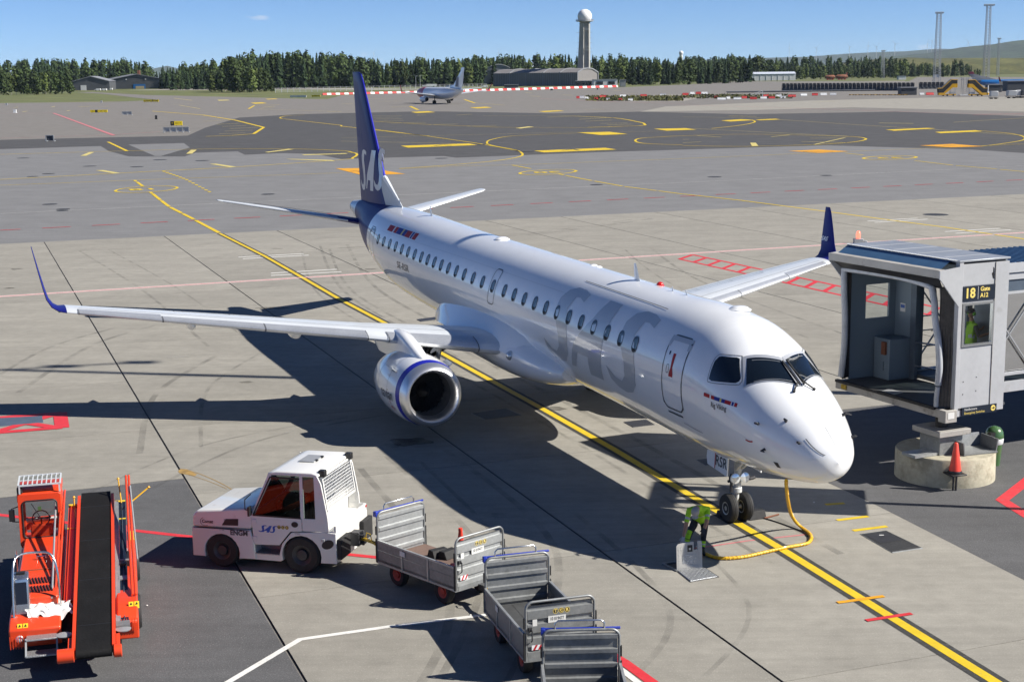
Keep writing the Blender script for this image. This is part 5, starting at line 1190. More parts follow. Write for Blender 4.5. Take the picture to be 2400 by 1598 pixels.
# big grey titles
S_sh = [(6.16, 4.36), (6.10, 4.55), (6.5, 4.62), (7.0, 4.63), (7.4, 4.53), (7.62, 4.31), (7.62, 4.1), (7.45, 3.75), (7.19, 3.36), (7.2, 3.05), (7.43, 2.87), (7.8, 2.9), (8.29, 3.12), (8.11, 2.80), (7.75, 2.65), (7.33, 2.60), (6.9, 2.68), (6.62, 2.92), (6.58, 3.3), (6.7, 3.75), (6.9, 4.08), (6.82, 4.25), (6.75, 4.42), (6.5, 4.43)]
A_sh = [(4.88, 4.57), (4.13, 4.57), (4.2, 4.1), (4.36, 3.33), (4.47, 2.61), (5.31, 2.60), (5.23, 3.08), (5.9, 3.09), (6.25, 2.64), (6.54, 2.64), (6.12, 3.33), (5.2, 4.09)]
for q, nm in ((S_sh, 0), (A_sh, 1), ([(x-4.22, z-.03) for x, z in S_sh], 2)):
    decal([q], skin, M['titlegrey'], plane, 'title_letter', .08)
# flag bands, name and registration
def band(s0, s1, z0, z1, slant, parts, nm):
    o = thing(nm, None, None); o.parent = plane
    tot = sum(p[0] for p in parts); x = 0
    for w_, mt in parts:
        a = s0+(s1-s0)*x/tot; x += w_; b_ = s0+(s1-s0)*x/tot
        decal([[(a, z1(a)), (b_, z1(b_)), (b_-slant, z0(b_)), (a-slant, z0(a))]], skin, M[mt], o, 'flag_stripe', .08)
band(25.05, 21.42, lambda s: 4.50-.005*(25-s), lambda s: 4.70, 0.0, ((1.5, 'redprint'), (.3, 'whiteprint'), (.75, 'redprint'), (.02, 'whiteprint'), (1.25, 'blueprint'), (.35, 'yelprint'), (.75, 'blueprint'), (.02, 'whiteprint'), (1.25, 'redprint'), (.15, 'whiteprint'), (.38, 'blueprint'), (.15, 'whiteprint'), (.85, 'redprint')), 'flag_band')
band(-.96, -2.05, lambda s: 3.295+.05*(s+.96)*.9, lambda s: 3.375+.05*(s+.96)*.9, 0.0, ((1.5, 'redprint'), (.35, 'whiteprint'), (.75, 'redprint'), (1.25, 'blueprint'), (.35, 'yelprint'), (.75, 'blueprint'), (1.25, 'redprint'), (.15, 'whiteprint'), (.4, 'blueprint'), (.15, 'whiteprint'), (.55, 'redprint')), 'flag_band')
lettering('Rig Viking', .16, lambda x, y: skin(-1.50-x, 3.135+.02+y), M['ink'], plane, 'name_lettering', cut=.1, bold=.002, width=.52)
lettering('SE-RSR', .34, lambda x, y: skin(22.05-x, 3.46+y), M['ink'], plane, 'registration', cut=.1, width=1.55, bold=.004)

# flight deck windows
def fpatch(pts, off): return [on_fus(s, z, off, 1 if t >= 0 else -1) for s, t, z in pts]
def nose_z(s, t):
    zt, zb, zm, w = fsec(s); return zm+(zt-zm)*sqrt(max(0, 1-(t/w)**2))
def nosept(s, t, off):
    e = .02; p = Vector(A(s, t, nose_z(s, t))); a = Vector(A(s+e, t, nose_z(s+e, t)))-p; b = Vector(A(s, t+e, nose_z(s, t+e)))-p
    n = a.cross(b); n.normalize()
    if n.z < 0: n = -n
    return p+n*off
def quadpatch(c4, off, nu=10, nv=6):
    """c4: corners (s, t) aft-inner, aft-outer, fore-outer, fore-inner, bilinear on the nose skin"""
    mb = MB()
    P = lambda u, v: nosept(*[(c4[0][k]*(1-u)+c4[1][k]*u)*(1-v)+(c4[3][k]*(1-u)+c4[2][k]*u)*v for k in (0, 1)], off)
    for i in range(nu):
        for j in range(nv): mb.face([P(i/nu, j/nv), P((i+1)/nu, j/nv), P((i+1)/nu, (j+1)/nv), P(i/nu, (j+1)/nv)])
    return mb
for sd in (1, -1):
    fr = quadpatch([(-1.84, .012*sd), (-1.50, .74*sd), (-2.00, 1.0*sd), (-2.72, .012*sd)], .010).build('windshield_frame', M['alu'], plane, 40)
    quadpatch([(-1.93, .055*sd), (-1.585, .69*sd), (-2.015, .935*sd), (-2.64, .075*sd)], .016).build('windshield', M['glass'], fr, 40)
    for c4 in ([(-1.965, .10*sd), (-1.68, .62*sd), (-1.69, .625*sd), (-1.98, .10*sd)], [(-2.535, .14*sd), (-2.10, .80*sd), (-2.115, .805*sd), (-2.555, .14*sd)]):
        quadpatch(c4, .020, 6, 1).build('heater_strip', M['metal'], fr)
    sp = [(-1.04, 3.68), (-.99, 4.05), (-1.03, 4.15), (-1.10, 4.17), (-1.42, 4.185), (-1.49, 4.165), (-1.545, 4.10), (-1.81, 3.80), (-1.82, 3.745), (-1.77, 3.705), (-1.14, 3.655)]
    big = [(-1.41+(s+1.41)*1.10, 3.925+(z-3.925)*1.14) for s, z in sp]
    f_ = decal([big], lambda x, y, s_=sd: on_fus(x, y, .006, s_), M['white'], plane, 'side_window_frame', .06)
    outline(big+[big[0]], .014, 'side_window_seal', M['seam'], f_, sd, .010)
    decal([sp], lambda x, y, s_=sd: on_fus(x, y, .013, s_), M['glass'], f_, 'side_window', .06)
    # windscreen wiper
    mb = MB(); q = [nosept(-2.80, .24*sd, .03), nosept(-2.62, .06*sd, .07), nosept(-2.30, .05*sd, .06)]
    mb.tube(q, .018, 6); mb.bar(nosept(-2.70, .05*sd, .055), nosept(-1.98, .06*sd, .045), .022, .03); mb.tube([nosept(-2.80, .24*sd, -.02), nosept(-2.80, .24*sd, .05)], .03, 8)
    mb.build('wiper', M['rubber_d'], plane)
    # probes and vanes on the nose
    for s, z, L_, nm in ((-3.23, 3.15, .10, 'pitot_probe'), (-2.72, 3.02, .15, 'pitot_probe'), (-2.93, 2.51, .11, 'angle_vane'), (-3.67, 2.78, .05, 'static_probe')):
        mb = MB(); a = on_fus(s, z, 0, sd); b = on_fus(s, z, .09, sd)
        mb.tube([a, b], [.035, .022], 8); mb.tube([b-Vector((.02, 0, 0)), b+Vector((L_, 0, 0))], [.024, .012], 8); mb.build(nm, M['darkmetal'], plane)
    decal([[(-3.08, 2.27), (-3.20, 2.27), (-3.20, 2.15), (-3.10, 2.15)]], lambda x, y, s_=sd: on_fus(x, y, .006, s_), M['darkmetal'], plane, 'vent', .06)
    outline([(-2.62, 2.62), (-2.52, 2.60), (-2.40, 2.615)], .03, 'warning_print', M['redprint'], plane, sd)
outline([(-3.73, 2.87), (-3.9, 2.73), (-4.08, 2.58)], .014, 'lightning_strip', M['seam'], plane)
for t0, t1 in ((.06, .0), (-.45, -.24)):
    mb = MB()
    for k in range(6):
        f, g = k/6, (k+1)/6; q = lambda f, o_: nosept(-3.73-.36*f, t0+(t1-t0)*f, .004)+Vector((0, o_, 0))
        mb.face([q(f, -.006), q(g, -.006), q(g, .006), q(f, .006)])
    mb.build('lightning_strip', M['seam'], plane)
# belly light stripe and underside seam
outline([(1.2, 1.68), (4, 1.665), (7, 1.68)], .012, 'belly_seam', M['yelprint'], plane)

# aerials and lights along the spine
def blade(s, h, c, nm='blade_aerial', t=0.0):
    mb = MB(); z = nose_z(s, t)-.02
    mb.loft([[A(s-c/2, t, z), A(s, t+.025, z), A(s+c/2, t, z), A(s, t-.025, z)], [A(s+c*.25, t, z+h), A(s+c*.42, t+.012, z+h), A(s+c*.62, t, z+h), A(s+c*.42, t-.012, z+h)]])
    mb.build(nm, M['white'], plane)
blade(5.4, .46, .34); blade(23.2, .36, .26); blade(27.3, .34, .24); blade(3.35, .13, .1); blade(2.6, .13, .1)
for s, r, mt, nm in ((4.47, .095, 'beacon', 'beacon_light'), (15.6, .20, 'white', 'satellite_dome'), (8.7, .1, 'white', 'antenna_dome'), (8.35, .09, 'white', 'antenna_dome'), (.35, .22, 'white', 'antenna_dome')):
    t = -.2 if s < 9 else 0
    mb = MB(); mb.lathe([(r*1.25, 0), (r*1.2, r*.12), (r, r*.2), (r*.9, r*(.6 if mt == 'beacon' else .3)), (r*.55, r*(.95 if mt == 'beacon' else .42)), (.01, r*(1.1 if mt == 'beacon' else .46))], A(s, t, nose_z(s, t)-.01), (0, 0, 1), 16); mb.build(nm, M[mt], plane, 40)
outline([(7.09, 4.78), (4.5, 4.76), (2.06, 4.74)], .012, 'roof_panel_seam', M['seam'], plane)
outline([(26, 4.42), (18, 4.44), (7.2, 4.42)], .006, 'lap_seam', M['titlegrey'], plane)

# wing box fairing under the fuselage
def bulge(s):
    """half-width, bottom and top height of the wing-to-body fairing"""
    q = (s-12.9)/5.4
    if abs(q) >= 1: return None
    k = (1-abs(q)**3.2)**.75
    return 1.2+.72*k, fsec(s)[1]+.25-.56*k, fsec(s)[1]+.75+.5*k
mb = MB(); rings = []
for k in range(41):
    s = 12.9-5.35+10.7*k/40; hw, zb, zt = bulge(s); zc = (zb+zt)/2
    rings.append([A(s, hw*(abs(cos(a))**.8)*(1 if cos(a) > 0 else -1), zc+(zt-zc)*(abs(sin(a))**.8)*(1 if sin(a) > 0 else -1)) for a in [2*pi*j/36 for j in range(36)]])
mb.loft(rings); mb.build('belly_fairing', M['white'], plane, 60)

# wings
def af(c, th, n=14):
    """airfoil outline (x along chord, z) from upper TE round the LE to lower TE; fractions 0..1"""
    out = []
    for k in range(n+1):
        x = (1+cos(pi*k/n))/2; y = 5*th*(.2969*sqrt(x)-.126*x-.3516*x*x+.2843*x**3-.1036*x**4); out.append((x, y+.018*(1-(2*x-1)**2)))
    for k in range(1, n+1):
        x = (1-cos(pi*k/n))/2; y = 5*th*(.2969*sqrt(x)-.126*x-.3516*x*x+.2843*x**3-.1036*x**4); out.append((x, -y*.8+.018*(1-(2*x-1)**2)))
    return [(x*c, z*c) for x, z in out]
W_LE = ([1.2, 5, 7.85, 10.65, 13.55], [10.36, 12.52, 14.12, 15.72, 17.35])
W_ZL = ([1.2, 5, 7.85, 10.65, 13.55], [2.27, 2.62, 2.84, 3.06, 3.29])
W_CH = ([1.2, 5, 13.55], [5.75, 3.35, 1.42])
W_TH = ([1.2, 5, 13.55], [.135, .115, .10])
W_TW = ([1.2, 5, 13.55], [2.5, .5, -2.0])
def lin(xy, x):
    xs, ys = xy
    for i in range(len(xs)-1):
        if x <= xs[i+1] or i == len(xs)-2: return ys[i]+(ys[i+1]-ys[i])*(x-xs[i])/(xs[i+1]-xs[i])
def wing_sec(t, sd, grow=0.0, dz=0.0):
    le, zl, c, th, tw = lin(W_LE, t), lin(W_ZL, t), lin(W_CH, t), lin(W_TH, t), radians(lin(W_TW, t))
    out = []
    for x, z in af(c, th):
        out.append((le+x*cos(tw)+z*sin(tw), zl-x*sin(tw)+z*cos(tw)))
    if grow:
        cx, cz = le+c*.3, zl
        out = [(s+(s-cx)/max(.2, sqrt((s-cx)**2+(z-cz)**2))*grow*(1.4 if s < le+.05*c else .5), z+(grow if z > zl-.02 else -grow)) for s, z in out]
    return [A(s, sd*t, z+dz) for s, z in out]
for sd in (1, -1):
    mb = MB(); ts = [1.2, 1.6, 2.2, 3, 4, 5, 6, 7, 8, 9, 10, 11, 12, 13, 13.55]
    rings = [wing_sec(t, sd) for t in ts]
    mb.loft(rings, flip=sd < 0)
    wing = mb.build('wing', M['wing'], plane, 35)
    # blended winglet: a short curve, then the blade
    mb = MB(); rg = [wing_sec(13.55, sd)]
    le0, z0, c0 = lin(W_LE, 13.55), lin(W_ZL, 13.55), 1.42
    for k, (dt, dzz, ds, c, cant, th) in enumerate(((.22, .035, .15, 1.34, 22, .10), (.40, .14, .32, 1.22, 45, .10), (.53, .34, .52, 1.06, 66, .095), (.60, .62, .74, .92, 76, .09), (.72, 1.2, 1.06, .68, 78, .085), (.82, 1.72, 1.36, .44, 79, .08), (.85, 1.9, 1.5, .30, 79, .08))):
        ca = radians(cant)
        rg.append([A(le0+ds+x, sd*(13.55+dt-z*sin(ca)), z0+dzz+z*cos(ca)) for x, z in af(c, th)])
    mb.loft(rg, flip=sd < 0); wl_ = mb.build('winglet', M['brightblue'] if False else M['blue'], wing, 50)
    Vw = lambda x, y: A(le0+.98-.55*0-x+.55, sd*(13.55+.665+.085*(y)*.5), z0+.78+y)
    if sd == -1:
        lettering('SAS', .22, lambda x, y: A(18.62-x, sd*(14.10+.20*(y))+.075, 4.05+y), M['tailletter'], wl_, 'winglet_lettering', shear=.25, bold=.006, width=.46)
    # navigation light and bare leading edge of the tip
    mb = MB(); mb.lathe([(.05, -.1), (.045, 0), (.02, .05)], A(17.62, sd*13.75, 3.31), (1, 0, 0), 10)
    mb.build('navigation_light', pm('nav_green', (0.02, .35, .18), .1) if sd == 1 else M['beacon'], wing, 40)
    # slats in bare metal
    for t0, t1 in ((2.45, 4.75), (5.35, 8.05), (8.1, 10.85), (10.9, 13.2)):
        mb = MB(); rg = []
        for k in range(5):
            t = t0+(t1-t0)*k/4; w_ = wing_sec(t, sd, .012); n = len(w_)
            le, c = lin(W_LE, t), lin(W_CH, t)
            up_ = [p for p in w_[:n//2+1] if -p.x < le+.175*max(c, 2.2)]; lo_ = [p for p in w_[n//2+1:] if -p.x < le+.07*max(c, 2.2)]
            rg.append((up_, lo_))
        nu, nl = min(len(a) for a, b in rg), min(len(b) for a, b in rg)
        rg = [a[len(a)-nu:]+b[:nl] for a, b in rg]
        mb.loft(rg, closed=False, flip=sd < 0)
        mb.face(rg[0]); mb.face(rg[-1][::-1])
        mb.build('slat', M['alu'], wing, 40, fix=True)
        mb = MB(); e = wing_sec(t0-.012, sd, .016)
        for tq in (t0-.02, t1+.02):
            a_ = wing_sec(tq-.014, sd, .014); b_ = wing_sec(tq+.014, sd, .014); n = len(a_)
            idx = [k for k in range(n) if -a_[k].x < lin(W_LE, tq)+.16*max(2.2, lin(W_CH, tq))]
            for k in range(len(idx)-1):
                i, j = idx[k], idx[k+1]
                if j == i+1: mb.face([a_[i], a_[j], b_[j], b_[i]])
        mb.build('slat_gap', M['seam'], wing)
    # spoilers and flap seams on the upper skin
    def wtop(t, fx, off=.006):
        w_ = wing_sec(t, sd); n = 14; best = w_[:n+1]; le, c = lin(W_LE, t), lin(W_CH, t); sx = le+fx*c
        for k in range(n):
            if -best[k+1].x <= sx <= -best[k].x:
                f = (sx+best[k].x)/(-best[k+1].x+best[k].x); return best[k].lerp(best[k+1], f)+Vector((0, 0, off))
        return best[0]+Vector((0, 0, off))
    def wline(pts, w_, nm, mt='seam'):
        mb = MB(); P = []
        for i in range(len(pts)-1):
            for k in range(8): f = k/8; P.append(((pts[i][0]*(1-f)+pts[i+1][0]*f), (pts[i][1]*(1-f)+pts[i+1][1]*f)))
        P.append(pts[-1]); q = [wtop(*p) for p in P]
        mb.strip(q, w_); mb.build(nm, M[mt], wing)
    wline([(2.2, .245), (5.2, .25), (13.2, .30)], .018, 'skin_seam'); wline([(2.1, .70), (5, .72), (10.6, .72)], .03, 'flap_seam')
    wline([(10.7, .74), (13.1, .74)], .03, 'aileron_seam'); wline([(10.65, .99), (10.65, .72)], .03, 'aileron_seam')
    wline([(5.4, .60), (10.4, .58)], .02, 'spoiler_seam')
    for tq in (5.4, 7.1, 8.8, 10.4): wline([(tq, .59), (tq, .72)], .02, 'spoiler_seam')
    # flap track fairings
    for t, sc in ((4.2, 1.0), (6.9, 1.0), (9.9, .85)):
        mb = MB(); rg = []
        te = lin(W_LE, t)+lin(W_CH, t); zz = lin(W_ZL, t)
        for k in range(13):
            q = k/12; r = sin(pi*min(1, q*1.02+.0))**.7*.17*sc+.004; s = te-1.75*sc+2.35*sc*q
            z = zz-.22*sc-.02-.12*q*sc
            rg.append([A(s, sd*t+r*.75*cos(a), z+r*1.3*sin(a)) for a in [2*pi*j/14 for j in range(14)]])
        mb.loft(rg); mb.build('flap_track_fairing', M['white'], wing, 60)
    # landing light in the wing root
    mb = MB(); mb.lathe([(.01, .17), (.07, .15), (.12, .09), (.145, 0), (.14, -.25)], A(10.10, sd*1.80, 2.30), (1, -sd*.55, .15), 16); lt = mb.build('landing_light', M['lamp'], plane, 40)
    mb = MB(); mb.lathe([(.02, .015), (.045, 0), (.045, -.04)], A(9.92, sd*1.76, 2.35), (1, -sd*.3, .15), 12); mb.build('lamp', M['lamp'], lt, 40)
    # root fillet
    mb = MB(); rg = []
    for k in range(15):
        q = k/14; s = 9.35+8.9*q; h_ = sin(pi*q**.8)**.6
        rg.append([A(s, sd*(1.25+.0*q), 2.05+.06*q), A(s, sd*(1.45+.62*h_), 2.12+.30*h_-.05*q), A(s, sd*(1.50+.34*h_), 2.30+.42*h_-.1*q), A(s, sd*(1.46+.06*h_), 2.50+.58*h_-.1*q), A(s, sd*1.30, 2.65+.5*h_)])
    mb.loft(rg, closed=False); mb.build('root_fillet', M['white'], plane, 60)
    # engine
    eng = thing('engine', None, None); eng.parent = plane; eng.location = A(9.52, sd*4.33, 1.43); eng.rotation_euler = (0, radians(-1.2), 0); eng.scale = (1.03, 1.06, 1.06)
    ax = (-1, 0, 0)
    def lat(nm, prof, mt, n=56, sm=40, par=None):
        mb = MB(); mb.lathe(prof, (0, 0, 0), ax, n, caps=False); return mb.build(nm, M[mt], par or eng, sm)
    lat('inlet_lip', [(.60, .42), (.605, .28), (.63, .14), (.668, .04), (.705, .0), (.745, .018), (.79, .075), (.835, .20), (.862, .33)], 'lip')
    lat('blue_band', [(.863, .33), (.897, .60)], 'brightblue')
    cowl = lat('cowling', [(.898, .60), (.92, .78), (.94, 1.1), (.945, 1.5), (.935, 2.0), (.90, 2.5), (.83, 3.0), (.73, 3.45), (.70, 3.45), (.69, 3.2)], 'white')
    lat('inlet_duct', [(.60, .42), (.595, .7), (.60, 1.05), (.61, 1.25)], 'metal')
    lat('core_nozzle', [(.6, 2.6), (.55, 3.3), (.46, 3.9), (.36, 4.35), (.34, 4.35), (.33, 4.0)], 'metal')
    lat('exhaust_plug', [(.25, 3.9), (.2, 4.4), (.08, 4.75), (.001, 4.85)], 'darkmetal')
    mb = MB(); mb.lathe([(.6, 1.12), (.002, 1.13)], (0, 0, 0), ax, 40, caps=False); mb.build('fan_backing', M['rubber_d'], eng)
    mb = MB(); mb.lathe([(.001, .62), (.06, .68), (.14, .85), (.19, 1.05)], (0, 0, 0), ax, 24, caps=False); mb.build('spinner', M['rubber_d'], eng, 40)
    me = None
    for k in range(24):
        if me is None:
            mb = MB(); mb.face([(-1.0, .17, -.03), (-1.09, .17, .03), (-1.10, .59, .10), (-.97, .59, -.09)]); fb = mb.build('fan_blade', M['rubber_d'], eng); me = fb.data
        else:
            fb = bpy.data.objects.new('fan_blade', me); COL.objects.link(fb); fb.parent = eng
        fb.rotation_euler = (2*pi*k/24, 0, 0)
    # strake, seams and lettering of the cowling
    for a0 in (38, 142):
        mb = MB(); a = radians(a0); r0 = .92
        q = lambda x, r: (-x, r*cos(a), r*sin(a))
        mb.face([q(.95, r0), q(1.0, r0+.17), q(1.55, r0+.20), q(1.75, r0)]); o_ = mb.build('strake', M['wing'], eng)
        sm_ = o_.modifiers.new('thickness', 'SOLIDIFY'); sm_.thickness = .02
    for x in (1.28, 2.25):
        lat('cowl_seam', [(.9455 if x < 2 else .9255, x), (.947 if x < 2 else .927, x+.006), (.9455 if x < 2 else .9235, x+.012)], 'seam')
    if sd == 1:
        rad = lambda x: .948 if x < 1.8 else .945-.09*(x-1.8)
        f_ = lambda x, y: (-(1.93-x), -rad(1.93-x)*cos(y/.94-.06), rad(1.93-x)*sin(y/.94-.06))
        lettering('Scandinavian', .42, f_, M['ink'], eng, 'cowl_lettering', cut=.08, width=2.35, bold=.002)
        for k, (x, y, w_, h_) in enumerate(((1.0, -.44, .08, .09), (.86, -.48, .07, .09), (1.06, -.32, .03, .12))):
            decal([[(x, y), (x+w_, y), (x+w_, y+h_), (x, y+h_)]], lambda u, v: (-u, -rad(u)*1.001*cos(v/.94), rad(u)*1.001*sin(v/.94)), M['redprint'], eng, 'warning_print', .05)
        mb = MB(); f2 = lambda x, a, r: (-x, -r*cos(a), r*sin(a))
        mb.face([f2(.95, .62, .945), f2(1.35, .62, .955), f2(1.35, .70, .955), f2(.95, .70, .945)]); mb.face([f2(.95, .62, .945), f2(.95, .70, .945), f2(.95, .66, .975), f2(.95, .64, .975)]); mb.build('latch', M['metal'], eng)
    # pylon: rises behind the blue band and runs over the wing's leading edge
    mb = MB(); rg = []
    for s, zt, zb, hw in ((10.12, 2.345, 2.2, .05), (10.3, 2.42, 2.15, .14), (10.7, 2.53, 2.1, .19), (11.3, 2.68, 2.1, .21), (11.9, 2.80, 2.1, .21), (12.35, 2.85, 2.1, .2), (12.9, 2.83, 2.1, .2), (13.6, 2.6, 1.95, .19), (14.6, 2.5, 1.9, .15), (15.6, 2.45, 2.1, .06)):
        tc = sd*4.35
        rg.append([A(s, tc-hw, zb), A(s, tc-hw, zt-.12), A(s, tc-hw*.7, zt-.03), A(s, tc, zt), A(s, tc+hw*.7, zt-.03), A(s, tc+hw, zt-.12), A(s, tc+hw, zb)])
    mb.loft(rg, caps=True); mb.build('pylon', M['white'], plane, 50)
    # main gear
    mg = thing('main_gear', None, None); mg.parent = plane; mg.location = A(14.64, sd*2.97, 0)
    mb = MB(); mb.tube([(0, 0, .5), (0, 0, 1.3)], .085, 10); mb.tube([(0, 0, 1.2), (0, sd*.05, 2.3)], .13, 10); mb.tube([(0, -.36, .5), (0, .36, .5)], .06, 8)
    mb.tube([(.12, 0, .7), (.3, 0, 1.0), (.12, 0, 1.3)], .035, 6); mb.build('strut', M['darkmetal'], mg, 40)
    mb = MB(); mb.bar((0, 0, 1.5), (0, sd*1.35, 2.15), .10); mb.bar((0, 0, 1.6), (1.1, 0, 2.3), .09); mb.build('side_brace', M['rubber_d'], mg)
    for y in (-.3, .3):
        mb = MB(); mb.lathe([(.2, -.13), (.42, -.155), (.49, -.09), (.505, 0), (.49, .09), (.42, .155), (.2, .13)], (0, y, .505), (0, 1, 0), 28); wh = mb.build('wheel', M['rubber_d'], mg, 40)
        mb = MB(); mb.lathe([(.04, -.14), (.19, -.12), (.22, -.14), (.22, .14), (.19, .12), (.04, .14)], (0, y, .505), (0, 1, 0), 20); mb.build('rim', M['metal'], wh, 40)
    mb = MB(); mb.box((-.1, sd*.28, 1.35), (1.0, .04, 1.3), Matrix.Rotation(radians(-sd*12), 3, 'X')); mb.build('gear_door', M['white'], mg)

# tail surfaces
def slab_loft(nm, secs, mat, parent, ax='t', sd=1):
    mb = MB(); rg = []
    for le, te, pos, th, off in secs:
        q = af(te-le, th, 10); q = [(x, z-.018*(te-le)*(1-(2*x/(te-le)-1)**2)) for x, z in q]
        rg.append([A(le+x, sd*pos, off+z) if ax == 't' else A(le+x, z, pos) for x, z in q])
    mb.loft(rg); return mb.build(nm, mat, parent, 35)
for sd in (1, -1):
    st = slab_loft('tailplane', [(31.0, 33.75, .45, .10, 4.18), (31.45, 33.9, 1.1, .10, 4.30), (33.95, 35.05, 5.85, .09, 5.10), (34.2, 35.0, 6.04, .06, 5.14)], M['wing'], plane, 't', sd)
    slab_loft('bare_leading_edge', [(31.43, 31.62, 1.1, .5, 4.302), (33.93, 34.05, 5.85, .5, 5.102)], M['alu'], st, 't', sd)
    if sd == 1:
        slab_loft('blue_root', [(30.98, 33.77, .45, .104, 4.18), (31.43, 33.92, 1.1, .104, 4.30), (32.2, 34.2, 2.35, .104, 4.51)], M['blue'], st, 't', sd)
    mb = MB(); mb.bar(A(33.55, sd*1.3, 4.44), A(34.75, sd*5.7, 5.13), .02, .012); mb.build('elevator_seam', M['seam'], st)
fin = slab_loft('fin', [(28.35, 33.30, 4.75, .09, 0), (29.44, 33.52, 6.25, .09, 0), (32.35, 34.05, 10.0, .085, 0), (32.70, 34.14, 10.36, .075, 0), (33.05, 34.17, 10.46, .05, 0)], M['blue'], plane, 'z')
slab_loft('fin_leading_edge', [(28.33, 28.75, 4.75, .42, 0), (29.42, 29.75, 6.25, .42, 0), (32.33, 32.5, 10.0, .42, 0), (32.69, 32.84, 10.36, .38, 0)], M['brightblue'], fin, 'z')
mb = MB(); mb.loft([[A(26.9, .02, 5.10), A(29.4, .17, 5.0), A(29.4, -.17, 5.0), A(26.9, -.02, 5.10)], [A(27.0, .015, 5.19), A(29.5, .13, 6.2), A(29.5, -.13, 6.2), A(27.0, -.015, 5.19)], [A(27.02, .004, 5.21), A(29.46, .03, 6.28), A(29.46, -.03, 6.28), A(27.02, -.004, 5.21)]])
mb.build('dorsal_fin', M['wing'], plane, 25)
def finpt(x, y, sd=1):
    c = lin(([4.75, 6.25, 10], [4.95, 4.08, 1.7]), y); le = lin(([4.75, 6.25, 10], [28.35, 29.44, 32.35]), y); f = max(.02, min(.98, (x-le)/c))
    th = .088; q = 5*th*(.2969*sqrt(f)-.126*f-.3516*f*f+.2843*f**3-.1036*f**4)*c
    return A(x, sd*(q+.008), y)
fl = [((7.6-x)/1.75*1.15, (z-3.6)*1.0) for x, z in S_sh]
for sd in (1, -1):
    # the letters lean with the fin; built from the same outlines as the fuselage titles
    for shp, x0, kx in ((S_sh, 7.4, 1.30), (A_sh, 5.3, 1.0), (S_sh, 7.4, 1.30)):
        pass
    cs = [32.55, 31.15, 29.95] if sd == 1 else [29.95, 31.15, 32.55]
    for c_, (shp, cx_) in zip(cs, ((S_sh, 7.43), (A_sh, 5.35), (S_sh, 7.43))):
        hgt = 1.75
        q = [(c_+(x-cx_)*.64*(1 if sd == 1 else -1), 6.42+(z-3.6)*.86-.06*(c_-31)) for x, z in shp]
        decal([q], lambda x, y, s_=sd: finpt(x, y, s_), M['tailletter'], fin, 'tail_letter', .15)
mb = MB()
for k in range(12): f, g = k/12, (k+1)/12; q = lambda f, d: finpt(32.0+f*1.30+d, 4.95+f*5.1); mb.face([q(f, 0), q(g, 0), q(g, .025), q(f, .025)])
mb.build('rudder_seam', M['seam'], fin)

# nose gear
ng = thing('nose_gear', None, None); ng.parent = plane
mb = MB(); mb.tube([(0, 0, .33), (0, 0, .95)], .055, 12); mb.tube([(.02, 0, .85), (.10, 0, 1.95)], .085, 12); mb.tube([(0, -.25, .345), (0, .25, .345)], .04, 8)
mb.tube([(-.10, 0, .55), (-.26, 0, .78), (-.10, 0, 1.0)], .028, 6); mb.lathe([(.1, -.07), (.12, -.05), (.12, .05), (.1, .07)], (0, 0, .76), (0, 0, 1), 14); mb.build('strut', M['gearwhite'], ng, 40)
mb = MB(); mb.bar((.05, .06, 1.25), (.85, .12, 1.85), .06); mb.bar((.05, -.06, 1.25), (.85, -.12, 1.85), .06); mb.build('drag_brace', M['gearwhite'], ng)
mb = MB(); mb.box((.06, 0, 1.06), (.10, .44, .10)); mb.tube([(-.06, .2, .96), (-.06, -.2, .96)], .035, 8); mb.tube([(.02, -.16, .72), (.02, -.16, 1.15)], .035, 8); mb.tube([(.05, .30, 1.0), (.05, .44, 1.02)], .045, 8); mb.build('steering_unit', M['darkmetal'], ng)
for y in (-.125, .125):
    mb = MB(); mb.lathe([(.02, -.06), (.09, -.05), (.125, .0), (.125, .02), (.0, .03)], (.13, y, 1.07), (1, 0, .1), 20); h_ = mb.build('taxi_light', M['gearwhite'], ng, 40)
    mb = MB(); mb.lathe([(.112, .024), (.06, .034), (.0, .036)], (.13, y, 1.07), (1, 0, .1), 20); mb.build('lens', M['lamp'], h_, 40)
for y in (-.2, .2):
    mb = MB(); mb.lathe([(.15, -.085), (.27, -.10), (.315, -.085), (.335, -.05), (.338, -.03), (.33, -.025), (.34, 0), (.33, .025), (.338, .03), (.335, .05), (.315, .085), (.27, .10), (.15, .085)], (0, y, .34), (0, 1, 0), 36); wh = mb.build('wheel', M['rubber_d'], ng, 35)
    mb = MB(); mb.lathe([(.03, -.09), (.10, -.075), (.15, -.095), (.155, -.06), (.155, .06), (.15, .095), (.10, .075), (.03, .09)], (0, y, .34), (0, 1, 0), 20); mb.build('rim', M['metal'], wh, 35)
# the gear door with its letters hangs to starboard
for sd in (1, -1):
    mb = MB(); y0 = -sd*.40
    P = lambda x, z: (x, y0-sd*.05*(1.75-z), z)
    mb.prism([(-.62, 1.72), (-.66, 1.45), (-.60, 1.28), (.10, 1.22), (.34, 1.2), (.34, 1.74)], lambda x, z: P(x, z), lambda x, z: (P(x, z)[0], P(x, z)[1]-sd*.03, z))
    gd = mb.build('gear_door', M['white'], ng)
    if sd == 1:
        off = lambda x, z: (P(x, z)[0], P(x, z)[1]-.036, z)
        lettering('RSR', .34, lambda x, y: off(.05+x, 1.46+y), M['ink'], gd, 'door_lettering', width=.54, bold=.006)
        decal([[(-.25, 1.71), (-.215, 1.71), (-.215, 1.26), (-.25, 1.26)]], lambda x, y: off(x, y), M['redprint'], gd, 'door_stripe', 0)
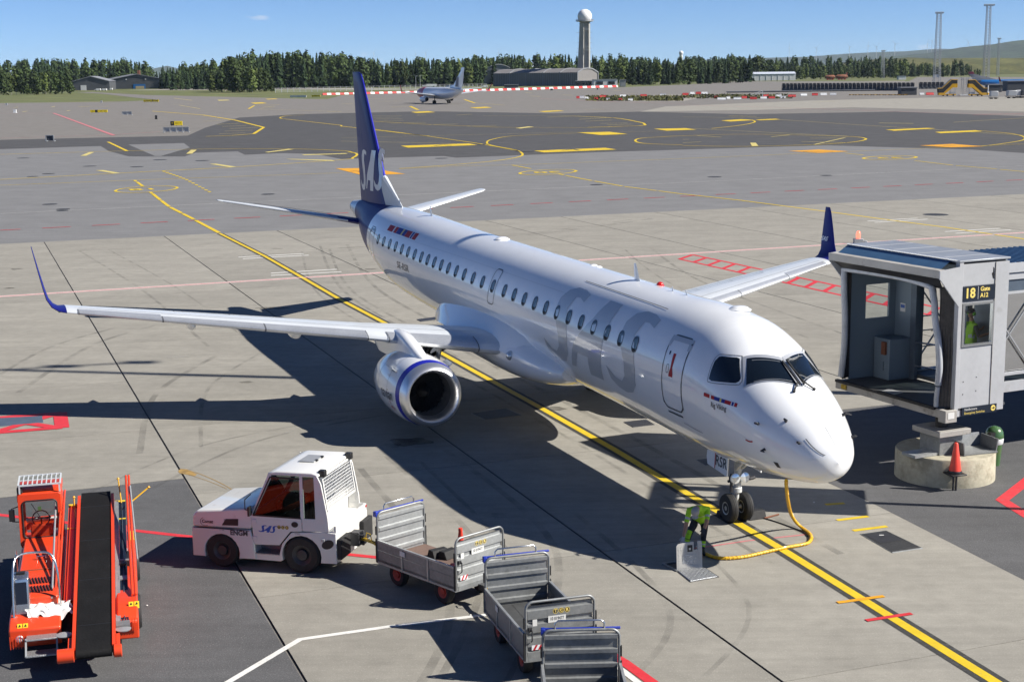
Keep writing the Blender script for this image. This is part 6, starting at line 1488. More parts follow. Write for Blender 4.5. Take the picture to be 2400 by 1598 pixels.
# ------------------------------------------------------------------ thin haze that pales the far hills
hz = bpy.data.materials.new('haze'); hz.use_nodes = True
hn, hl = hz.node_tree.nodes, hz.node_tree.links; hn.clear()
ho = hn.new('ShaderNodeOutputMaterial'); hv_ = hn.new('ShaderNodeVolumePrincipled')
hv_.inputs['Color'].default_value = (0.62, 0.78, 1.0, 1); hv_.inputs['Density'].default_value = 2.2e-5; hv_.inputs['Anisotropy'].default_value = 0.0
hl.new(hv_.outputs[0], ho.inputs['Volume'])
mb = MB(); mb.box((0, 0, 159), (36000, 40000, 322)); tag(mb.build('haze', hz), kind='stuff')
# ------------------------------------------------------------------ boarding bridge at the right
JB = thing('boarding_bridge', 'grey boarding bridge with an open canopy and a Gate A12 sign', 'boarding bridge', (11.05, 36.0, 0), radians(25.5))
ZB, ZF, ZT = 1.74, 1.95, 5.62
def jb(name, mat, f, par=JB, smooth=None, bevel=0):
    mb = MB(); f(mb); return mb.build(name, mat, par, smooth, bevel)
def ubox(mb, u0, u1, v0, v1, z0, z1): mb.box(((u0+u1)/2, (v0+v1)/2, (z0+z1)/2), (u1-u0, v1-v0, z1-z0))
# front wall with the operator's window
jb('corner_post', M['bridge'], lambda mb: ubox(mb, -.08, .05, -.02, .12, ZB, ZT), bevel=.008)
jb('wall_panel', M['bridge'], lambda mb: ubox(mb, .055, 1.09, 0, .07, 5.03, ZT-.05))
jb('wall_panel', M['bridge'], lambda mb: ubox(mb, .055, 1.09, 0, .07, ZB, 3.50))
jb('wall_panel', M['bridge'], lambda mb: ubox(mb, .055, 1.09, 0, .07, 4.60, 5.025))
jb('wall_panel', M['bridge'], lambda mb: ubox(mb, 1.095, 1.53, -.015, .10, ZB+.05, ZT-.05))
wf = jb('window_frame', M['chrome'], lambda mb: (ubox(mb, .06, .14, -.03, .06, 3.50, 4.60), ubox(mb, 1.03, 1.09, -.03, .06, 3.50, 4.60), ubox(mb, .14, 1.03, -.03, .06, 3.50, 3.57), ubox(mb, .14, 1.03, -.03, .06, 4.54, 4.60)))
jb('pane', M['clear'], lambda mb: mb.face([(.14, .02, 3.57), (1.03, .02, 3.57), (1.03, .02, 4.54), (.14, .02, 4.54)]), wf)
sg = jb('gate_sign', M['navy'], lambda mb: ubox(mb, .05, 1.085, -.03, -.004, 4.655, 5.02))
lettering('18', .34, lambda x, y: (.27+x, -.034, 4.835+y), M['gold'], sg, 'sign_lettering', bold=.010)
lettering('Gate', .155, lambda x, y: (.60+x, -.034, 4.925+y), M['gold'], sg, 'sign_lettering', align='LEFT', bold=.004)
lettering('A12', .155, lambda x, y: (.60+x, -.034, 4.765+y), M['gold'], sg, 'sign_lettering', align='LEFT', bold=.004)
jb('sign_divider', M['labelwhite'], lambda mb: ubox(mb, .525, .535, -.034, -.03, 4.68, 5.0), sg)
es = jb('emergency_sign', M['navy'], lambda mb: ubox(mb, .17, 1.30, -.035, -.004, 1.75, 1.96))
lettering('N\u00f8dbrytere', .085, lambda x, y: (.24+x, -.04, 1.905+y), M['labelwhite'], es, 'sign_lettering', align='LEFT')
lettering('Emergency Switches', .085, lambda x, y: (.24+x, -.04, 1.81+y), M['gold'], es, 'sign_lettering', align='LEFT', width=.66)
jb('arrow_disc', M['gold'], lambda mb: mb.prism([(.075*cos(2*pi*k/20), .075*sin(2*pi*k/20)) for k in range(20)], lambda x, z: (1.18+x, -.036, 1.86+z), lambda x, z: (1.18+x, -.042, 1.86+z)), es)
jb('arrow', M['navy'], lambda mb: (mb.bar((1.13, -.045, 1.86), (1.22, -.045, 1.86), .004, .016), mb.bar((1.19, -.045, 1.89), (1.225, -.045, 1.86), .004, .016), mb.bar((1.19, -.045, 1.83), (1.225, -.045, 1.86), .004, .016)), es)
jb('impact_damage', M['black'], lambda mb: mb.prism([(.92, 5.35), (.97, 5.38), (.99, 5.45), (.96, 5.5), (.99, 5.28), (1.0, 5.2), (.96, 5.22)], lambda x, z: (x+.06, -.004, z-.05), lambda x, z: (x+.06, -.008, z-.05)))
for k, (u_, z_) in enumerate(((.62, 2.35), (.62, 2.7), (.2, 2.3), (.2, 2.62), (1.2, 2.4), (1.2, 2.75))):
    jb('rivet', M['darkmetal'], lambda mb: mb.lathe([(.014, 0), (.01, .012)], (u_, -.0, z_), (0, -1, 0), 8))
jb('seam_trim', M['bridge_dirty'], lambda mb: ubox(mb, 1.085, 1.098, -.02, .0, ZB+.05, ZT-.05))
# roof, visor and fascia
jb('roof', M['bridge_roof'], lambda mb: ubox(mb, -.10, 1.55, -.03, 4.32, ZT, ZT+.05), bevel=.01)
for k in range(4): jb('roof_seam', M['bridge'], lambda mb: ubox(mb, .05, 1.5, .7+k*.95, .72+k*.95, ZT+.05, ZT+.056))
jb('visor', M['bridge_blue'], lambda mb: mb.loft([[(-.09, .28, ZT+.03), (-.09, 4.30, ZT+.03)], [(-.48, .02+.18, 5.46), (-.48, 4.22, 5.46)]], closed=False, caps=False))
jb('roof_trim', M['chrome'], lambda mb: mb.bar((-.10, .05, ZT+.055), (-.10, 4.32, ZT+.055), .025))
jb('fascia', M['bridge_dirty'], lambda mb: ubox(mb, -.72, -.66, -.02, 4.25, 5.27, 5.47), bevel=.006)
jb('fascia_top', M['bridge_dirty'], lambda mb: ubox(mb, -.66, -.46, -.02, 4.25, 5.44, 5.465))
jb('gusset', M['bridge'], lambda mb: mb.prism([(-.08, 5.52), (-.72, 5.46), (-.72, 5.26), (-.66, 5.2), (-.08, 4.52)], lambda u, z: (u, -.01, z), lambda u, z: (u, -.05, z)))
jb('canopy_cover', M['black'], lambda mb: mb.loft([[(-.66, .05, 5.27), (-.66, 4.2, 5.27)], [(-.30, .3, 4.95), (-.30, 4.1, 4.98)]], closed=False, caps=False))
jb('far_gusset', M['bridge'], lambda mb: mb.prism([(-.08, 5.52), (-.72, 5.46), (-.72, 5.26), (-.08, 4.52)], lambda u, z: (u, 4.26, z), lambda u, z: (u, 4.30, z)))
# canopy bumper, made of tubes, and its folded bellows
jb('bumper_tube', M['bumper'], lambda mb: mb.tube(curve([Vector(p) for p in ((-.32, 4.12, 5.02), (-.34, 3.2, 5.05), (-.35, 1.9, 5.06), (-.34, .95, 5.0), (-.34, .62, 4.92))], 5), .075, 12), smooth=60)
jb('bumper_tube', M['bumper'], lambda mb: mb.tube(curve([Vector(p) for p in ((-.34, .66, 4.96), (-.36, .52, 4.6), (-.36, .46, 4.15), (-.37, .30, 3.57), (-.37, .24, 3.0), (-.35, .29, 2.55))], 5), .085, 12), smooth=60)
jb('bumper_tube', M['bumper'], lambda mb: mb.tube([(-.35, .29, 2.5), (-.34, .34, 2.2), (-.32, .36, 1.98)], .062, 12), smooth=60)
jb('bumper_tube', M['bumper'], lambda mb: mb.tube(curve([Vector(p) for p in ((-.32, 4.14, 5.04), (-.34, 4.08, 4.4), (-.34, 4.02, 3.7), (-.34, 4.02, 2.9), (-.36, 4.1, 2.08))], 5), .085, 12), smooth=60)
for k, z in enumerate((4.35, 3.9)): jb('bumper_band', M['darkmetal'], lambda mb: mb.tube([(-.36, .50-.02*k, z+.01), (-.36, .495-.02*k, z-.01)], .088, 12))
def bellows(v_in, v_out, z0, z1):
    mb = MB(); n = 7; rg = []
    for k in range(2*n+1):
        f = k/(2*n); d = .045 if k % 2 else -.03
        rg.append([(-.33+f*.33, v_in*(1-f)+v_out*f+d*1.2*0, z0), (-.33+f*.33, (v_in+.0)*(1-f)+v_out*f+d, (z0+z1)/2), (-.33+f*.33, (v_in+.25*(1 if v_in < 2 else -1)*0)*(1-f)+v_out*f+d, z1)])
    mb.loft(rg, closed=False, caps=False); return mb.build('bellows', M['bellows'], JB)
bellows(.36, .06, 1.98, 5.0); bellows(4.10, 4.24, 2.0, 5.05)
for k in range(6):
    f = (k+.5)/6; jb('bellows_rib', M['darkmetal'], lambda mb: mb.tube([(-.33+f*.33, .36*(1-f)+.06*f, 1.98), (-.33+f*.33, .34*(1-f)+.06*f-.02, 3.4), (-.33+f*.33, .6*(1-f)+.06*f, 4.95)], .013, 6))
    jb('bellows_rib', M['darkmetal'], lambda mb: mb.tube([(-.33+f*.33, 4.1*(1-f)+4.24*f-.02, 2.0), (-.33+f*.33, 4.02*(1-f)+4.22*f, 3.5), (-.33+f*.33, 4.1*(1-f)+4.24*f, 5.0)], .013, 6))
jb('spring_arm', M['galv'], lambda mb: (mb.bar((-.5, .9, 5.2), (-.42, 2.6, 5.14), .03), mb.bar((-.42, 2.6, 5.14), (-.45, 3.4, 5.2), .03)))
# floor and inside of the cab
jb('floor', M['bridge_dark'], lambda mb: ubox(mb, -.28, 1.6, .0, 4.25, ZF-.06, ZF))
jb('floor_beam', M['bridge_dirty'], lambda mb: ubox(mb, -.34, -.22, .08, 4.35, ZF-.24, ZF-.02), bevel=.01)
jb('floor_edge', M['rubber_d'], lambda mb: ubox(mb, -.40, -.30, .35, 4.3, ZF-.05, ZF+.02))
jb('underframe', M['bridge_dark'], lambda mb: ubox(mb, -.1, 1.5, .1, 4.2, ZB, ZF-.06))
jb('floor_flap', M['galv'], lambda mb: mb.prism([(-.26, 2.0), (.12, 2.1), (.10, 2.65), (-.26, 2.5)], lambda u, v: (u, v, ZF+.004), lambda u, v: (u, v, ZF+.012)))
jb('yellow_bracket', M['drawbar'], lambda mb: ubox(mb, -.38, -.22, 3.86, 4.06, ZF-.2, ZF-.08))
jb('corner_bracket', M['bridge_dirty'], lambda mb: ubox(mb, -.42, -.05, -.10, .16, ZB-.1, ZF+.0), bevel=.01)
jb('corner_plate', M['labelwhite'], lambda mb: ubox(mb, -.34, -.14, -.108, -.10, ZB, ZB+.16))
bw = jb('back_wall', M['bridge_in'], lambda mb: (ubox(mb, .0, .50, 4.20, 4.26, ZF, ZT-.02), ubox(mb, 1.30, 1.55, 4.20, 4.26, ZF, ZT-.02), ubox(mb, .50, 1.30, 4.20, 4.26, ZF, 3.58), ubox(mb, .50, 1.30, 4.20, 4.26, 4.52, ZT-.02)))
jb('pane', M['clear'], lambda mb: mb.face([(.5, 4.23, 3.58), (1.3, 4.23, 3.58), (1.3, 4.23, 4.52), (.5, 4.23, 4.52)]), bw)
jb('notice', M['labelwhite'], lambda mb: ubox(mb, 1.515, 1.523, 3.78, 3.98, 3.75, 3.98))
jb('notice_print', M['sasblue'], lambda mb: ubox(mb, 1.509, 1.514, 3.80, 3.96, 3.85, 3.94))
jb('side_wall', M['bridge_in'], lambda mb: (ubox(mb, 1.525, 1.56, 3.55, 4.20, ZF, ZT-.02), ubox(mb, 1.525, 1.56, 0.10, 1.15, ZF, ZT-.02), ubox(mb, 1.525, 1.56, 1.15, 3.55, 4.75, ZT-.02)))
jb('door_post', M['steelblue'], lambda mb: ubox(mb, 1.48, 1.60, 3.30, 3.52, ZF, ZT-.1))
jb('ceiling', M['bridge_dark'], lambda mb: ubox(mb, -.05, 1.52, .1, 4.2, ZT-.08, ZT-.03))
cb = jb('control_cabinet', M['bridge_in'], lambda mb: ubox(mb, .78, 1.50, 3.5, 4.15, ZF, 3.08), bevel=.02)
jb('cabinet_lamp', M['rust'], lambda mb: ubox(mb, .70, .775, 3.6, 3.75, 2.65, 3.0), cb); jb('cabinet_handle', M['chrome'], lambda mb: ubox(mb, .765, .78, 3.7, 3.73, 2.2, 2.45), cb)
for z in (3.0, 2.35): jb('handrail', M['chrome'], lambda mb: mb.tube([(1.45, 3.25, z), (1.75, 1.6, z+.03)], .025, 8))
jb('console', M['bridge_dark'], lambda mb: mb.prism([(.25, ZF), (.25, 3.1), (.55, 3.35), (1.4, 3.35), (1.4, ZF)], lambda u, z: (u, .25, z), lambda u, z: (u, .65, z)))
# the tunnel that leads on to the right
T0, T1, V0, V1 = 1.62, 16.0, 1.25, 3.75
jb('tunnel_floor', M['bridge_dark'], lambda mb: ubox(mb, T0, T1, V0, V1, 1.98, 2.08))
tr = jb('tunnel_roof', M['bridge_blue'], lambda mb: ubox(mb, T0, T1, V0-.05, V1+.05, 5.22, 5.27))
me_ = None
for k in range(70):
    if me_ is None:
        o_ = jb('roof_rib', M['bridge_blue'], lambda mb: mb.prism([(0, 0), (.025, .045), (.075, .045), (.10, 0)], lambda u, z: (u, V0-.05, z), lambda u, z: (u, V1+.05, z)), tr); me_ = o_.data
    else: o_ = bpy.data.objects.new('roof_rib', me_); COL.objects.link(o_); o_.parent = tr
    o_.location = (T0+.02+k*.205, 0, 5.27)
jb('eave_band', M['bridge'], lambda mb: ubox(mb, T0, T1, V0-.10, V0-.05, 5.05, 5.30)); jb('eave_band', M['bridge'], lambda mb: ubox(mb, T0, T1, V0-.06, V0-.02, 4.86, 5.03))
jb('head_beam', M['steelblue'], lambda mb: ubox(mb, T0, T1, V0-.02, V0+.12, 4.55, 4.86)); jb('head_trim', M['bridge'], lambda mb: ubox(mb, T0, T1, V0-.05, V0+.02, 4.48, 4.545))
jb('bottom_chord', M['bridge'], lambda mb: ubox(mb, T0, T1, V0-.06, V0+.08, 1.86, 2.12)); jb('sill_rail', M['bridge'], lambda mb: ubox(mb, T0, T1, V0-.04, V0+.03, 2.3, 2.38))
jb('bottom_chord', M['bridge'], lambda mb: ubox(mb, T0, T1, V1-.08, V1+.06, 1.86, 2.12)); jb('head_beam', M['steelblue'], lambda mb: ubox(mb, T0, T1, V1-.1, V1+.02, 4.55, 5.2))
for k in range(8):
    u = T0+.35+k*1.75
    for vv in (V0+.02, V1-.02): jb('truss_post', M['steelblue'], lambda mb: ubox(mb, u-.09, u+.09, vv-.07, vv+.07, 2.12, 4.6))
    for vv in (V0-.01, V1+.01):
        jb('diagonal', M['galv'], lambda mb: (mb.bar((u, vv, 4.45), (u+1.75, vv, 2.35), .035), mb.bar((u, vv, 2.35), (u+1.75, vv, 4.45), .035)))
    for z in (2.75, 3.2, 3.6): jb('side_rail', M['galv'], lambda mb: mb.bar((u, V1-.05, z), (u+1.75, V1-.05, z), .03))
    jb('tunnel_pane', M['tinted'], lambda mb: mb.face([(u+.1, V0+.06, 2.4), (u+1.65, V0+.06, 2.4), (u+1.65, V0+.06, 4.5), (u+.1, V0+.06, 4.5)]))
# pillar
jb('pivot', M['black'], lambda mb: mb.lathe([(.16, 1.36), (.16, 1.9)], (.12, .62, 0), (0, 0, 1), 16), smooth=40)
jb('pillar_cap', M['bridge_dirty'], lambda mb: ubox(mb, -.40, .62, .1, 1.12, 1.22, 1.36), bevel=.01)
jb('pillar', M['galvan_d'], lambda mb: ubox(mb, -.26, .48, .24, .98, .70, 1.22), bevel=.01)
jb('pillar_plate', M['galvan'], lambda mb: ubox(mb, -1.0, .3, .28, .78, .73, .80)); jb('support_column', M['steelblue'], lambda mb: ubox(mb, 6.2, 6.7, 2.2, 2.7, 0, 1.9))
jb('support_column', M['steelblue'], lambda mb: ubox(mb, 13.5, 14.0, 2.2, 2.7, 0, 1.9))
# round plinth with the tray lying on it, cone, bin
mb = MB(); mb.lathe([(1.25, 0), (1.245, .69), (1.225, .72), (0.01, .725)], (0, 0, 0), (0, 0, 1), 64); o = mb.build('concrete_plinth', M['plinth'], smooth=40); o.location = (11.08, 36.85, 0)
tag(o, 'round stained concrete plinth under the boarding bridge pillar', 'plinth')
t = thing('metal_tray', 'open sheet metal tray lying on the concrete plinth', 'tray', (11.68, 36.55, .73), radians(18))
for nm, c, s, R in (('base', (0, 0, .015), (.98, .75, .03), None), ('back_flap', (0, .42, .17), (1.0, .03, .36), Matrix.Rotation(-.25, 3, 'X')), ('end_flap', (-.52, 0, .16), (.03, .8, .34), Matrix.Rotation(-.15, 3, 'Y')), ('end_flap', (.52, .05, .16), (.03, .7, .34), Matrix.Rotation(.15, 3, 'Y'))):
    mb = MB(); mb.box(c, s, R); mb.build(nm, M['galvan_d'], t)
t = thing('traffic_cone', 'red traffic cone raised on a short post before the concrete plinth', 'cone', (10.93, 35.47, .42), .3)
mb = MB(); mb.lathe([(.155, .07), (.15, .09), (.05, .78), (.035, .80), (.01, .80)], (0, 0, 0), (0, 0, 1), 28); mb.build('body', M['cone'], t, 40)
mb = MB(); mb.lathe([(.17, .02), (.175, .06), (.158, .10)], (0, 0, 0), (0, 0, 1), 28); mb.build('collar', M['black'], t, 40); mb = MB(); mb.box((0, 0, .012), (.42, .42, .04)); mb.build('base', M['black'], t, bevel=.01)
t = thing('ground_post', 'short dark steel post carrying the red traffic cone', 'post', (10.93, 35.47, 0)); mb = MB(); mb.tube([(-.03, 0, 0), (-.03, 0, .41)], .028, 8); mb.tube([(.04, 0, 0), (.04, 0, .41)], .028, 8); mb.build('tube', M['darkmetal'], t)
t = thing('litter_bin', 'green dome topped litter bin behind the concrete plinth', 'bin', (12.66, 37.85, 0))
mb = MB(); mb.lathe([(.17, 0), (.215, .62), (.215, .64)], (0, 0, 0), (0, 0, 1), 28); mb.build('body', M['bin'], t, 40)
mb = MB(); mb.lathe([(.22, .58), (.235, .62), (.24, .72), (.225, .74)], (0, 0, 0), (0, 0, 1), 28); mb.build('bag', M['bag'], t, 40)
mb = MB(); mb.lathe([(.235, .74), (.24, .80), (.215, .92), (.15, 1.01), (.05, 1.05), (.01, 1.055)], (0, 0, 0), (0, 0, 1), 28); mb.build('lid', M['bin'], t, 50)
mb = MB(); mb.box((-.12, -.2, .86), (.22, .1, .13), Matrix.Rotation(.5, 3, 'Z')); mb.build('opening', M['black'], t)
# warning light post beyond the bridge
p = Vector((20.88, 88.56, 0)); t = thing('warning_light', 'small post with a lit red beacon beyond the bridge roof', 'beacon', p); zt_ = atY(2007, 541, p.y).z
mb = MB(); mb.tube([(0, 0, 0), (0, 0, zt_-.5)], .06, 8); mb.build('post', M['galv'], t); mb = MB(); mb.box((0, 0, zt_-.85), (.55, .4, .75)); mb.box((.42, 0, zt_-.9), (.2, .3, .6)); mb.build('box', M['galv'], t, bevel=.02)
mb = MB(); mb.lathe([(.13, zt_-.45), (.14, zt_-.2), (.09, zt_-.05), (.01, zt_)], (0, 0, 0), (0, 0, 1), 16); mb.build('lamp', pm('lit_beacon', (.6, .05, .04), .3, emit=(1, .16, .10, 1.6)), t, 50)
# tall floodlight mast just right of the picture: its shadow crosses the stand
p = Vector((18.4, 45.4, 0)); t = thing('apron_mast', 'tall apron floodlight mast right of the picture, above the bridge', 'mast', p)
mb = MB(); mb.tube([(0, 0, 0), (0, 0, 30.2)], [.30, .17], 16); mb.build('pole', M['galv'], t, 40)
mb = MB(); mb.tube([(0, 0, 30), (2.4, .5, 30.2), (5.2, 1.1, 30.3)], .10, 8); mb.build('arm', M['galv'], t, 40)
for q in (2.2, 4.9): mb = MB(); mb.box((q, q*.21, 30.25), (1.0, .5, .3)); mb.build('floodlight', M['galv'], t)

# unseen screen added beyond the right edge, shaped to shade the nose gear
t = thing('shadow_screen', 'unseen raised screen beyond the right picture edge, shaped to cast the nose gear shadow', 'screen', (13.35, 32.45, 0), radians(-11))
mb = MB(); ubox(mb, 0, .3, 0, 2.2, 4.35, 7.0); mb.build('wall', M['bridge'], t)
mb = MB(); ubox(mb, -.05, .4, -.05, 2.25, 8.05, 8.3); mb.build('roof', M['bridge_roof'], t)
for y0, y1 in ((.0, .1), (.40, .75), (.95, 1.10), (1.55, 1.95), (2.1, 2.2)):
    mb = MB(); ubox(mb, 0, .12, y0, y1, 7.0, 8.05); mb.build('slit_panel', M['bridge'], t)
mb = MB(); ubox(mb, .1, .3, 1.0, 1.2, 0, 4.35); mb.build('support_column', M['steelblue'], t)
# ------------------------------------------------------------------ people
def person(label, J, R_, head, look, tags, mats, group=None, loc=None):
    """J: joints, tags: bone list (a, b, material) - one continuous skinned body"""
    names = list(J); me = bpy.data.meshes.new('body'); org = Vector(loc)
    bones = [(a, b) for a, b, m in tags]
    me.from_pydata([tuple(Vector(J[n])-org) for n in names], [(names.index(a), names.index(b)) for a, b in bones], [])
    o = bpy.data.objects.new('body', me); COL.objects.link(o)
    sk = o.modifiers.new('skin', 'SKIN'); sk.use_smooth_shade = True
    sb = o.modifiers.new('sub', 'SUBSURF'); sb.levels = 2; sb.render_levels = 2
    for i, n in enumerate(names):
        r = R_[n]; sv = me.skin_vertices[0].data[i]; sv.radius = r if isinstance(r, tuple) else (r, r); sv.use_root = n == 'pelvis'
    dg = bpy.context.evaluated_depsgraph_get(); dg.update()
    m2 = bpy.data.meshes.new_from_object(o.evaluated_get(dg)); bpy.data.objects.remove(o)
    m2.materials.clear()
    for m in mats: m2.materials.append(M[m])
    for p in m2.polygons:
        best, bi = 1e9, 0
        for a, b, mi in tags:
            A_, B_ = Vector(J[a])-org, Vector(J[b])-org; d = B_-A_; f = max(0, min(1, (p.center-A_).dot(d)/max(1e-9, d.length_squared)))
            q = (p.center-A_-d*f).length/((R_[a] if not isinstance(R_[a], tuple) else R_[a][0])*(1-f)+(R_[b] if not isinstance(R_[b], tuple) else R_[b][0])*f)
            if q < best: best, bi = q, (mi(f) if callable(mi) else mi)
        p.material_index = bi; p.use_smooth = True
    t = thing('person', label, 'person', org, 0, group)
    b = bpy.data.objects.new('body', m2); COL.objects.link(b); b.parent = t
    return t
def head_part(t, c, fwd, up, cap=None, defend=False):
    """head with face at c (local), facing fwd"""
    f = Vector(fwd).normalized(); u = Vector(up); u = (u-f*u.dot(f)).normalized(); r = f.cross(u); c = Vector(c)
    P = lambda x, y, z: c+r*x+f*y+u*z
    mb = MB(); rg = []
    for k in range(15):
        a = pi*k/14; z = -.115*cos(a); w = .075*sin(a)**.8 if z > -.02 else .066*sin(a)**.7; d0 = .095*sin(a)**.75
        rg.append([P(w*cos(q), d0*sin(q)*(1.0 if sin(q) > 0 else 1.02)+(.012 if z < -.06 else 0), z) for q in [2*pi*j/18 for j in range(18)]])
    mb.loft(rg); h_ = mb.build('head', M['skin'], t, 70)
    mb = MB(); mb.loft([[P(-.012, .09, .015), P(.012, .09, .015), P(.008, .094, .03)], [P(-.017, .108, -.025), P(.017, .108, -.025), P(.0, .112, -.02)], [P(-.012, .09, -.035), P(.012, .09, -.035), P(.0, .09, -.04)]]); mb.build('nose', M['skin'], h_, 60)
    for sx in (-1, 1):
        mb = MB(); mb.lathe([(.012, 0), (.006, .006)], P(sx*.03, .084, .018), f, 8); mb.build('eye', M['hair'], h_)
        mb = MB(); mb.lathe([(.026, -.008), (.026, .006)], P(sx*.078, -.008, -.005), r*sx, 10); mb.build('ear', M['skin'], h_, 50)
        if defend:
            mb = MB(); mb.lathe([(.045, -.015), (.05, .02), (.035, .04)], P(sx*.078, -.008, -.005), r*sx, 14); mb.build('ear_defender', M['defender'], t, 50)
    mb = MB(); mb.box(P(0, .088, -.058), (.04, .008, .008)); mb.build('mouth', M['rust'], h_)
    if defend: mb = MB(); mb.tube([P(.09*cos(a), -.01, .13*sin(a)) for a in [pi*k/12 for k in range(13)]], .008, 6); mb.build('headband', M['black'], t)
    mb = MB(); rg = []
    for k in range(7):
        z = .02+.115*sin(pi/2*k/6); q = cos(pi/2*k/6)**.7
        rg.append([P(.088*q*cos(a), .106*q*sin(a)-.004, z) for a in [2*pi*j/20 for j in range(20)]])
    mb.loft(rg); cp = mb.build('cap', M[cap], t, 60)
    mb = MB(); mb.loft([[P(x, .09, .035-abs(x)*.1) for x in (-.07, -.035, 0, .035, .07)], [P(x*.9, .165-abs(x)*.3, .022-abs(x)*.12) for x in (-.07, -.035, 0, .035, .07)]], closed=False, caps=False); o = mb.build('peak', M[cap], cp); o.modifiers.new('thickness', 'SOLIDIFY').thickness = .006
    mb = MB(); rg = []
    for k in range(5):
        z = -.06+.09*k/4
        rg.append([P(.081*cos(a), .101*sin(a), z) for a in [pi+pi*j/12 for j in range(13)]])
    mb.loft(rg, closed=False, caps=False); o = mb.build('hair', M['hair'], t, 60)
def hand(t, wrist, d, side, mat, curl=.5):
    """gloved hand with a palm, four curled fingers and a thumb, pointing along d"""
    d = Vector(d).normalized(); w = Vector(wrist); s = d.cross(Vector(side)).normalized(); n = s.cross(d)
    mb = MB(); mb.loft([[w+s*x*q+n*y*q2+d*l for x, y in ((-.032, -.014), (.032, -.014), (.036, .0), (.032, .014), (-.032, .014), (-.036, 0))] for l, q, q2 in ((-.03, .8, 1.5), (0, .85, 1.3), (.04, 1.05, 1.1), (.085, 1.1, .85))])
    for k, L_ in enumerate((.066, .078, .074, .058)):
        b = w+d*.082+s*(-.03+.02*k); p = [b]
        a = 0
        for j in range(3):
            a += curl*.6; p.append(p[-1]+(d*cos(a)+n*sin(a))*L_/2.6)
        mb.tube(p, [.0095, .0092, .0085, .006], 7)
    b = w+d*.02-s*.034; mb.tube([b, b-s*.022+d*.025+n*.012, b-s*.026+d*.055+n*.025], [.012, .011, .008], 7)
    return mb.build('glove', M[mat], t, 60)
# loader bending over the open pit
wy = lambda x, y, Y: atY(1560+x/4.075, 1150+y/4.075, Y-.32)
base = Vector((3.90, 30.78, 0))
J = dict(pelvis=wy(330, 262, 31.42), waist=wy(322, 222, 31.25), chest=wy(318, 178, 30.98), neck=wy(300, 168, 30.74), skull=wy(290, 182, 30.62),
         shl=wy(225, 186, 30.92), ell=wy(196, 318, 30.84), wrl=wy(168, 448, 30.62), shr=wy(404, 176, 30.98), elr=wy(392, 296, 30.78), wrr=wy(366, 372, 30.58),
         hpl=wy(285, 285, 31.42), knl=wy(228, 408, 31.30), anl=Vector((3.71, 30.9, .09)), tol=Vector((3.67, 30.68, .045)),
         hpr=wy(378, 285, 31.42), knr=wy(366, 410, 31.26), anr=Vector((4.08, 30.84, .09)), tor=Vector((4.10, 30.61, .045)))
RR = dict(pelvis=(.15, .13), waist=(.145, .12), chest=(.17, .13), neck=.06, skull=.06, shl=.075, ell=.048, wrl=.034, shr=.075, elr=.048, wrr=.034, hpl=.105, knl=.07, anl=.05, tol=.045, hpr=.105, knr=.07, anr=.05, tor=.045)
mats = ['hivis', 'skin', 'trouser', 'reflect', 'black']
tg = [('pelvis', 'waist', 0), ('waist', 'chest', lambda f: 3 if .35 < f < .5 else 0), ('chest', 'neck', 0), ('neck', 'skull', 1),
      ('chest', 'shl', 0), ('shl', 'ell', lambda f: 0 if f < .5 else 3 if f < .62 else 0 if f < .85 else 1), ('ell', 'wrl', 1), ('chest', 'shr', 0), ('shr', 'elr', lambda f: 0 if f < .5 else 3 if f < .62 else 0 if f < .85 else 1), ('elr', 'wrr', 1),
      ('pelvis', 'hpl', 2), ('hpl', 'knl', 2), ('knl', 'anl', lambda f: 2 if f < .35 else 0 if f < .55 else 3 if f < .65 else 0 if f < .8 else 2), ('anl', 'tol', 4), ('pelvis', 'hpr', 2), ('hpr', 'knr', 2), ('knr', 'anr', lambda f: 2 if f < .45 else 0 if f < .6 else 3 if f < .7 else 0 if f < .82 else 2), ('anr', 'tor', 4)]
t = person('ground worker in a lime shirt and grey cap bending over the open pit', J, RR, None, None, tg, mats, None, base)
head_part(t, J['skull']-base+Vector((-.02, -.05, -.035)), (-.15, -.6, -.85), (-.1, -.75, .55), 'capgrey')
hand(t, J['wrl']-base, J['wrl']-J['ell'], (0, 1, 0), 'glove', .45); hand(t, J['wrr']-base, (J['wrr']-J['elr'])+Vector((-.02, 0, -.08)), (0, 1, 0), 'glove_d', .6)
for a_, b_, f0, f1, r_ in (('hpl', 'knl', .75, 1.0, .088), ('knl', 'anl', .0, .3, .082)):
    A_, B_ = J[a_]-base, J[b_]-base; mb = MB(); mb.tube([A_.lerp(B_, f0)+Vector((-.02, -.03, 0)), A_.lerp(B_, f1)+Vector((-.02, -.03, 0))], [.06, .055], 10); mb.build('knee_stripe', M['hivis'], t, 50)
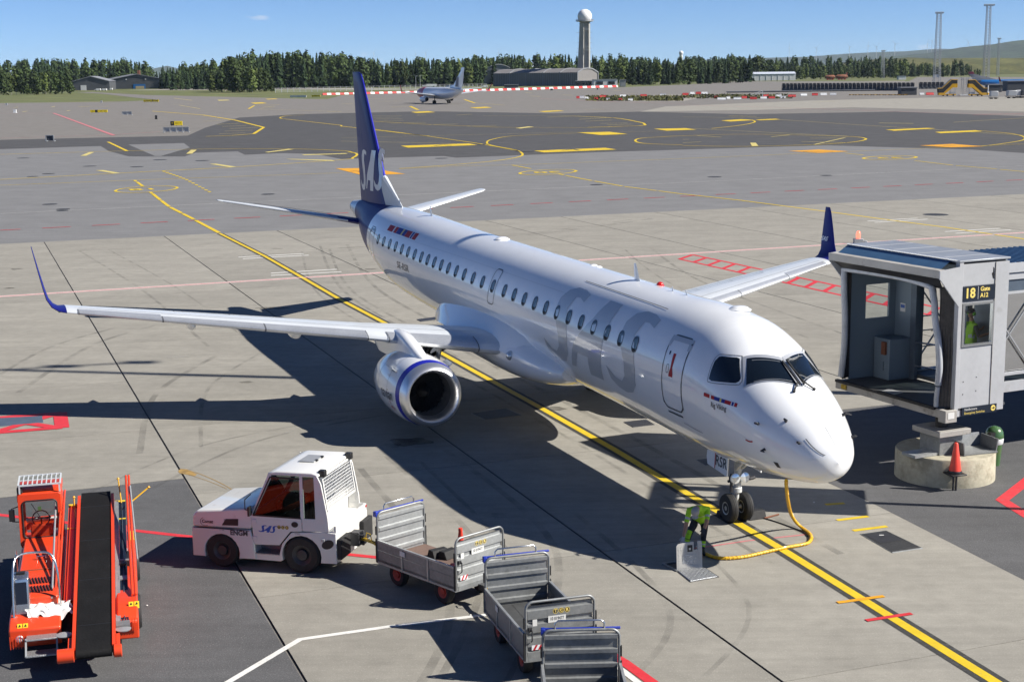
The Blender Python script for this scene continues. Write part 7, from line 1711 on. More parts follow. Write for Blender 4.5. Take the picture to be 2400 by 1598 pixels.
# bridge operator behind the window
jw = Matrix.Translation((11.05, 36.0, 0)) @ Matrix.Rotation(radians(25.5), 4, 'Z')
jp0 = lambda u, v, z: jw @ Vector((u, v, z))
jp = lambda u, v, z: jw @ Vector((u+.40, v-.12, z+.36))
base = jp(.80, 1.0, ZF)
mb = MB(); ubox(mb, .75, 1.5, .66, 1.3, ZF, ZF+.36); mb.build('operator_step', M['bridge_dark'], JB)
J = dict(pelvis=jp(.82, 1.02, 2.92), waist=jp(.83, 1.02, 3.12), chest=jp(.84, 1.0, 3.38), neck=jp(.80, .99, 3.60), skull=jp(.77, .98, 3.70), shl=jp(.78, .82, 3.50), ell=jp(.80, .72, 3.22), wrl=jp(1.02, .62, 3.30), shr=jp(.92, 1.2, 3.50), elr=jp(1.0, 1.18, 3.24), wrr=jp(1.02, .92, 3.36),
         hpl=jp(.8, .92, 2.86), knl=jp(.78, .92, 2.43), anl=jp(.8, .92, ZF+.09), tol=jp(.66, .92, ZF+.045), hpr=jp(.82, 1.12, 2.86), knr=jp(.8, 1.12, 2.43), anr=jp(.82, 1.12, ZF+.09), tor=jp(.68, 1.12, ZF+.045))
tg2 = [('pelvis', 'waist', 0), ('waist', 'chest', lambda f: 3 if .3 < f < .45 else 0), ('chest', 'neck', 0), ('neck', 'skull', 1), ('chest', 'shl', 0), ('shl', 'ell', 4), ('ell', 'wrl', 1), ('chest', 'shr', 0), ('shr', 'elr', 4), ('elr', 'wrr', 1), ('pelvis', 'hpl', 2), ('hpl', 'knl', 2), ('knl', 'anl', 2), ('anl', 'tol', 4), ('pelvis', 'hpr', 2), ('hpr', 'knr', 2), ('knr', 'anr', 2), ('anr', 'tor', 4)]
t = person('bridge operator in a lime vest and black cap behind the window', J, RR, None, None, tg2, mats, None, base)
fw = jp(0, .9, 0)-jp(1, 1.0, 0)
head_part(t, J['skull']-base+Vector((0, 0, .09)), fw, (0, 0, 1), 'black', True)
for wn_, e_ in (('wrl', 'ell'), ('wrr', 'elr')): o_ = hand(t, J[wn_]-base, J[wn_]-J[e_], (0, 0, 1), 'skin', .5); o_.name = 'hand'
# ------------------------------------------------------------------ white baggage tug
_F, _R = G(519.7, 1327.9), G(703.2, 1343.2); _d = (_F-_R).normalized(); _n = Vector((-_d.y, _d.x, 0)); HWT = .9
TUG = thing('baggage_tug', 'white baggage tug with a mesh guarded cab pulling the carts', 'tug', (_F+_R)/2-_n*HWT, atan2(_d.y, _d.x))
def part(par, name, mat, f, smooth=None, bevel=0):
    mb = MB(); f(mb); return mb.build(name, mat, par, smooth, bevel)
def xbox(mb, x0, x1, y0, y1, z0, z1): mb.box(((x0+x1)/2, (y0+y1)/2, (z0+z1)/2), (abs(x1-x0), abs(y1-y0), abs(z1-z0)))
def xprism(mb, pts, y0, y1): mb.prism(pts, lambda x, z: (x, y0, z), lambda x, z: (x, y1, z))
def arch(cx, cz, r, a0, a1, n=12): return [(cx+r*cos(radians(a0+(a1-a0)*k/n)), cz+r*sin(radians(a0+(a1-a0)*k/n))) for k in range(n+1)]
part(TUG, 'front_body', M['tugwhite'], lambda mb: xprism(mb, [(1.57, .21), (1.57, .835), (.20, .865), (.13, .60), (.10, .23), (.40, .22)]+arch(.88, .33, .405, 198, -18)+[(1.30, .21)], -.9, .9), bevel=.02)
part(TUG, 'hood', M['tugwhite'], lambda mb: xprism(mb, [(1.55, .85), (1.55, 1.10), (1.44, 1.22), (.16, 1.36), (.12, 1.0), (.20, .88)], -.89, .89), bevel=.045)
part(TUG, 'hood_seam', M['black'], lambda mb: xbox(mb, .22, 1.54, .885, .903, .845, .858))
part(TUG, 'grille', M['darkmetal'], lambda mb: xprism(mb, [(.86, .93), (.76, 1.075), (.47, 1.095), (.48, .945)], .885, .897))
for k in range(5): part(TUG, 'grille_slat', M['black'], lambda mb: mb.bar((.80-.0*k, .90, .955+.026*k), (.49, .90, .968+.026*k), .006, .010))
part(TUG, 'rear_body', M['tugwhite'], lambda mb: xprism(mb, [(-.42, .24), (-.47, .45), (-.52, .62), (-.74, .88), (-1.50, .94), (-1.75, .93), (-1.75, .27), (-1.44, .26)]+arch(-.96, .38, .445, 196, -16)+[(-.44, .25)], -.9, .9), bevel=.02)
part(TUG, 'sill', M['tugwhite'], lambda mb: xbox(mb, -.47, .14, -.86, .86, .22, .35))
part(TUG, 'step', M['tread'], lambda mb: xbox(mb, -.46, .12, .55, .885, .35, .37)); part(TUG, 'step_riser', M['galvan_d'], lambda mb: xbox(mb, -.46, .12, .5, .56, .37, .58))
part(TUG, 'wheel_well', M['black'], lambda mb: (xbox(mb, .42, 1.34, -.7, .7, .2, .8), xbox(mb, -1.42, -.5, -.7, .7, .2, .82), xbox(mb, -.5, .42, -.5, .5, .25, .9)))
dr = part(TUG, 'door', M['tugwhite'], lambda mb: xprism(mb, [(.165, 1.20), (.13, .60), (.10, .56), (-.46, .585), (-.55, .70), (-.72, .90), (-.985, .925), (-.985, 1.20)], .875, .90), bevel=.008)
part(TUG, 'door', M['tugwhite'], lambda mb: xprism(mb, [(.165, 1.20), (.13, .60), (.10, .56), (-.46, .585), (-.55, .70), (-.72, .90), (-.985, .925), (-.985, 1.20)], -.90, -.875))
for z in (1.08, .70): part(TUG, 'hinge', M['tugwhite'], lambda mb: xbox(mb, .045, .15, .90, .915, z-.045, z+.045), bevel=.006)
part(dr, 'handle', M['black'], lambda mb: mb.prism([(.075*cos(2*pi*k/20), .06*sin(2*pi*k/20)) for k in range(20)], lambda x, z: (-.83+x, .90, 1.065+z), lambda x, z: (-.83+x, .912, 1.065+z)))
part(TUG, 'quarter_panel', M['tugwhite'], lambda mb: xprism(mb, [(-.995, .93), (-.995, 1.20), (-1.50, 1.22), (-1.545, .945)], .87, .897), bevel=.006); part(TUG, 'quarter_panel', M['tugwhite'], lambda mb: xprism(mb, [(-.995, .93), (-.995, 1.20), (-1.50, 1.22), (-1.545, .945)], -.897, -.87))
for sy in (1, -1):
    y0, y1 = sy*.83, sy*.895
    part(TUG, 'front_pillar', M['tugwhite'], lambda mb: xprism(mb, [(.17, 1.2), (.10, 1.2), (-.33, 2.05), (-.33, 2.13), (-.25, 2.10)], y0, y1), bevel=.01)
    part(TUG, 'door_post', M['tugwhite'], lambda mb: xbox(mb, -1.035, -.965, y0, y1, 1.2, 2.12))
    part(TUG, 'rear_fin', M['tugwhite'], lambda mb: xprism(mb, [(-1.30, 1.2), (-1.29, 2.12), (-1.36, 2.16), (-1.45, 1.98), (-1.52, 1.6), (-1.58, 1.25), (-1.60, .95), (-1.50, .95), (-1.47, 1.2)], sy*.865, sy*.905), bevel=.008)
    w_ = part(TUG, 'door_window', M['tinted'], lambda mb: mb.face([(.105, sy*.885, 1.2), (-.965, sy*.885, 1.2), (-.965, sy*.885, 2.06), (-.30, sy*.885, 2.06)]))
    part(w_, 'window_seal', M['black'], lambda mb: (mb.bar((.12, sy*.89, 1.2), (-.30, sy*.89, 2.05), .03), mb.bar((-.30, sy*.89, 2.06), (-.97, sy*.89, 2.06), .03), mb.bar((.12, sy*.89, 1.205), (-.97, sy*.89, 1.205), .03)))
    part(TUG, 'quarter_window', M['tinted'], lambda mb: mb.face([(-1.035, sy*.885, 1.2), (-1.29, sy*.885, 1.2), (-1.29, sy*.885, 2.1), (-1.035, sy*.885, 2.1)]))
part(TUG, 'roof', M['tugwhite'], lambda mb: xprism(mb, [(-.22, 2.10), (-.30, 2.17), (-.45, 2.20), (-1.25, 2.21), (-1.40, 2.17), (-1.40, 2.11)], -.9, .9), bevel=.03)
hh = part(TUG, 'roof_hatch', M['galv'], lambda mb: xbox(mb, -.62, -.98, -.42, .12, 2.21, 2.235), bevel=.008)
for y in (-.3, .0): part(hh, 'catch', M['black'], lambda mb: xbox(mb, -.96, -1.02, y-.03, y+.03, 2.22, 2.25))
part(TUG, 'windscreen', M['tinted'], lambda mb: mb.face([(.12, -.83, 1.28), (.12, .83, 1.28), (-.31, .83, 2.08), (-.31, -.83, 2.08)])); part(TUG, 'rear_window', M['tinted'], lambda mb: mb.face([(-1.30, -.83, 1.4), (-1.30, .83, 1.4), (-1.30, .83, 2.1), (-1.30, -.83, 2.1)]))
part(TUG, 'rear_wall', M['tugwhite'], lambda mb: xbox(mb, -1.28, -1.33, -.86, .86, .9, 1.4)); part(TUG, 'cab_floor', M['black'], lambda mb: xbox(mb, -1.28, .15, -.85, .85, .58, .64))
part(TUG, 'dashboard', M['black'], lambda mb: xprism(mb, [(.14, .65), (.14, 1.25), (-.10, 1.22), (-.16, 1.05), (-.02, .65)], -.85, .85))
part(TUG, 'steering_wheel', M['black'], lambda mb: mb.tube([(-.28+.05*sin(2*pi*k/20), .38+.19*cos(2*pi*k/20), 1.25+.17*sin(2*pi*k/20)) for k in range(21)], .014, 6)); 
st_t = part(TUG, 'seat', M['black'], lambda mb: (xbox(mb, -.55, -1.05, .12, .64, .80, .98), mb.box((-1.08, .38, 1.33), (.14, .52, .75), Matrix.Rotation(-.15, 3, 'Y'))), bevel=.05)
t = thing('jacket', 'orange jacket hung over the seat inside the tug cab', 'jacket', TUG.matrix_basis @ Vector((0, 0, 0)) if False else TUG.location, TUG.rotation_euler.z)
mb = MB(); rg = []
for k in range(9):
    q = k/8; x = -1.20+.0*q; rg.append([(-.62-.62*sin(pi*q*.5)+.05*cos(7*q), .38+.34*(1-.25*q)*cos(a)*1.0, 1.08+.72*q+.03*sin(a*3)) if False else (-1.06-.10*q+.09*cos(a)*(1-.3*q), .38+.25*(1-.35*q*q)*sin(a), 1.20+.50*q-.03*cos(3*a)) for a in [2*pi*j/16 for j in range(16)]])
mb.loft(rg); mb.build('body', M['orangejacket'], t, 60); mb = MB(); mb.tube([(-1.08, .55, 1.60), (-.92, .66, 1.48), (-.62, .72, 1.36), (-.36, .68, 1.26)], [.08, .075, .06, .05], 10); mb.build('sleeve', M['orangejacket'], t, 60)
# mesh guard
mg_ = thing('mesh_guard', None, None); mg_.parent = TUG
gp = lambda y, q: Vector((-1.42-.10*q, y, 2.10-.72*q))
part(mg_, 'guard_frame', M['tugwhite'], lambda mb: (mb.bar(gp(.78, 0), gp(-.78, 0), .04), mb.bar(gp(.78, 1), gp(-.78, 1), .04), mb.bar(gp(.78, 0), gp(.78, 1), .04), mb.bar(gp(-.78, 0), gp(-.78, 1), .04)))
mb = MB()
for k in range(1, 19): y = -.78+1.56*k/19; mb.bar(gp(y, 0), gp(y, 1), .008)
for k in range(1, 11): mb.bar(gp(-.78, k/11), gp(.78, k/11), .010)
mb.build('wire_mesh', M['bar_white'], mg_)
for y in (.74, -.74): part(TUG, 'work_lamp', M['black'], lambda mb: xbox(mb, -1.36, -1.50, y-.07, y+.07, 2.10, 2.24), bevel=.012)
part(TUG, 'wiper', M['black'], lambda mb: mb.bar((-1.36, .1, 2.16), (-1.36, -.6, 2.12), .02))
part(TUG, 'load_bed', M['tugwhite'], lambda mb: (xbox(mb, -1.33, -1.73, -.86, .86, .92, .96), xbox(mb, -1.70, -1.745, -.88, .88, .93, 1.08), xbox(mb, -1.34, -1.70, -.895, -.86, .93, 1.08)))
for y in (.62, -.68): part(TUG, 'rear_bumper', M['rubber_d'], lambda mb: xbox(mb, -1.76, -1.86, y-.26, y+.26, .36, .80), bevel=.015)
part(TUG, 'tow_hitch', M['darkmetal'], lambda mb: (xbox(mb, -1.75, -1.95, -.12, .12, .42, .72), xbox(mb, -1.9, -2.05, -.09, .09, .45, .50), xbox(mb, -1.9, -2.05, -.09, .09, .62, .67), mb.tube([(-2.0, 0, .42), (-2.0, 0, .75)], .03, 8)), bevel=.008)
part(TUG, 'coiled_lead', M['black'], lambda mb: mb.tube([(-1.76, .5, .78), (-1.85, .35, .80), (-1.95, .12, .66)], .014, 6))
part(TUG, 'tail_lamp', M['black'], lambda mb: mb.prism([(.15*cos(2*pi*k/20)*1.0, .10*sin(2*pi*k/20)) for k in range(20)], lambda x, z: (-1.56+x*.9, .90, .68+z-.2*x), lambda x, z: (-1.56+x*.9, .905, .68+z-.2*x))); part(TUG, 'lamp_switch', M['galv'], lambda mb: xbox(mb, -1.42, -1.50, .905, .93, .74, .80), bevel=.01)
part(TUG, 'side_marker', M['redprint'], lambda mb: xbox(mb, -1.748, -1.755, -.88, -.82, 1.0, 1.05))
for x, y in ((.88, .77), (-.96, .77), (.88, -.77), (-.96, -.77)):
    r_ = .37 if x > 0 else .40
    wh = part(TUG, 'wheel', M['rubber_d'], lambda mb: mb.lathe([(r_*.55, -.13), (r_*.9, -.14), (r_, -.10), (r_, .10), (r_*.9, .14), (r_*.55, .13)], (x, y, r_), (0, 1, 0), 36, False), 35)
    part(wh, 'rim', M['darkmetal'], lambda mb: mb.lathe([(.02, -.10), (r_*.3, -.09), (r_*.5, -.12), (r_*.55, -.13), (r_*.55, .13), (r_*.5, .12), (r_*.3, .07), (r_*.28, .12), (.02, .13)], (x, y, r_), (0, 1, 0), 24), 35)
part(TUG, 'mirror', M['black'], lambda mb: (mb.tube([(.12, .92, 1.28), (.24, 1.02, 1.36), (.22, 1.05, 1.58), (.12, .96, 1.68)], .013, 6), xbox(mb, .13, .17, .93, 1.06, 1.22, 1.42)))
tl = lambda cx, cz, y=.904: (lambda x, z: (cx-x, y, cz+z))
lettering('ENGM', .15, tl(.46, .785, .912), M['ink'], TUG, 'side_lettering', width=.40, bold=.005)
S2d = [((x-7.43)/.67, (z-3.6)/2.03) for x, z in S_sh]; A2d = [((x-5.35)/.67, (z-3.6)/2.03) for x, z in A_sh]
for k, shp in enumerate((S2d, A2d, S2d)):
    cx = -.07-.125*k
    decal([[(cx+x*.042*(1.15)-(z)*.05, .925+z*.155) for x, z in shp]], lambda x, z: (x, .9035, z), M['sasblue'], TUG, 'logo_letter', 0)
def tcr(par, f, s=1.0):
    for k, ch in enumerate('TCR'):
        d = part(par, 'logo_disc', M['brownlogo'], lambda mb: mb.face([f((k-1)*.105*s+.048*s*cos(2*pi*j/16), .048*s*sin(2*pi*j/16), .0) for j in range(16)]))
        part(par, 'logo_ring', M['gold'], lambda mb: [mb.face([f((k-1)*.105*s+r0*s*cos(a), r0*s*sin(a), .0025) for r0, a in ((.043, 2*pi*j/16), (.049, 2*pi*j/16), (.049, 2*pi*(j+1)/16), (.043, 2*pi*(j+1)/16))]) for j in range(16)])
        lettering(ch, .07*s, lambda x, y: f((k-1)*.105*s+x, y, .003), M['gold'], par, 'logo_lettering', bold=.003)
tcr(TUG, lambda x, z, o: (-.56-x, .9035+o, .985+z), .85)
lettering('Comet', .10, tl(1.19, .99, .902), M['ink'], TUG, 'maker_lettering', width=.26, bold=.003)
part(TUG, 'maker_swoosh', M['ink'], lambda mb: [mb.face([(1.25-r0*1.2*cos(a), .902, .985+r0*sin(a)) for r0, a in ((.085, a0), (.094, a0), (.094, a0+.2), (.085, a0+.2))]) for a0 in [1.9+.2*k for k in range(17)]])
for x, z in ((.86, .835), (-.88, .875)): part(TUG, 'tyre_notice', M['labelwhite'], lambda mb: mb.face([(x-.07, .9015, z-.03), (x+.07, .9015, z-.03), (x+.07, .9015, z+.02), (x-.07, .9015, z+.02)])); lettering('5.0 BAR', .035, tl(x, z-.005, .9025), M['ink'], TUG, 'notice_lettering')
part(TUG, 'bed_sticker', M['labelwhite'], lambda mb: mb.face([(-1.38, .55, .962), (-1.46, .55, .962), (-1.46, .40, .962), (-1.38, .40, .962)]))

# ------------------------------------------------------------------ baggage carts
def cart(label, loc, ang, deck, sheet_, nw=True, worn=False):
    t = thing('baggage_cart', label, 'baggage cart', (loc[0], loc[1], 0), ang, 'galvanised baggage carts'); L_, w, zf, zs, zt = 1.25, .62, .52, .88, 1.46
    part(t, 'deck', M[deck], lambda mb: xbox(mb, -L_+.03, L_-.03, -w, w, zf-.05, zf)); part(t, 'deck_joint', M['black'], lambda mb: xbox(mb, -L_+.05, L_-.05, .12, .128, zf, zf+.002))
    part(t, 'chassis', M['galvan_d'], lambda mb: (xbox(mb, -L_, L_, w-.05, w+.02, zf-.13, zf-.03), xbox(mb, -L_, L_, -w-.02, -w+.05, zf-.13, zf-.03), xbox(mb, -L_, -L_+.08, -w, w, zf-.13, zf-.03), xbox(mb, L_-.08, L_, -w, w, zf-.13, zf-.03)))
    for sx in (1, -1):
        # ribbed end panel: flat bands with raised ribs and a bent tube round it
        pn = thing('end_panel', None, None); pn.parent = t; x0 = sx*(L_-.015)
        nb = 4; zs_ = [zf-.10+(zt-zf+.04)*k/nb for k in range(nb+1)]
        for k in range(nb):
            a, b = zs_[k], zs_[k+1]; h = b-a; ww = w-.03
            prof = [(.0, a), (.0, a+h*.60), (.035, a+h*.66), (.035, a+h*.92), (.0, b)]
            part(pn, 'panel_band', M[sheet_], lambda mb: mb.loft([[(x0-sx*q+(-.0), -ww, z) for q, z in prof], [(x0-sx*q, ww, z) for q, z in prof]], closed=False, caps=False))
            part(pn, 'panel_back', M[sheet_], lambda mb: mb.loft([[(x0-sx*q+sx*.012, -ww, z) for q, z in prof], [(x0-sx*q+sx*.012, ww, z) for q, z in prof]], closed=False, caps=False))
        r = .13; arc1 = [(w-r+r*cos(radians(a)), zt-r+r*sin(radians(a))) for a in range(0, 91, 15)]; pth = [(w, zf-.12)]+arc1+[(-y, z) for y, z in arc1[::-1]]+[(-w, zf-.12)]
        part(pn, 'tube_frame', M['galvan_d'], lambda mb: mb.tube([(x0, y, z) for y, z in pth], .024, 8), 60)
        for yy in (w+.03, -w-.03): part(pn, 'hinge_strap', M['rubber_d'], lambda mb: (xbox(mb, x0-.025, x0+.025, yy-.012, yy+.012, zf-.10, .92), xbox(mb, x0-.022, x0+.022, yy-.012, yy+.012, 1.0, 1.18)))
        if sx == 1:
            part(t, 'blue_edge', M['bluefoam'], lambda mb: xbox(mb, x0+.02, x0+.06, -w-.02, w+.02, zt-.01, zt+.028), bevel=.008)
            part(t, 'blue_end', M['bluefoam'], lambda mb: xbox(mb, x0+.0, x0+.10, w-.04, w+.03, zt-.09, zt+.02), bevel=.008)
            part(t, 'push_handle', M['chrome'], lambda mb: mb.tube([(x0+.03, .42, zt-.02), (x0+.03, .42, zt+.10), (x0+.03, .37, zt+.15), (x0+.03, -.33, zt+.15), (x0+.03, -.38, zt+.10), (x0+.03, -.38, zt-.02)], .016, 8), 60)
        else:
            fx = lambda y, z, o: (x0-.042-o, -y, z)
            tcr(t, lambda y, z, o: (x0-.004-o-.008, -y-.02, 1.26+z), 1.0)
            pl_ = part(t, 'number_plate', M['labelwhite'], lambda mb: mb.face([(x0-.014, .22, 1.06), (x0-.014, -.10, 1.06), (x0-.014, -.10, 1.18), (x0-.014, .22, 1.18)])); lettering('10 019477', .085, lambda x, y: (x0-.017, .06-x, 1.125+y), M['ink'], pl_, 'plate_lettering', width=.24)
            part(t, 'sticker', M['labelwhite'], lambda mb: mb.face([(x0-.014, .50, 1.03), (x0-.014, .42, 1.03), (x0-.014, .42, 1.15), (x0-.014, .50, 1.15)]))
            hs = part(t, 'hazard_plate', M['whiteprint'], lambda mb: mb.face([(x0-.014, .52, .60), (x0-.014, .33, .60), (x0-.014, .33, .69), (x0-.014, .52, .69)]))
            for q in (.0, .09): part(hs, 'hazard_stripe', M['redprint'], lambda mb: mb.face([(x0-.016, .50-q, .60), (x0-.016, .46-q, .60), (x0-.016, .41-q, .69), (x0-.016, .45-q, .69)]))
            part(t, 'latch', M['darkmetal'], lambda mb: (mb.tube([(x0-.03, .53, .76), (x0-.075, .53, .80), (x0-.075, .53, .98), (x0-.03, .53, 1.0)], .012, 6), xbox(mb, x0-.05, x0-.01, .52, .58, .95, 1.02)))
    for sy in ((1, -1) if nw else (1,)):
        for k in range(3):
            xa, xb = -L_+.02+k*(2*L_-.04)/3, -L_+.02+(k+1)*(2*L_-.04)/3
            part(t, 'side_panel', M['galvan_d' if worn or sy == 1 else sheet_], lambda mb: (xbox(mb, xa+.03, xb-.03, sy*(w+.0), sy*(w+.02), zf-.09, zf+.16), xbox(mb, xa+.03, xb-.03, sy*(w+.004), sy*(w+.028), zf+.17, zs-.02)))
        part(t, 'side_rail', M['galvan'], lambda mb: (xbox(mb, -L_, L_, sy*(w-.01), sy*(w+.035), zs-.02, zs+.015), xbox(mb, -L_, L_, sy*(w-.01), sy*(w+.03), zf-.12, zf-.08)))
        for k in range(4): x = -L_+.02+k*(2*L_-.04)/3; part(t, 'side_post', M['galvan'], lambda mb: xbox(mb, x-.022, x+.022, sy*(w-.005), sy*(w+.04), zf-.12, zs))
        part(t, 'maker_plate', M['labelwhite'], lambda mb: xbox(mb, .30, .46, sy*(w+.042), sy*(w+.045), .74, .84)) if sy == 1 else None
    for x in (.72, -.72):
        for y in (.48, -.48):
            wh = part(t, 'wheel', M['rubber_d'], lambda mb: mb.lathe([(.13, -.07), (.22, -.08), (.245, -.04), (.245, .04), (.22, .08), (.13, .07)], (x, y, .245), (0, 1, 0), 28, False), 35)
            part(wh, 'rim', M['rimred'], lambda mb: mb.lathe([(.02, -.05), (.07, -.05), (.10, -.075), (.13, -.07), (.13, .07), (.10, .06), (.07, .04), (.065, .075), (.02, .08)], (x, y, .245), (0, 1, 0), 20), 35)
        part(t, 'axle', M['darkmetal'], lambda mb: (mb.tube([(x, -.5, .245), (x, .5, .245)], .03, 6), xbox(mb, x-.08, x+.08, -.3, .3, .26, .40)))
    part(t, 'rear_hitch', M['darkmetal'], lambda mb: (xbox(mb, -L_-.22, -L_, -.06, .06, .30, .42), mb.tube([(-L_-.16, 0, .25), (-L_-.16, 0, .5)], .025, 8)))
    return t
c1 = cart('baggage cart with a brown deck, red wheel rims and a cone standing in it', (-1.53, 28.85), radians(132.8), 'ply', 'galvan', False)
c2 = cart('middle baggage cart with a black deck and side walls on both sides', (.405, 25.34), radians(107), 'deckgrey', 'galvan_d', True, True)
c3 = cart('nearest baggage cart, cut by the bottom picture edge', (1.09, 21.48), radians(91.5), 'deckgrey', 'galvan_d', True, True)
def drawbar(cartobj, target):
    """yellow towing bar from a cart's front end to the hitch in front"""
    a = cartobj.matrix_basis @ Vector((1.2, 0, .36)); b = Vector(target); loc = cartobj.matrix_basis.inverted() @ b
    part(cartobj, 'drawbar', M['drawbar'], lambda mb: (mb.bar((1.1, .16, .36), loc+Vector((-.35, .0, 0)), .05), mb.bar((1.1, -.16, .36), loc+Vector((-.35, .0, 0)), .05), mb.bar(loc+Vector((-.4, 0, 0)), loc, .055), mb.tube([loc+Vector((.03*cos(2*pi*k/10), .05*sin(2*pi*k/10), 0)) for k in range(11)], .018, 6), mb.tube([loc+Vector((-.3, 0, .03)), loc+Vector((-.25, 0, .16)), loc+Vector((-.12, 0, .16)), loc+Vector((-.08, 0, .03))], .012, 6)))
bpy.context.view_layer.update()
drawbar(c1, TUG.matrix_basis @ Vector((-2.0, 0, .56))); drawbar(c2, c1.matrix_basis @ Vector((-1.41, 0, .36))); drawbar(c3, c2.matrix_basis @ Vector((-1.41, 0, .36)))
# things in the first cart
cm = lambda x, y, z: c1.matrix_basis @ Vector((x, y, z))
t = thing('traffic_cone', 'orange cone with a yellow band standing in the brown deck cart', 'cone', G(1079, 1237, 1.34)-Vector((0, 0, .80)), .4)
mb = MB(); mb.lathe([(.135, .03), (.10, .28)], (0, 0, 0), (0, 0, 1), 24); mb.build('lower_body', M['cone'], t, 40); mb = MB(); mb.lathe([(.10, .281), (.068, .50)], (0, 0, 0), (0, 0, 1), 24); mb.build('band', M['cone_y'], t, 40); mb = MB(); mb.lathe([(.068, .501), (.04, .74), (.045, .75), (.04, .80), (.01, .81)], (0, 0, 0), (0, 0, 1), 24); mb.build('upper_body', M['cone'], t, 40); mb = MB(); mb.box((0, 0, .015), (.34, .34, .04)); mb.build('base', M['cone'], t, bevel=.008)
def chock(loc, rot, label, s=1.0, band=True):
    t = thing('wheel_chock', label, 'chock', loc, rot); mb = MB(); mb.prism([(-.17*s, 0), (.17*s, 0), (.09*s, .19*s), (-.09*s, .19*s)], lambda y, z: (-.22*s, y, z), lambda y, z: (.22*s, y, z)); mb.build('body', M['rubber_d'], t, bevel=.012)
    if band: mb = MB(); mb.box((0, .137*s, .095*s), (.40*s, .012, .035*s), Matrix.Rotation(-.4, 3, 'X')); mb.build('band', M['cone_y'], t)
    return t
chock(Vector((*G(1027, 1292, .62).xy, .52)), radians(35), 'black wheel chock with a yellow band, farther one on the brown cart deck', .85); chock(Vector((*G(1050, 1294, .62).xy, .52)), radians(48), 'plain black wheel chock, nearer one on the brown cart deck', .85, False)
t = thing('dark_bag', 'crumpled dark cloth in the corner of the brown cart deck', 'cloth', cm(-1.05, .25, .52))
mb = MB(); rg = [[((.17-.05*k)*cos(a)*(1+.15*sin(3*a+k)), (.2-.05*k)*sin(a), .055*k+.012*sin(5*a)) for a in [2*pi*j/18 for j in range(18)]] for k in range(3)]; mb.loft(rg); mb.build('cloth', M['trouser'], t, 50)

# ------------------------------------------------------------------ red belt loader
BL = thing('belt_loader', 'red belt loader vehicle with a black conveyor belt and a small cab', 'belt loader', (-7.95, 25.2, 0), radians(104.5))
P_ = lambda *a, **k: part(BL, *a, **k)
P_('left_body', M['loader'], lambda mb: xprism(mb, [(.25, .28), (.22, .62), (.50, .72), (.95, .74), (4.2, .92), (5.3, .92), (5.3, .35), (4.6, .28)], .20, 1.10), bevel=.03)
P_('right_body', M['loader'], lambda mb: xprism(mb, [(.12, .28), (.10, .62), (.35, .80), (.8, .84), (5.4, .86), (5.5, .80), (5.5, .35), (4.8, .28)], -1.16, -.78), bevel=.03)
P_('centre_frame', M['rubber_d'], lambda mb: xbox(mb, .4, 5.2, -.78, .2, .25, .45))
for x, y in ((1.4, .95), (1.4, -1.02), (4.2, .95), (4.2, -1.02)):
    wh = P_('wheel', M['rubber_d'], lambda mb: mb.lathe([(.15, -.11), (.30, -.12), (.34, -.07), (.34, .07), (.30, .12), (.15, .11)], (x, y+(.07 if y > 0 else -.07), .34), (0, 1, 0), 28), smooth=35)
hd_ = P_('engine_hood', M['loader'], lambda mb: xprism(mb, [(1.0, .72), (1.02, .93), (1.12, .97), (2.3, 1.03), (4.25, 1.10), (4.25, .85)], .26, 1.02), bevel=.025)
for r in range(2):
    for k in range(11):
        xa = 1.18+r*.42; y = .36+.055*k
        part(hd_, 'grille_slot', M['black'], lambda mb: mb.bar((xa, y, .985+.045*(xa-1.12)), (xa+.30, y+.06, .985+.045*(xa-.85)), .022, .016))
P_('hood_seam', M['rust'], lambda mb: xbox(mb, 2.32, 2.335, .27, 1.01, 1.03, 1.045)); P_('hood_handle', M['chrome'], lambda mb: mb.tube([(2.9, .55, 1.08), (2.9, .55, 1.12), (2.9, .72, 1.12), (2.9, .72, 1.08)], .014, 6))
# cab
CX0, CX1, CY0, CY1, CZ0, CZ1 = 4.28, 5.28, .28, 1.10, .98, 1.98
P_('cab_rear_wall', M['loader'], lambda mb: (xbox(mb, CX1-.05, CX1, CY0, CY1, CZ0, 1.25)), bevel=.01)
for y in (CY0, CY1-.06):
    for x in (CX0, CX1-.06): P_('cab_post', M['loader'], lambda mb: xbox(mb, x, x+.07, y, y+.06, .9, CZ1), bevel=.015)
P_('cab_roof', M['loader'], lambda mb: xprism(mb, [(CX0-.02, CZ1-.13), (CX0-.02, CZ1+.02), (CX0+.10, CZ1+.07), (CX1+.02, CZ1+.07), (CX1+.02, CZ1-.06)], CY0-.02, CY1+.02), bevel=.02)
_ci = rounded((CY0+CY1)/2, 1.49, CY1-CY0-.14, .78, .09, 4); _co = rounded((CY0+CY1)/2, 1.47, CY1-CY0+.02, 1.10, .05, 4)
P_('cab_front_frame', M['loader'], lambda mb: mb.loft([[(CX0+.05, y, z) for y, z in _co], [(CX0-.03, y, z) for y, z in _co], [(CX0-.03, y, z) for y, z in _ci], [(CX0+.05, y, z) for y, z in _ci]], caps=False), bevel=.008)
ws = P_('windscreen', M['clear'], lambda mb: mb.face([(CX0+.01, CY0+.06, 1.06), (CX0+.01, CY1-.06, 1.06), (CX0+.01, CY1-.06, CZ1-.13), (CX0+.01, CY0+.06, CZ1-.13)]))
part(ws, 'window_seal', M['black'], lambda mb: mb.tube([(CX0-.03, y, z) for y, z in _ci]+[(CX0-.03, *_ci[0])], .017, 6, caps=False))
P_('side_window', M['clear'], lambda mb: mb.face([(CX0+.08, CY1-.03, 1.06), (CX1-.08, CY1-.03, 1.06), (CX1-.08, CY1-.03, CZ1-.1), (CX0+.08, CY1-.03, CZ1-.1)]))
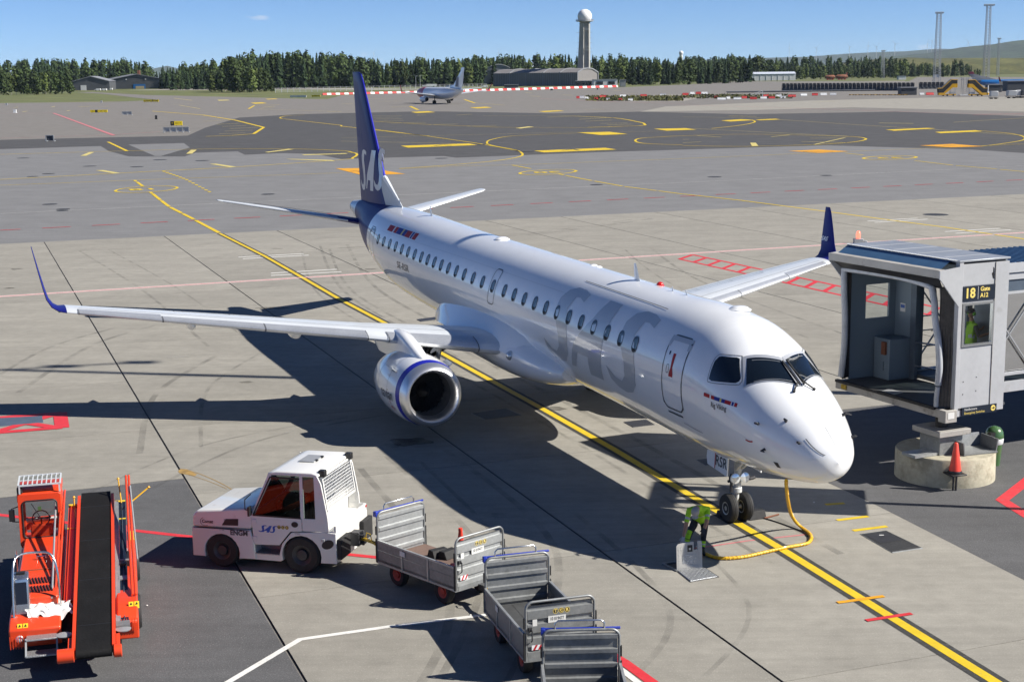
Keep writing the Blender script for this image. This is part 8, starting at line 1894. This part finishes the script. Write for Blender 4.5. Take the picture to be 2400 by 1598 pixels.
P_('dashboard', M['labelwhite'], lambda mb: mb.box((4.78, .68, 1.32), (.22, .66, .05), Matrix.Rotation(.5, 3, 'Y')), bevel=.02)
P_('dash_panel', M['black'], lambda mb: mb.box((4.73, .62, 1.36), (.10, .22, .03), Matrix.Rotation(.5, 3, 'Y')))
for k in range(5): P_('gauge', M['black'], lambda mb: mb.lathe([(.028, 0), (.02, .02)], (4.72+.03*(k % 2), .42+.12*k, 1.36+.012*(k % 2)), (-.5, 0, .85), 10))
P_('seat', M['loader'], lambda mb: (mb.box((4.50, .68, 1.06), (.36, .46, .12)), mb.box((4.36, .68, 1.20), (.07, .44, .30))), bevel=.03)
P_('steering_wheel', M['black'], lambda mb: (mb.tube([(4.58+.07*sin(2*pi*k/22), .70+.17*cos(2*pi*k/22), 1.40+.15*sin(2*pi*k/22)) for k in range(23)], .013, 6), mb.bar((4.58, .55, 1.4), (4.58, .85, 1.4), .02), mb.bar((4.58, .7, 1.4), (4.75, .7, 1.2), .03)))
P_('screen_wiper', M['black'], lambda mb: mb.bar((CX0-.02, .85, CZ1-.16), (CX0-.02, .68, 1.5), .014)); P_('permit_sticker', M['bin'], lambda mb: xbox(mb, CX0-.0, CX0+.005, .66, .73, 1.66, 1.74))
gd_ = P_('roof_guard', M['solar'], lambda mb: (mb.bar((CX0+.0, CY0-.02, 2.20), (CX0+.0, CY1-.02, 2.20), .03), mb.bar((CX0+.55, CY0-.02, 2.26), (CX0+.55, CY1-.02, 2.26), .03), mb.bar((CX0, CY0-.02, 2.20), (CX0+.55, CY0-.02, 2.26), .03), mb.bar((CX0, CY1-.02, 2.20), (CX0+.55, CY1-.02, 2.26), .03)))
for k in range(1, 9): part(gd_, 'guard_bar', M['solar'], lambda mb: mb.bar((CX0, CY0-.02+.82*k/9, 2.205), (CX0+.55, CY0-.02+.82*k/9, 2.265), .022))
part(gd_, 'guard_plate', M['clear'], lambda mb: mb.face([(CX0, CY0, 2.19), (CX0, CY1, 2.19), (CX0+.55, CY1, 2.25), (CX0+.55, CY0, 2.25)])); part(gd_, 'guard_rail', M['solar'], lambda mb: (mb.bar((CX0+.27, CY0, 2.235), (CX0+.27, CY1, 2.235), .02), mb.bar((CX0, CY0, 2.2), (CX0, CY0, 2.03), .03), mb.bar((CX0, CY1-.04, 2.2), (CX0, CY1-.04, 2.03), .03)))
P_('mirror', M['black'], lambda mb: (mb.tube([(CX0+.1, CY1, 1.75), (CX0+.05, CY1+.14, 1.72), (CX0+.05, CY1+.14, 1.45), (CX0+.1, CY1, 1.42)], .014, 6), xbox(mb, CX0+.02, CX0+.09, CY1+.09, CY1+.20, 1.46, 1.70)), bevel=.008)
P_('beacon_mount', M['black'], lambda mb: (mb.lathe([(.06, 0), (.06, .10), (.03, .14)], (CX0+.06, CY1-.04, 2.04), (0, 0, 1), 10)))
# conveyor
b0, b1 = Vector((-.95, -.39, .50)), Vector((5.60, -.39, 1.50)); bd = (b1-b0).normalized(); bu = Vector((0, 1, 0)); bn = bd.cross(bu); bn = -bn if bn.z < 0 else bn
Q = lambda s, y, n_: b0+bd*s+bu*y+bn*n_; LB = (b1-b0).length
def bprism(mb, s0, s1, y0, y1, n0, n1):
    n = len(mb.v); mb.v += [tuple(Q(s, y, q)) for s in (s0, s1) for y, q in ((y0, n0), (y1, n0), (y1, n1), (y0, n1))]
    for f in ((0, 1, 2, 3), (7, 6, 5, 4), (0, 4, 5, 1), (1, 5, 6, 2), (2, 6, 7, 3), (3, 7, 4, 0)): mb.f.append(tuple(n+i for i in f)); mb.m.append(mb.cur)
mb = MB(); prof = [(s, .085) for s in [LB*k/20 for k in range(21)]]+[(LB+.085*sin(a), .085*cos(a)) for a in [pi*k/8 for k in range(1, 9)]]+[(0, -.085)]+[(-.085*sin(a), -.085*cos(a)) for a in [pi*k/8 for k in range(1, 8)]]
mb.loft([[Q(s, -.30, n_) for s, n_ in prof], [Q(s, .30, n_) for s, n_ in prof]], closed=True, caps=True); P_b = mb.build('conveyor_belt', M['belt'], BL, 50)
for s in (.85, 2.6, 4.3, 5.9): part(P_b, 'belt_seam', M['black'], lambda mb: bprism(mb, s, s+.02, -.295, .295, .0852, .0875))
P_('belt_side_rail', M['loader'], lambda mb: bprism(mb, .05, LB-.15, .31, .37, -.12, .11)); P_('belt_side_rail', M['loader'], lambda mb: bprism(mb, .05, LB-.15, -.37, -.31, -.12, .11))
P_('belt_shelf', M['loader'], lambda mb: bprism(mb, 1.7, LB-.35, .37, .56, -.06, -.02)); 
for q in (.42, .50): P_('shelf_fold', M['loader'], lambda mb: bprism(mb, 1.7, LB-.35, q, q+.012, -.02, .015))
P_('belt_guard', M['galvan'], lambda mb: bprism(mb, 1.0, LB-.4, -.46, -.375, -.02, .03)); P_('side_curtain', M['navy'], lambda mb: bprism(mb, 1.0, LB-.4, -.60, -.465, -.04, .01))
P_('curtain_rail', M['steelblue'], lambda mb: bprism(mb, 1.0, LB-.4, -.535, -.525, .01, .03)); P_('curtain_clip', M['galvan'], lambda mb: bprism(mb, 2.6, 2.75, -.60, -.44, .012, .035)); P_('curtain_clip', M['galvan'], lambda mb: bprism(mb, 3.4, 3.45, -.64, -.38, .012, .035))
P_('guard_end', M['galvan_d'], lambda mb: bprism(mb, .82, 1.0, -.62, -.375, -.08, .03)); P_('yellow_strip', M['yelprint'], lambda mb: bprism(mb, LB-1.5, LB-1.45, .37, .56, -.018, -.012)); P_('yellow_strip', M['yelprint'], lambda mb: bprism(mb, LB-1.3, LB-1.25, -.60, -.375, .012, .018)); P_('yellow_strip', M['yelprint'], lambda mb: bprism(mb, LB-.42, LB-.35, -.60, .56, -.02, .016))
P_('end_roller', M['loader'], lambda mb: mb.lathe([(.11, -.15), (.125, -.14), (.125, .13), (.11, .14)], Q(.0, .48, 0), bu, 18), smooth=40); P_('end_roller', M['loader'], lambda mb: mb.lathe([(.10, -.07), (.115, -.06), (.115, .06), (.10, .07)], Q(.0, -.40, 0), bu, 18), smooth=40)
P_('end_bracket', M['loader'], lambda mb: (bprism(mb, .0, .5, .38, .44, -.08, .06), bprism(mb, .0, .5, -.44, -.38, -.08, .06)))
for y in (.52, -.50): P_('foot_pad', M['galv'], lambda mb: mb.lathe([(.13, 0), (.14, .02), (.02, .04)], Q(.75, y, -.02), (0, 0, 1), 18), smooth=40)
for y in (.64, .70): P_('folded_rail', M['loader'], lambda mb: mb.tube([Q(2.3, y, .12), Q(LB-.55, y-.02, .34), Q(LB-.25, y-.02, .30)], .022, 8), smooth=60)
P_('folded_rail', M['galv'], lambda mb: mb.tube([Q(2.0, .76, .10), Q(LB-.8, .78, .38)], .02, 8), smooth=60)
for y in (-.68, -.74): P_('folded_rail', M['loader'], lambda mb: mb.tube([Q(1.8, y, .10), Q(LB-.6, y+.04, .40), Q(LB-.1, y+.04, .46)], .024, 8), smooth=60)
P_('folded_rail', M['galv'], lambda mb: mb.tube([Q(3.2, -.80, .12), Q(LB-.6, -.72, .44)], .018, 8), smooth=60)
for a, b in ((Q(LB-.5, -.52, .02), Q(LB-.2, -.48, .45)), (Q(LB-.9, -.72, .2), Q(LB-.7, -1.1, .42)), (Q(LB-.5, .44, 0), Q(LB-.42, .44, .2))): P_('lever', M['yellow'], lambda mb: (mb.tube([a, b], .016, 6), mb.lathe([(.01, -.03), (.035, 0), (.01, .03)], b, (0, 0, 1), 8)))
P_('light_bracket', M['black'], lambda mb: (xbox(mb, 2.6, 3.2, -1.06, -.94, .86, .98), xbox(mb, 2.2, 2.35, -.98, -.86, .86, 1.05)), bevel=.01); P_('side_lamp', M['galv'], lambda mb: xbox(mb, 3.15, 3.4, -1.0, -.92, .88, .98), bevel=.01)
# steps, platform, rail, control pillar
for nm, x0, x1, z in (('step', .62, 1.0, .76), ('step', .00, .27, .50), ('step', -.20, .08, .27)):
    P_(nm, M['tread'], lambda mb: xbox(mb, x0, x1, .06 if z > .7 else .26, .80, z-.03, z), bevel=.006)
P_('step_side', M['galv'], lambda mb: (mb.bar((-.18, .80, .24), (.06, .80, .50), .03), mb.bar((-.18, .27, .24), (.06, .27, .50), .03)))
P_('handrail', M['chrome'], lambda mb: mb.tube(curve([Vector(p) for p in ((.62, 1.02, .72), (.80, 1.0, 1.5), (1.0, .92, 1.75), (1.12, .60, 1.76), (1.10, .34, 1.70), (1.0, .24, 1.4), (.95, .22, .78))], 4), .022, 8), smooth=60); P_('handrail', M['chrome'], lambda mb: mb.tube([(1.9, 1.02, .95), (1.75, 1.0, 1.62), (1.1, .95, 1.74)], .018, 8), smooth=60)
cp = P_('control_pillar', M['chrome'], lambda mb: xprism(mb, [(.72, .72), (.80, 1.38), (.92, 1.46), (1.06, 1.44), (1.06, .80)], .74, 1.02), bevel=.02)
part(cp, 'control_panel', M['navy'], lambda mb: mb.face([(.735, .78, .92), (.735, .98, .92), (.785, .98, 1.32), (.785, .78, 1.32)])); part(cp, 'key_switch', M['black'], lambda mb: xbox(mb, .88, .98, .80, .96, 1.45, 1.47))
P_('front_lamp', M['lamp'], lambda mb: mb.lathe([(.07, 0), (.05, .03), (.01, .04)], (.22, .92, .45), (-1, 0, .1), 16), smooth=50)
for y0, y1, z in ((.80, 1.08, .40), (-1.14, -.86, .58)):
    for k in range(7): y = y0+(y1-y0)*k/6; P_('lamp_guard_bar', M['loader'], lambda mb: mb.bar((.07 if y < 0 else .20, y, z-.12), (.05 if y < 0 else .18, y, z+.12), .014))
for (x, y, z, rx) in ((.235, .95, .66, 0), (.36, -1.0, .83, 0)):
    for q in (0, .10): 
        s_ = P_('warning_sticker', M['yelprint'], lambda mb: mb.face([(x, y-q, z-.06), (x, y-q-.085, z-.06), (x+.10, y-q-.085, z+.04), (x+.10, y-q, z+.04)]))
        part(s_, 'warning_symbol', M['black'], lambda mb: mb.face([(x-.003+.05, y-q-.02, z-.0), (x-.003+.05, y-q-.065, z), (x+.085, y-q-.043, z+.032)]))
P_('yellow_corner', M['yelprint'], lambda mb: xbox(mb, 4.3, 4.9, -1.165, -1.0, .70, .875), bevel=.01)
t = thing('white_cloth', 'white cloth thrown over the step of the red belt loader', 'cloth', BL.location, BL.rotation_euler.z)
mb = MB(); rc = random.Random(4); NX, NY = 12, 16; gr = []
edge = lambda j: .06*sin(j*1.3)+.03*sin(j*2.9)
for i in range(NX+1):
    row = []
    for j in range(NY+1):
        x = .50+edge(j)+(.62-.05*sin(j))*i/NX; y = .02+edge(i+3)*.6+.80*j/NY; z = .79+.030*sin(i*.9+j*.7)+.02*sin(j*1.7-i*.6)+.012*rc.random()
        if x < .60: z -= (.60-x)*1.1
        row.append((x, y, z))
    gr.append(row)
mb.loft(gr, closed=False, caps=False); o = mb.build('sheet', M['cloth'], t, 60); o.modifiers.new('thickness', 'SOLIDIFY').thickness = .008
o.modifiers.new('smooth', 'SUBSURF').render_levels = 1

# ------------------------------------------------------------------ on the ground round the nose
def dsp(x, y, z=0): return G(x*1.0191, y*1.0191, z)
HT = thing('pit_hatch', 'raised tread plate hatch lid of the power pit in front of the worker', 'hatch', (3.4, 29.73, 0), atan2(.09, .54))
part(HT, 'lid', M['lidpaint'], lambda mb: mb.prism([(0, 0), (.56, 0), (.56, .56), (.555, .60), (.47, .605), (.46, .60), (.46, .42), (.38, .42), (.38, .585), (.37, .60), (.04, .56), (.0, .52)], lambda x, z: (x, z*.10, z), lambda x, z: (x, .03+z*.10, z)), bevel=.006)
part(HT, 'lid_recess', M['tread'], lambda mb: mb.face([(.13, .028-.005, .14), (.42, .028-.005, .14), (.42, .052-.005, .33), (.13, .052-.005, .33)][:0] or [(.13, .011, .14), (.42, .011, .14), (.42, .029, .33), (.13, .029, .33)]))
part(HT, 'lid_lock', M['black'], lambda mb: mb.prism([(.24, .39), (.35, .39), (.35, .53), (.24, .53)], lambda x, z: (x, z*.10-.006, z), lambda x, z: (x, z*.10-.001, z))); part(HT, 'lock_tongue', M['labelwhite'], lambda mb: xbox(mb, .27, .31, .032, .036, .43, .47))
rt_ = random.Random(2)
tds = []
for i in range(9):
    for j in range(9):
        x, z = .05+.055*i, .05+.055*j
        if (.10 < x < .45 and .10 < z < .36) or (.2 < x < .4 and z > .34) or x > .53: continue
        tds.append((x, z))
HS_ = part(HT, 'tread_studs', M['lidpaint'], lambda mb: [mb.box((x, z*.10-.003, z), (.03, .006, .009), Matrix.Rotation(.8 if k % 2 else -.8, 3, 'Y')) for k, (x, z) in enumerate(tds)])
pc = [dsp(1558, 1313), dsp(1588, 1337), dsp(1650, 1326), dsp(1616, 1303)]
o = sheet('pit_frame', [p+(p-sum(pc, Vector())/4)*.10 for p in pc], .004, M['coverdark']); 
PL = thing('pit_plate', 'closed half of the power pit cover lying flat before the raised lid', 'pit cover', sum(pc, Vector())/4); q4 = [p-PL.location for p in pc]
part(PL, 'plate', M['tread'], lambda mb: mb.loft([[Vector((p.x, p.y, .004)) for p in q4], [Vector((p.x*.98, p.y*.98, .022)) for p in q4]]))
PS_ = part(PL, 'studs', M['tread'], lambda mb: [mb.box(tuple(q4[0].lerp(q4[1], (i+.5)/10).lerp(q4[3].lerp(q4[2], (i+.5)/10), (j+.5)/10)*.95+Vector((0, 0, .024))), (.035, .01, .007), Matrix.Rotation(.8 if (i+j) % 2 else -.5, 3, 'Z')) for i in range(10) for j in range(10)])
HS_['kind'] = 'stuff'; PS_['kind'] = 'stuff'
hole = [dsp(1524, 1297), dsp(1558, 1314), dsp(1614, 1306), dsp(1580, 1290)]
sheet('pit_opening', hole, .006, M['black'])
t = thing('pit_edge', 'dark steel rim on the open side of the power pit', 'frame', (0, 0, 0)); part(t, 'rim', M['galvan_d'], lambda mb: [mb.bar(hole[i]+Vector((0, 0, .015)), hole[(i+1) % 4]+Vector((0, 0, .015)), .05, .03) for i in (0, 3)])
# yellow hose from the nose to the pit
pts = [dsp(1808, 1104, 1.62), dsp(1809, 1126, 1.3), dsp(1812, 1152, .92), dsp(1818, 1178, .50), dsp(1828, 1197, .22), dsp(1843, 1212, .06), dsp(1858, 1223, .04), dsp(1866, 1234, .04), dsp(1862, 1245, .04), dsp(1848, 1251, .04), dsp(1805, 1259, .04), dsp(1760, 1269, .04), dsp(1715, 1279, .04), dsp(1675, 1283, .04), dsp(1645, 1281, .04), dsp(1615, 1272, .05), dsp(1596, 1284, .03)]
hp = curve(pts, 10); HO = thing('power_cable', 'yellow spiral wrapped cable hanging from the nose to the pit', 'cable', (0, 0, 0))
part(HO, 'cable', M['hose'], lambda mb: mb.tube(hp, .036, 10), 60)
mb = MB(); sp_ = []
acc = 0
for i in range(len(hp)):
    if i: acc += (hp[i]-hp[i-1]).length
    d = (hp[min(i+1, len(hp)-1)]-hp[max(i-1, 0)]).normalized()
fine = []
for i in range(len(hp)-1):
    n = max(1, int((hp[i+1]-hp[i]).length/.012))
    for k in range(n): fine.append(hp[i].lerp(hp[i+1], k/n))
acc = 0
for i in range(1, len(fine)-1):
    d = (fine[i+1]-fine[i-1]); acc += d.length/2; d.normalize(); u = Vector((0, 0, 1)) if abs(d.z) < .8 else Vector((0, 1, 0)); x = (u-d*u.dot(d)).normalized(); y = d.cross(x); a = acc/.085*2*pi
    sp_.append(fine[i]+(x*cos(a)+y*sin(a))*.036)
part(HO, 'spiral_wrap', M['yellow'], lambda mb: mb.tube(sp_, .011, 4, caps=False))
# covers let into the apron
def cover(pts, label, mat='coverdark', frame=True, nm='pit_cover'):
    P = [dsp(*p) for p in pts]; c = sum(P, Vector())/4; t = thing(nm, label, 'pit cover', c); q = [p-c for p in P]
    if frame: part(t, 'frame', M['galvan_d'], lambda mb: mb.loft([[Vector((p.x*1.06, p.y*1.06, .003)) for p in q], [Vector((p.x*1.04, p.y*1.04, .012)) for p in q]]))
    part(t, 'plate', M[mat], lambda mb: mb.loft([[Vector((p.x, p.y, .003)) for p in q], [Vector((p.x*.985, p.y*.985, .018)) for p in q]])); return t, q
t, q = cover([(1981, 1229), (2038, 1221), (2119, 1260), (2052, 1270)], 'large dark iron pit cover right of the yellow centre line')
part(t, 'inner_plate', M['darkmetal'], lambda mb: mb.face([tuple(q[0].lerp(q[1], f).lerp(q[3].lerp(q[2], f), g)+Vector((0, 0, .022))) for f, g in ((.08, .10), (.9, .10), (.9, .55), (.08, .55))])); part(t, 'lock', M['labelwhite'], lambda mb: mb.box(tuple(q[0].lerp(q[1], .55).lerp(q[3].lerp(q[2], .55), .2)+Vector((0, 0, .026))), (.10, .04, .006)))
cover([(1434, 971), (1486, 965), (1506, 977), (1456, 983)], 'small grey plate let into the apron below the nose titles', 'darkmetal', False)
cover([(1086, 951), (1163, 940), (1198, 955), (1116, 965)], 'dark framed pit cover in the shadow below the engine', 'deckgrey'); cover([(958, 735), (1004, 729), (1010, 735), (968, 740)], 'dark plate on the apron behind the wing root', 'darkmetal', False)
cover([(-60, 965), (98, 957), (100, 972), (-60, 986)], 'dark pit cover inside the red painted box on the left', 'steelblue', False)
cover([(1602, 1058), (1640, 1054), (1656, 1064), (1622, 1070)], 'dark outlined plate under the nose', 'deckgrey'); cover([(2150, 396), (2330, 390), (2330, 394), (2150, 400)], 'x', 'darkmetal', False)[0].name if False else None
for k, (Z, x, y, r) in enumerate(((Z4, 345, 526, .62), (Z4, 436, 560, .55), (Z4, 430, 570, .5), (Z4, 1850, 457, .62), (Z4, 160, 208, .8), (Z4, 1105, 220, .9), (Z4, 1395, 226, .9), (Z4, 620, 264, .8), (Z4, 945, 268, .8), (Z4, 335, 316, .7), (Z4, 225, 335, .6), (Z6, 220, 338, .7), (Z6, 990, 328, .6), (Z6, 1745, 598, .9), (Z5, 1760, 392, .6), (Z5, 690, 210, .8))):
    mb = MB(); mb.lathe([(r, 0), (r, .012), (r*.92, .016), (.01, .017)], (0, 0, 0), (0, 0, 1), 24); o = mb.build('manhole_cover', M['coverdark']); o.location = Z(x, y)-Vector((0, 0, .012)); tag(o, 'round dark manhole cover let into the grey apron', 'manhole cover', 'manhole covers in the grey apron')
# chocks at the nose wheel
chock(dsp(1736, 1190), radians(20), 'black rubber chock lying beside the nose wheel', 1.0, False); chock(W(.50, .05), STAND_ROT+pi/2, 'black chock pushed against the back of the nose wheels', .7, False)
t = thing('chock_rope', 'dark rope trailing from the nose wheel chock', 'rope', (0, 0, 0)); part(t, 'rope', M['black'], lambda mb: mb.tube(curve([dsp(1745, 1188, .02), dsp(1775, 1196, .015), dsp(1810, 1208, .015), dsp(1846, 1222, .02), dsp(1858, 1232, .02)], 6), .014, 6))
t = thing('red_stick', 'short dark red stick lying behind the nose wheel chock', 'stick', (0, 0, 0)); part(t, 'stick', M['rust'], lambda mb: mb.tube([dsp(1758, 1191, .025), dsp(1791, 1182, .025)], .02, 6))
for x, y in ((1082, 1414), (338, 1392), (1872, 1155), (690, 1040), (1320, 1530)):
    mb = MB(); mb.lathe([(.018, 0), (.022, .01), (.008, .018)], (0, 0, 0), (0, 0, 1), 6); o = mb.build('litter', M['labelwhite']); o.location = dsp(x, y, .008); tag(o, 'tiny white scrap of litter on the apron', 'litter', 'litter on the apron')
# ------------------------------------------------------------------ every label singles out one thing
def ordinal(n): return {1: 'first', 2: 'second', 3: 'third', 4: 'fourth', 5: 'fifth', 6: 'sixth', 7: 'seventh', 8: 'eighth', 9: 'ninth'}.get(n) or '%d%s' % (n, 'th' if 10 <= n % 100 <= 20 else {1: 'st', 2: 'nd', 3: 'rd'}.get(n % 10, 'th'))
_by = {}
for o in scene.objects:
    if o.parent is None and 'label' in o: _by.setdefault(o['label'], []).append(o)
for lb, obs in _by.items():
    if len(obs) > 1:
        obs.sort(key=lambda o: o.location.x/max(1.0, o.location.y))
        for i, o in enumerate(obs):
            o['label'] = ('leftmost ' if i == 0 else 'rightmost ' if i == len(obs)-1 else ordinal(i+1)+' from left: ')+lb
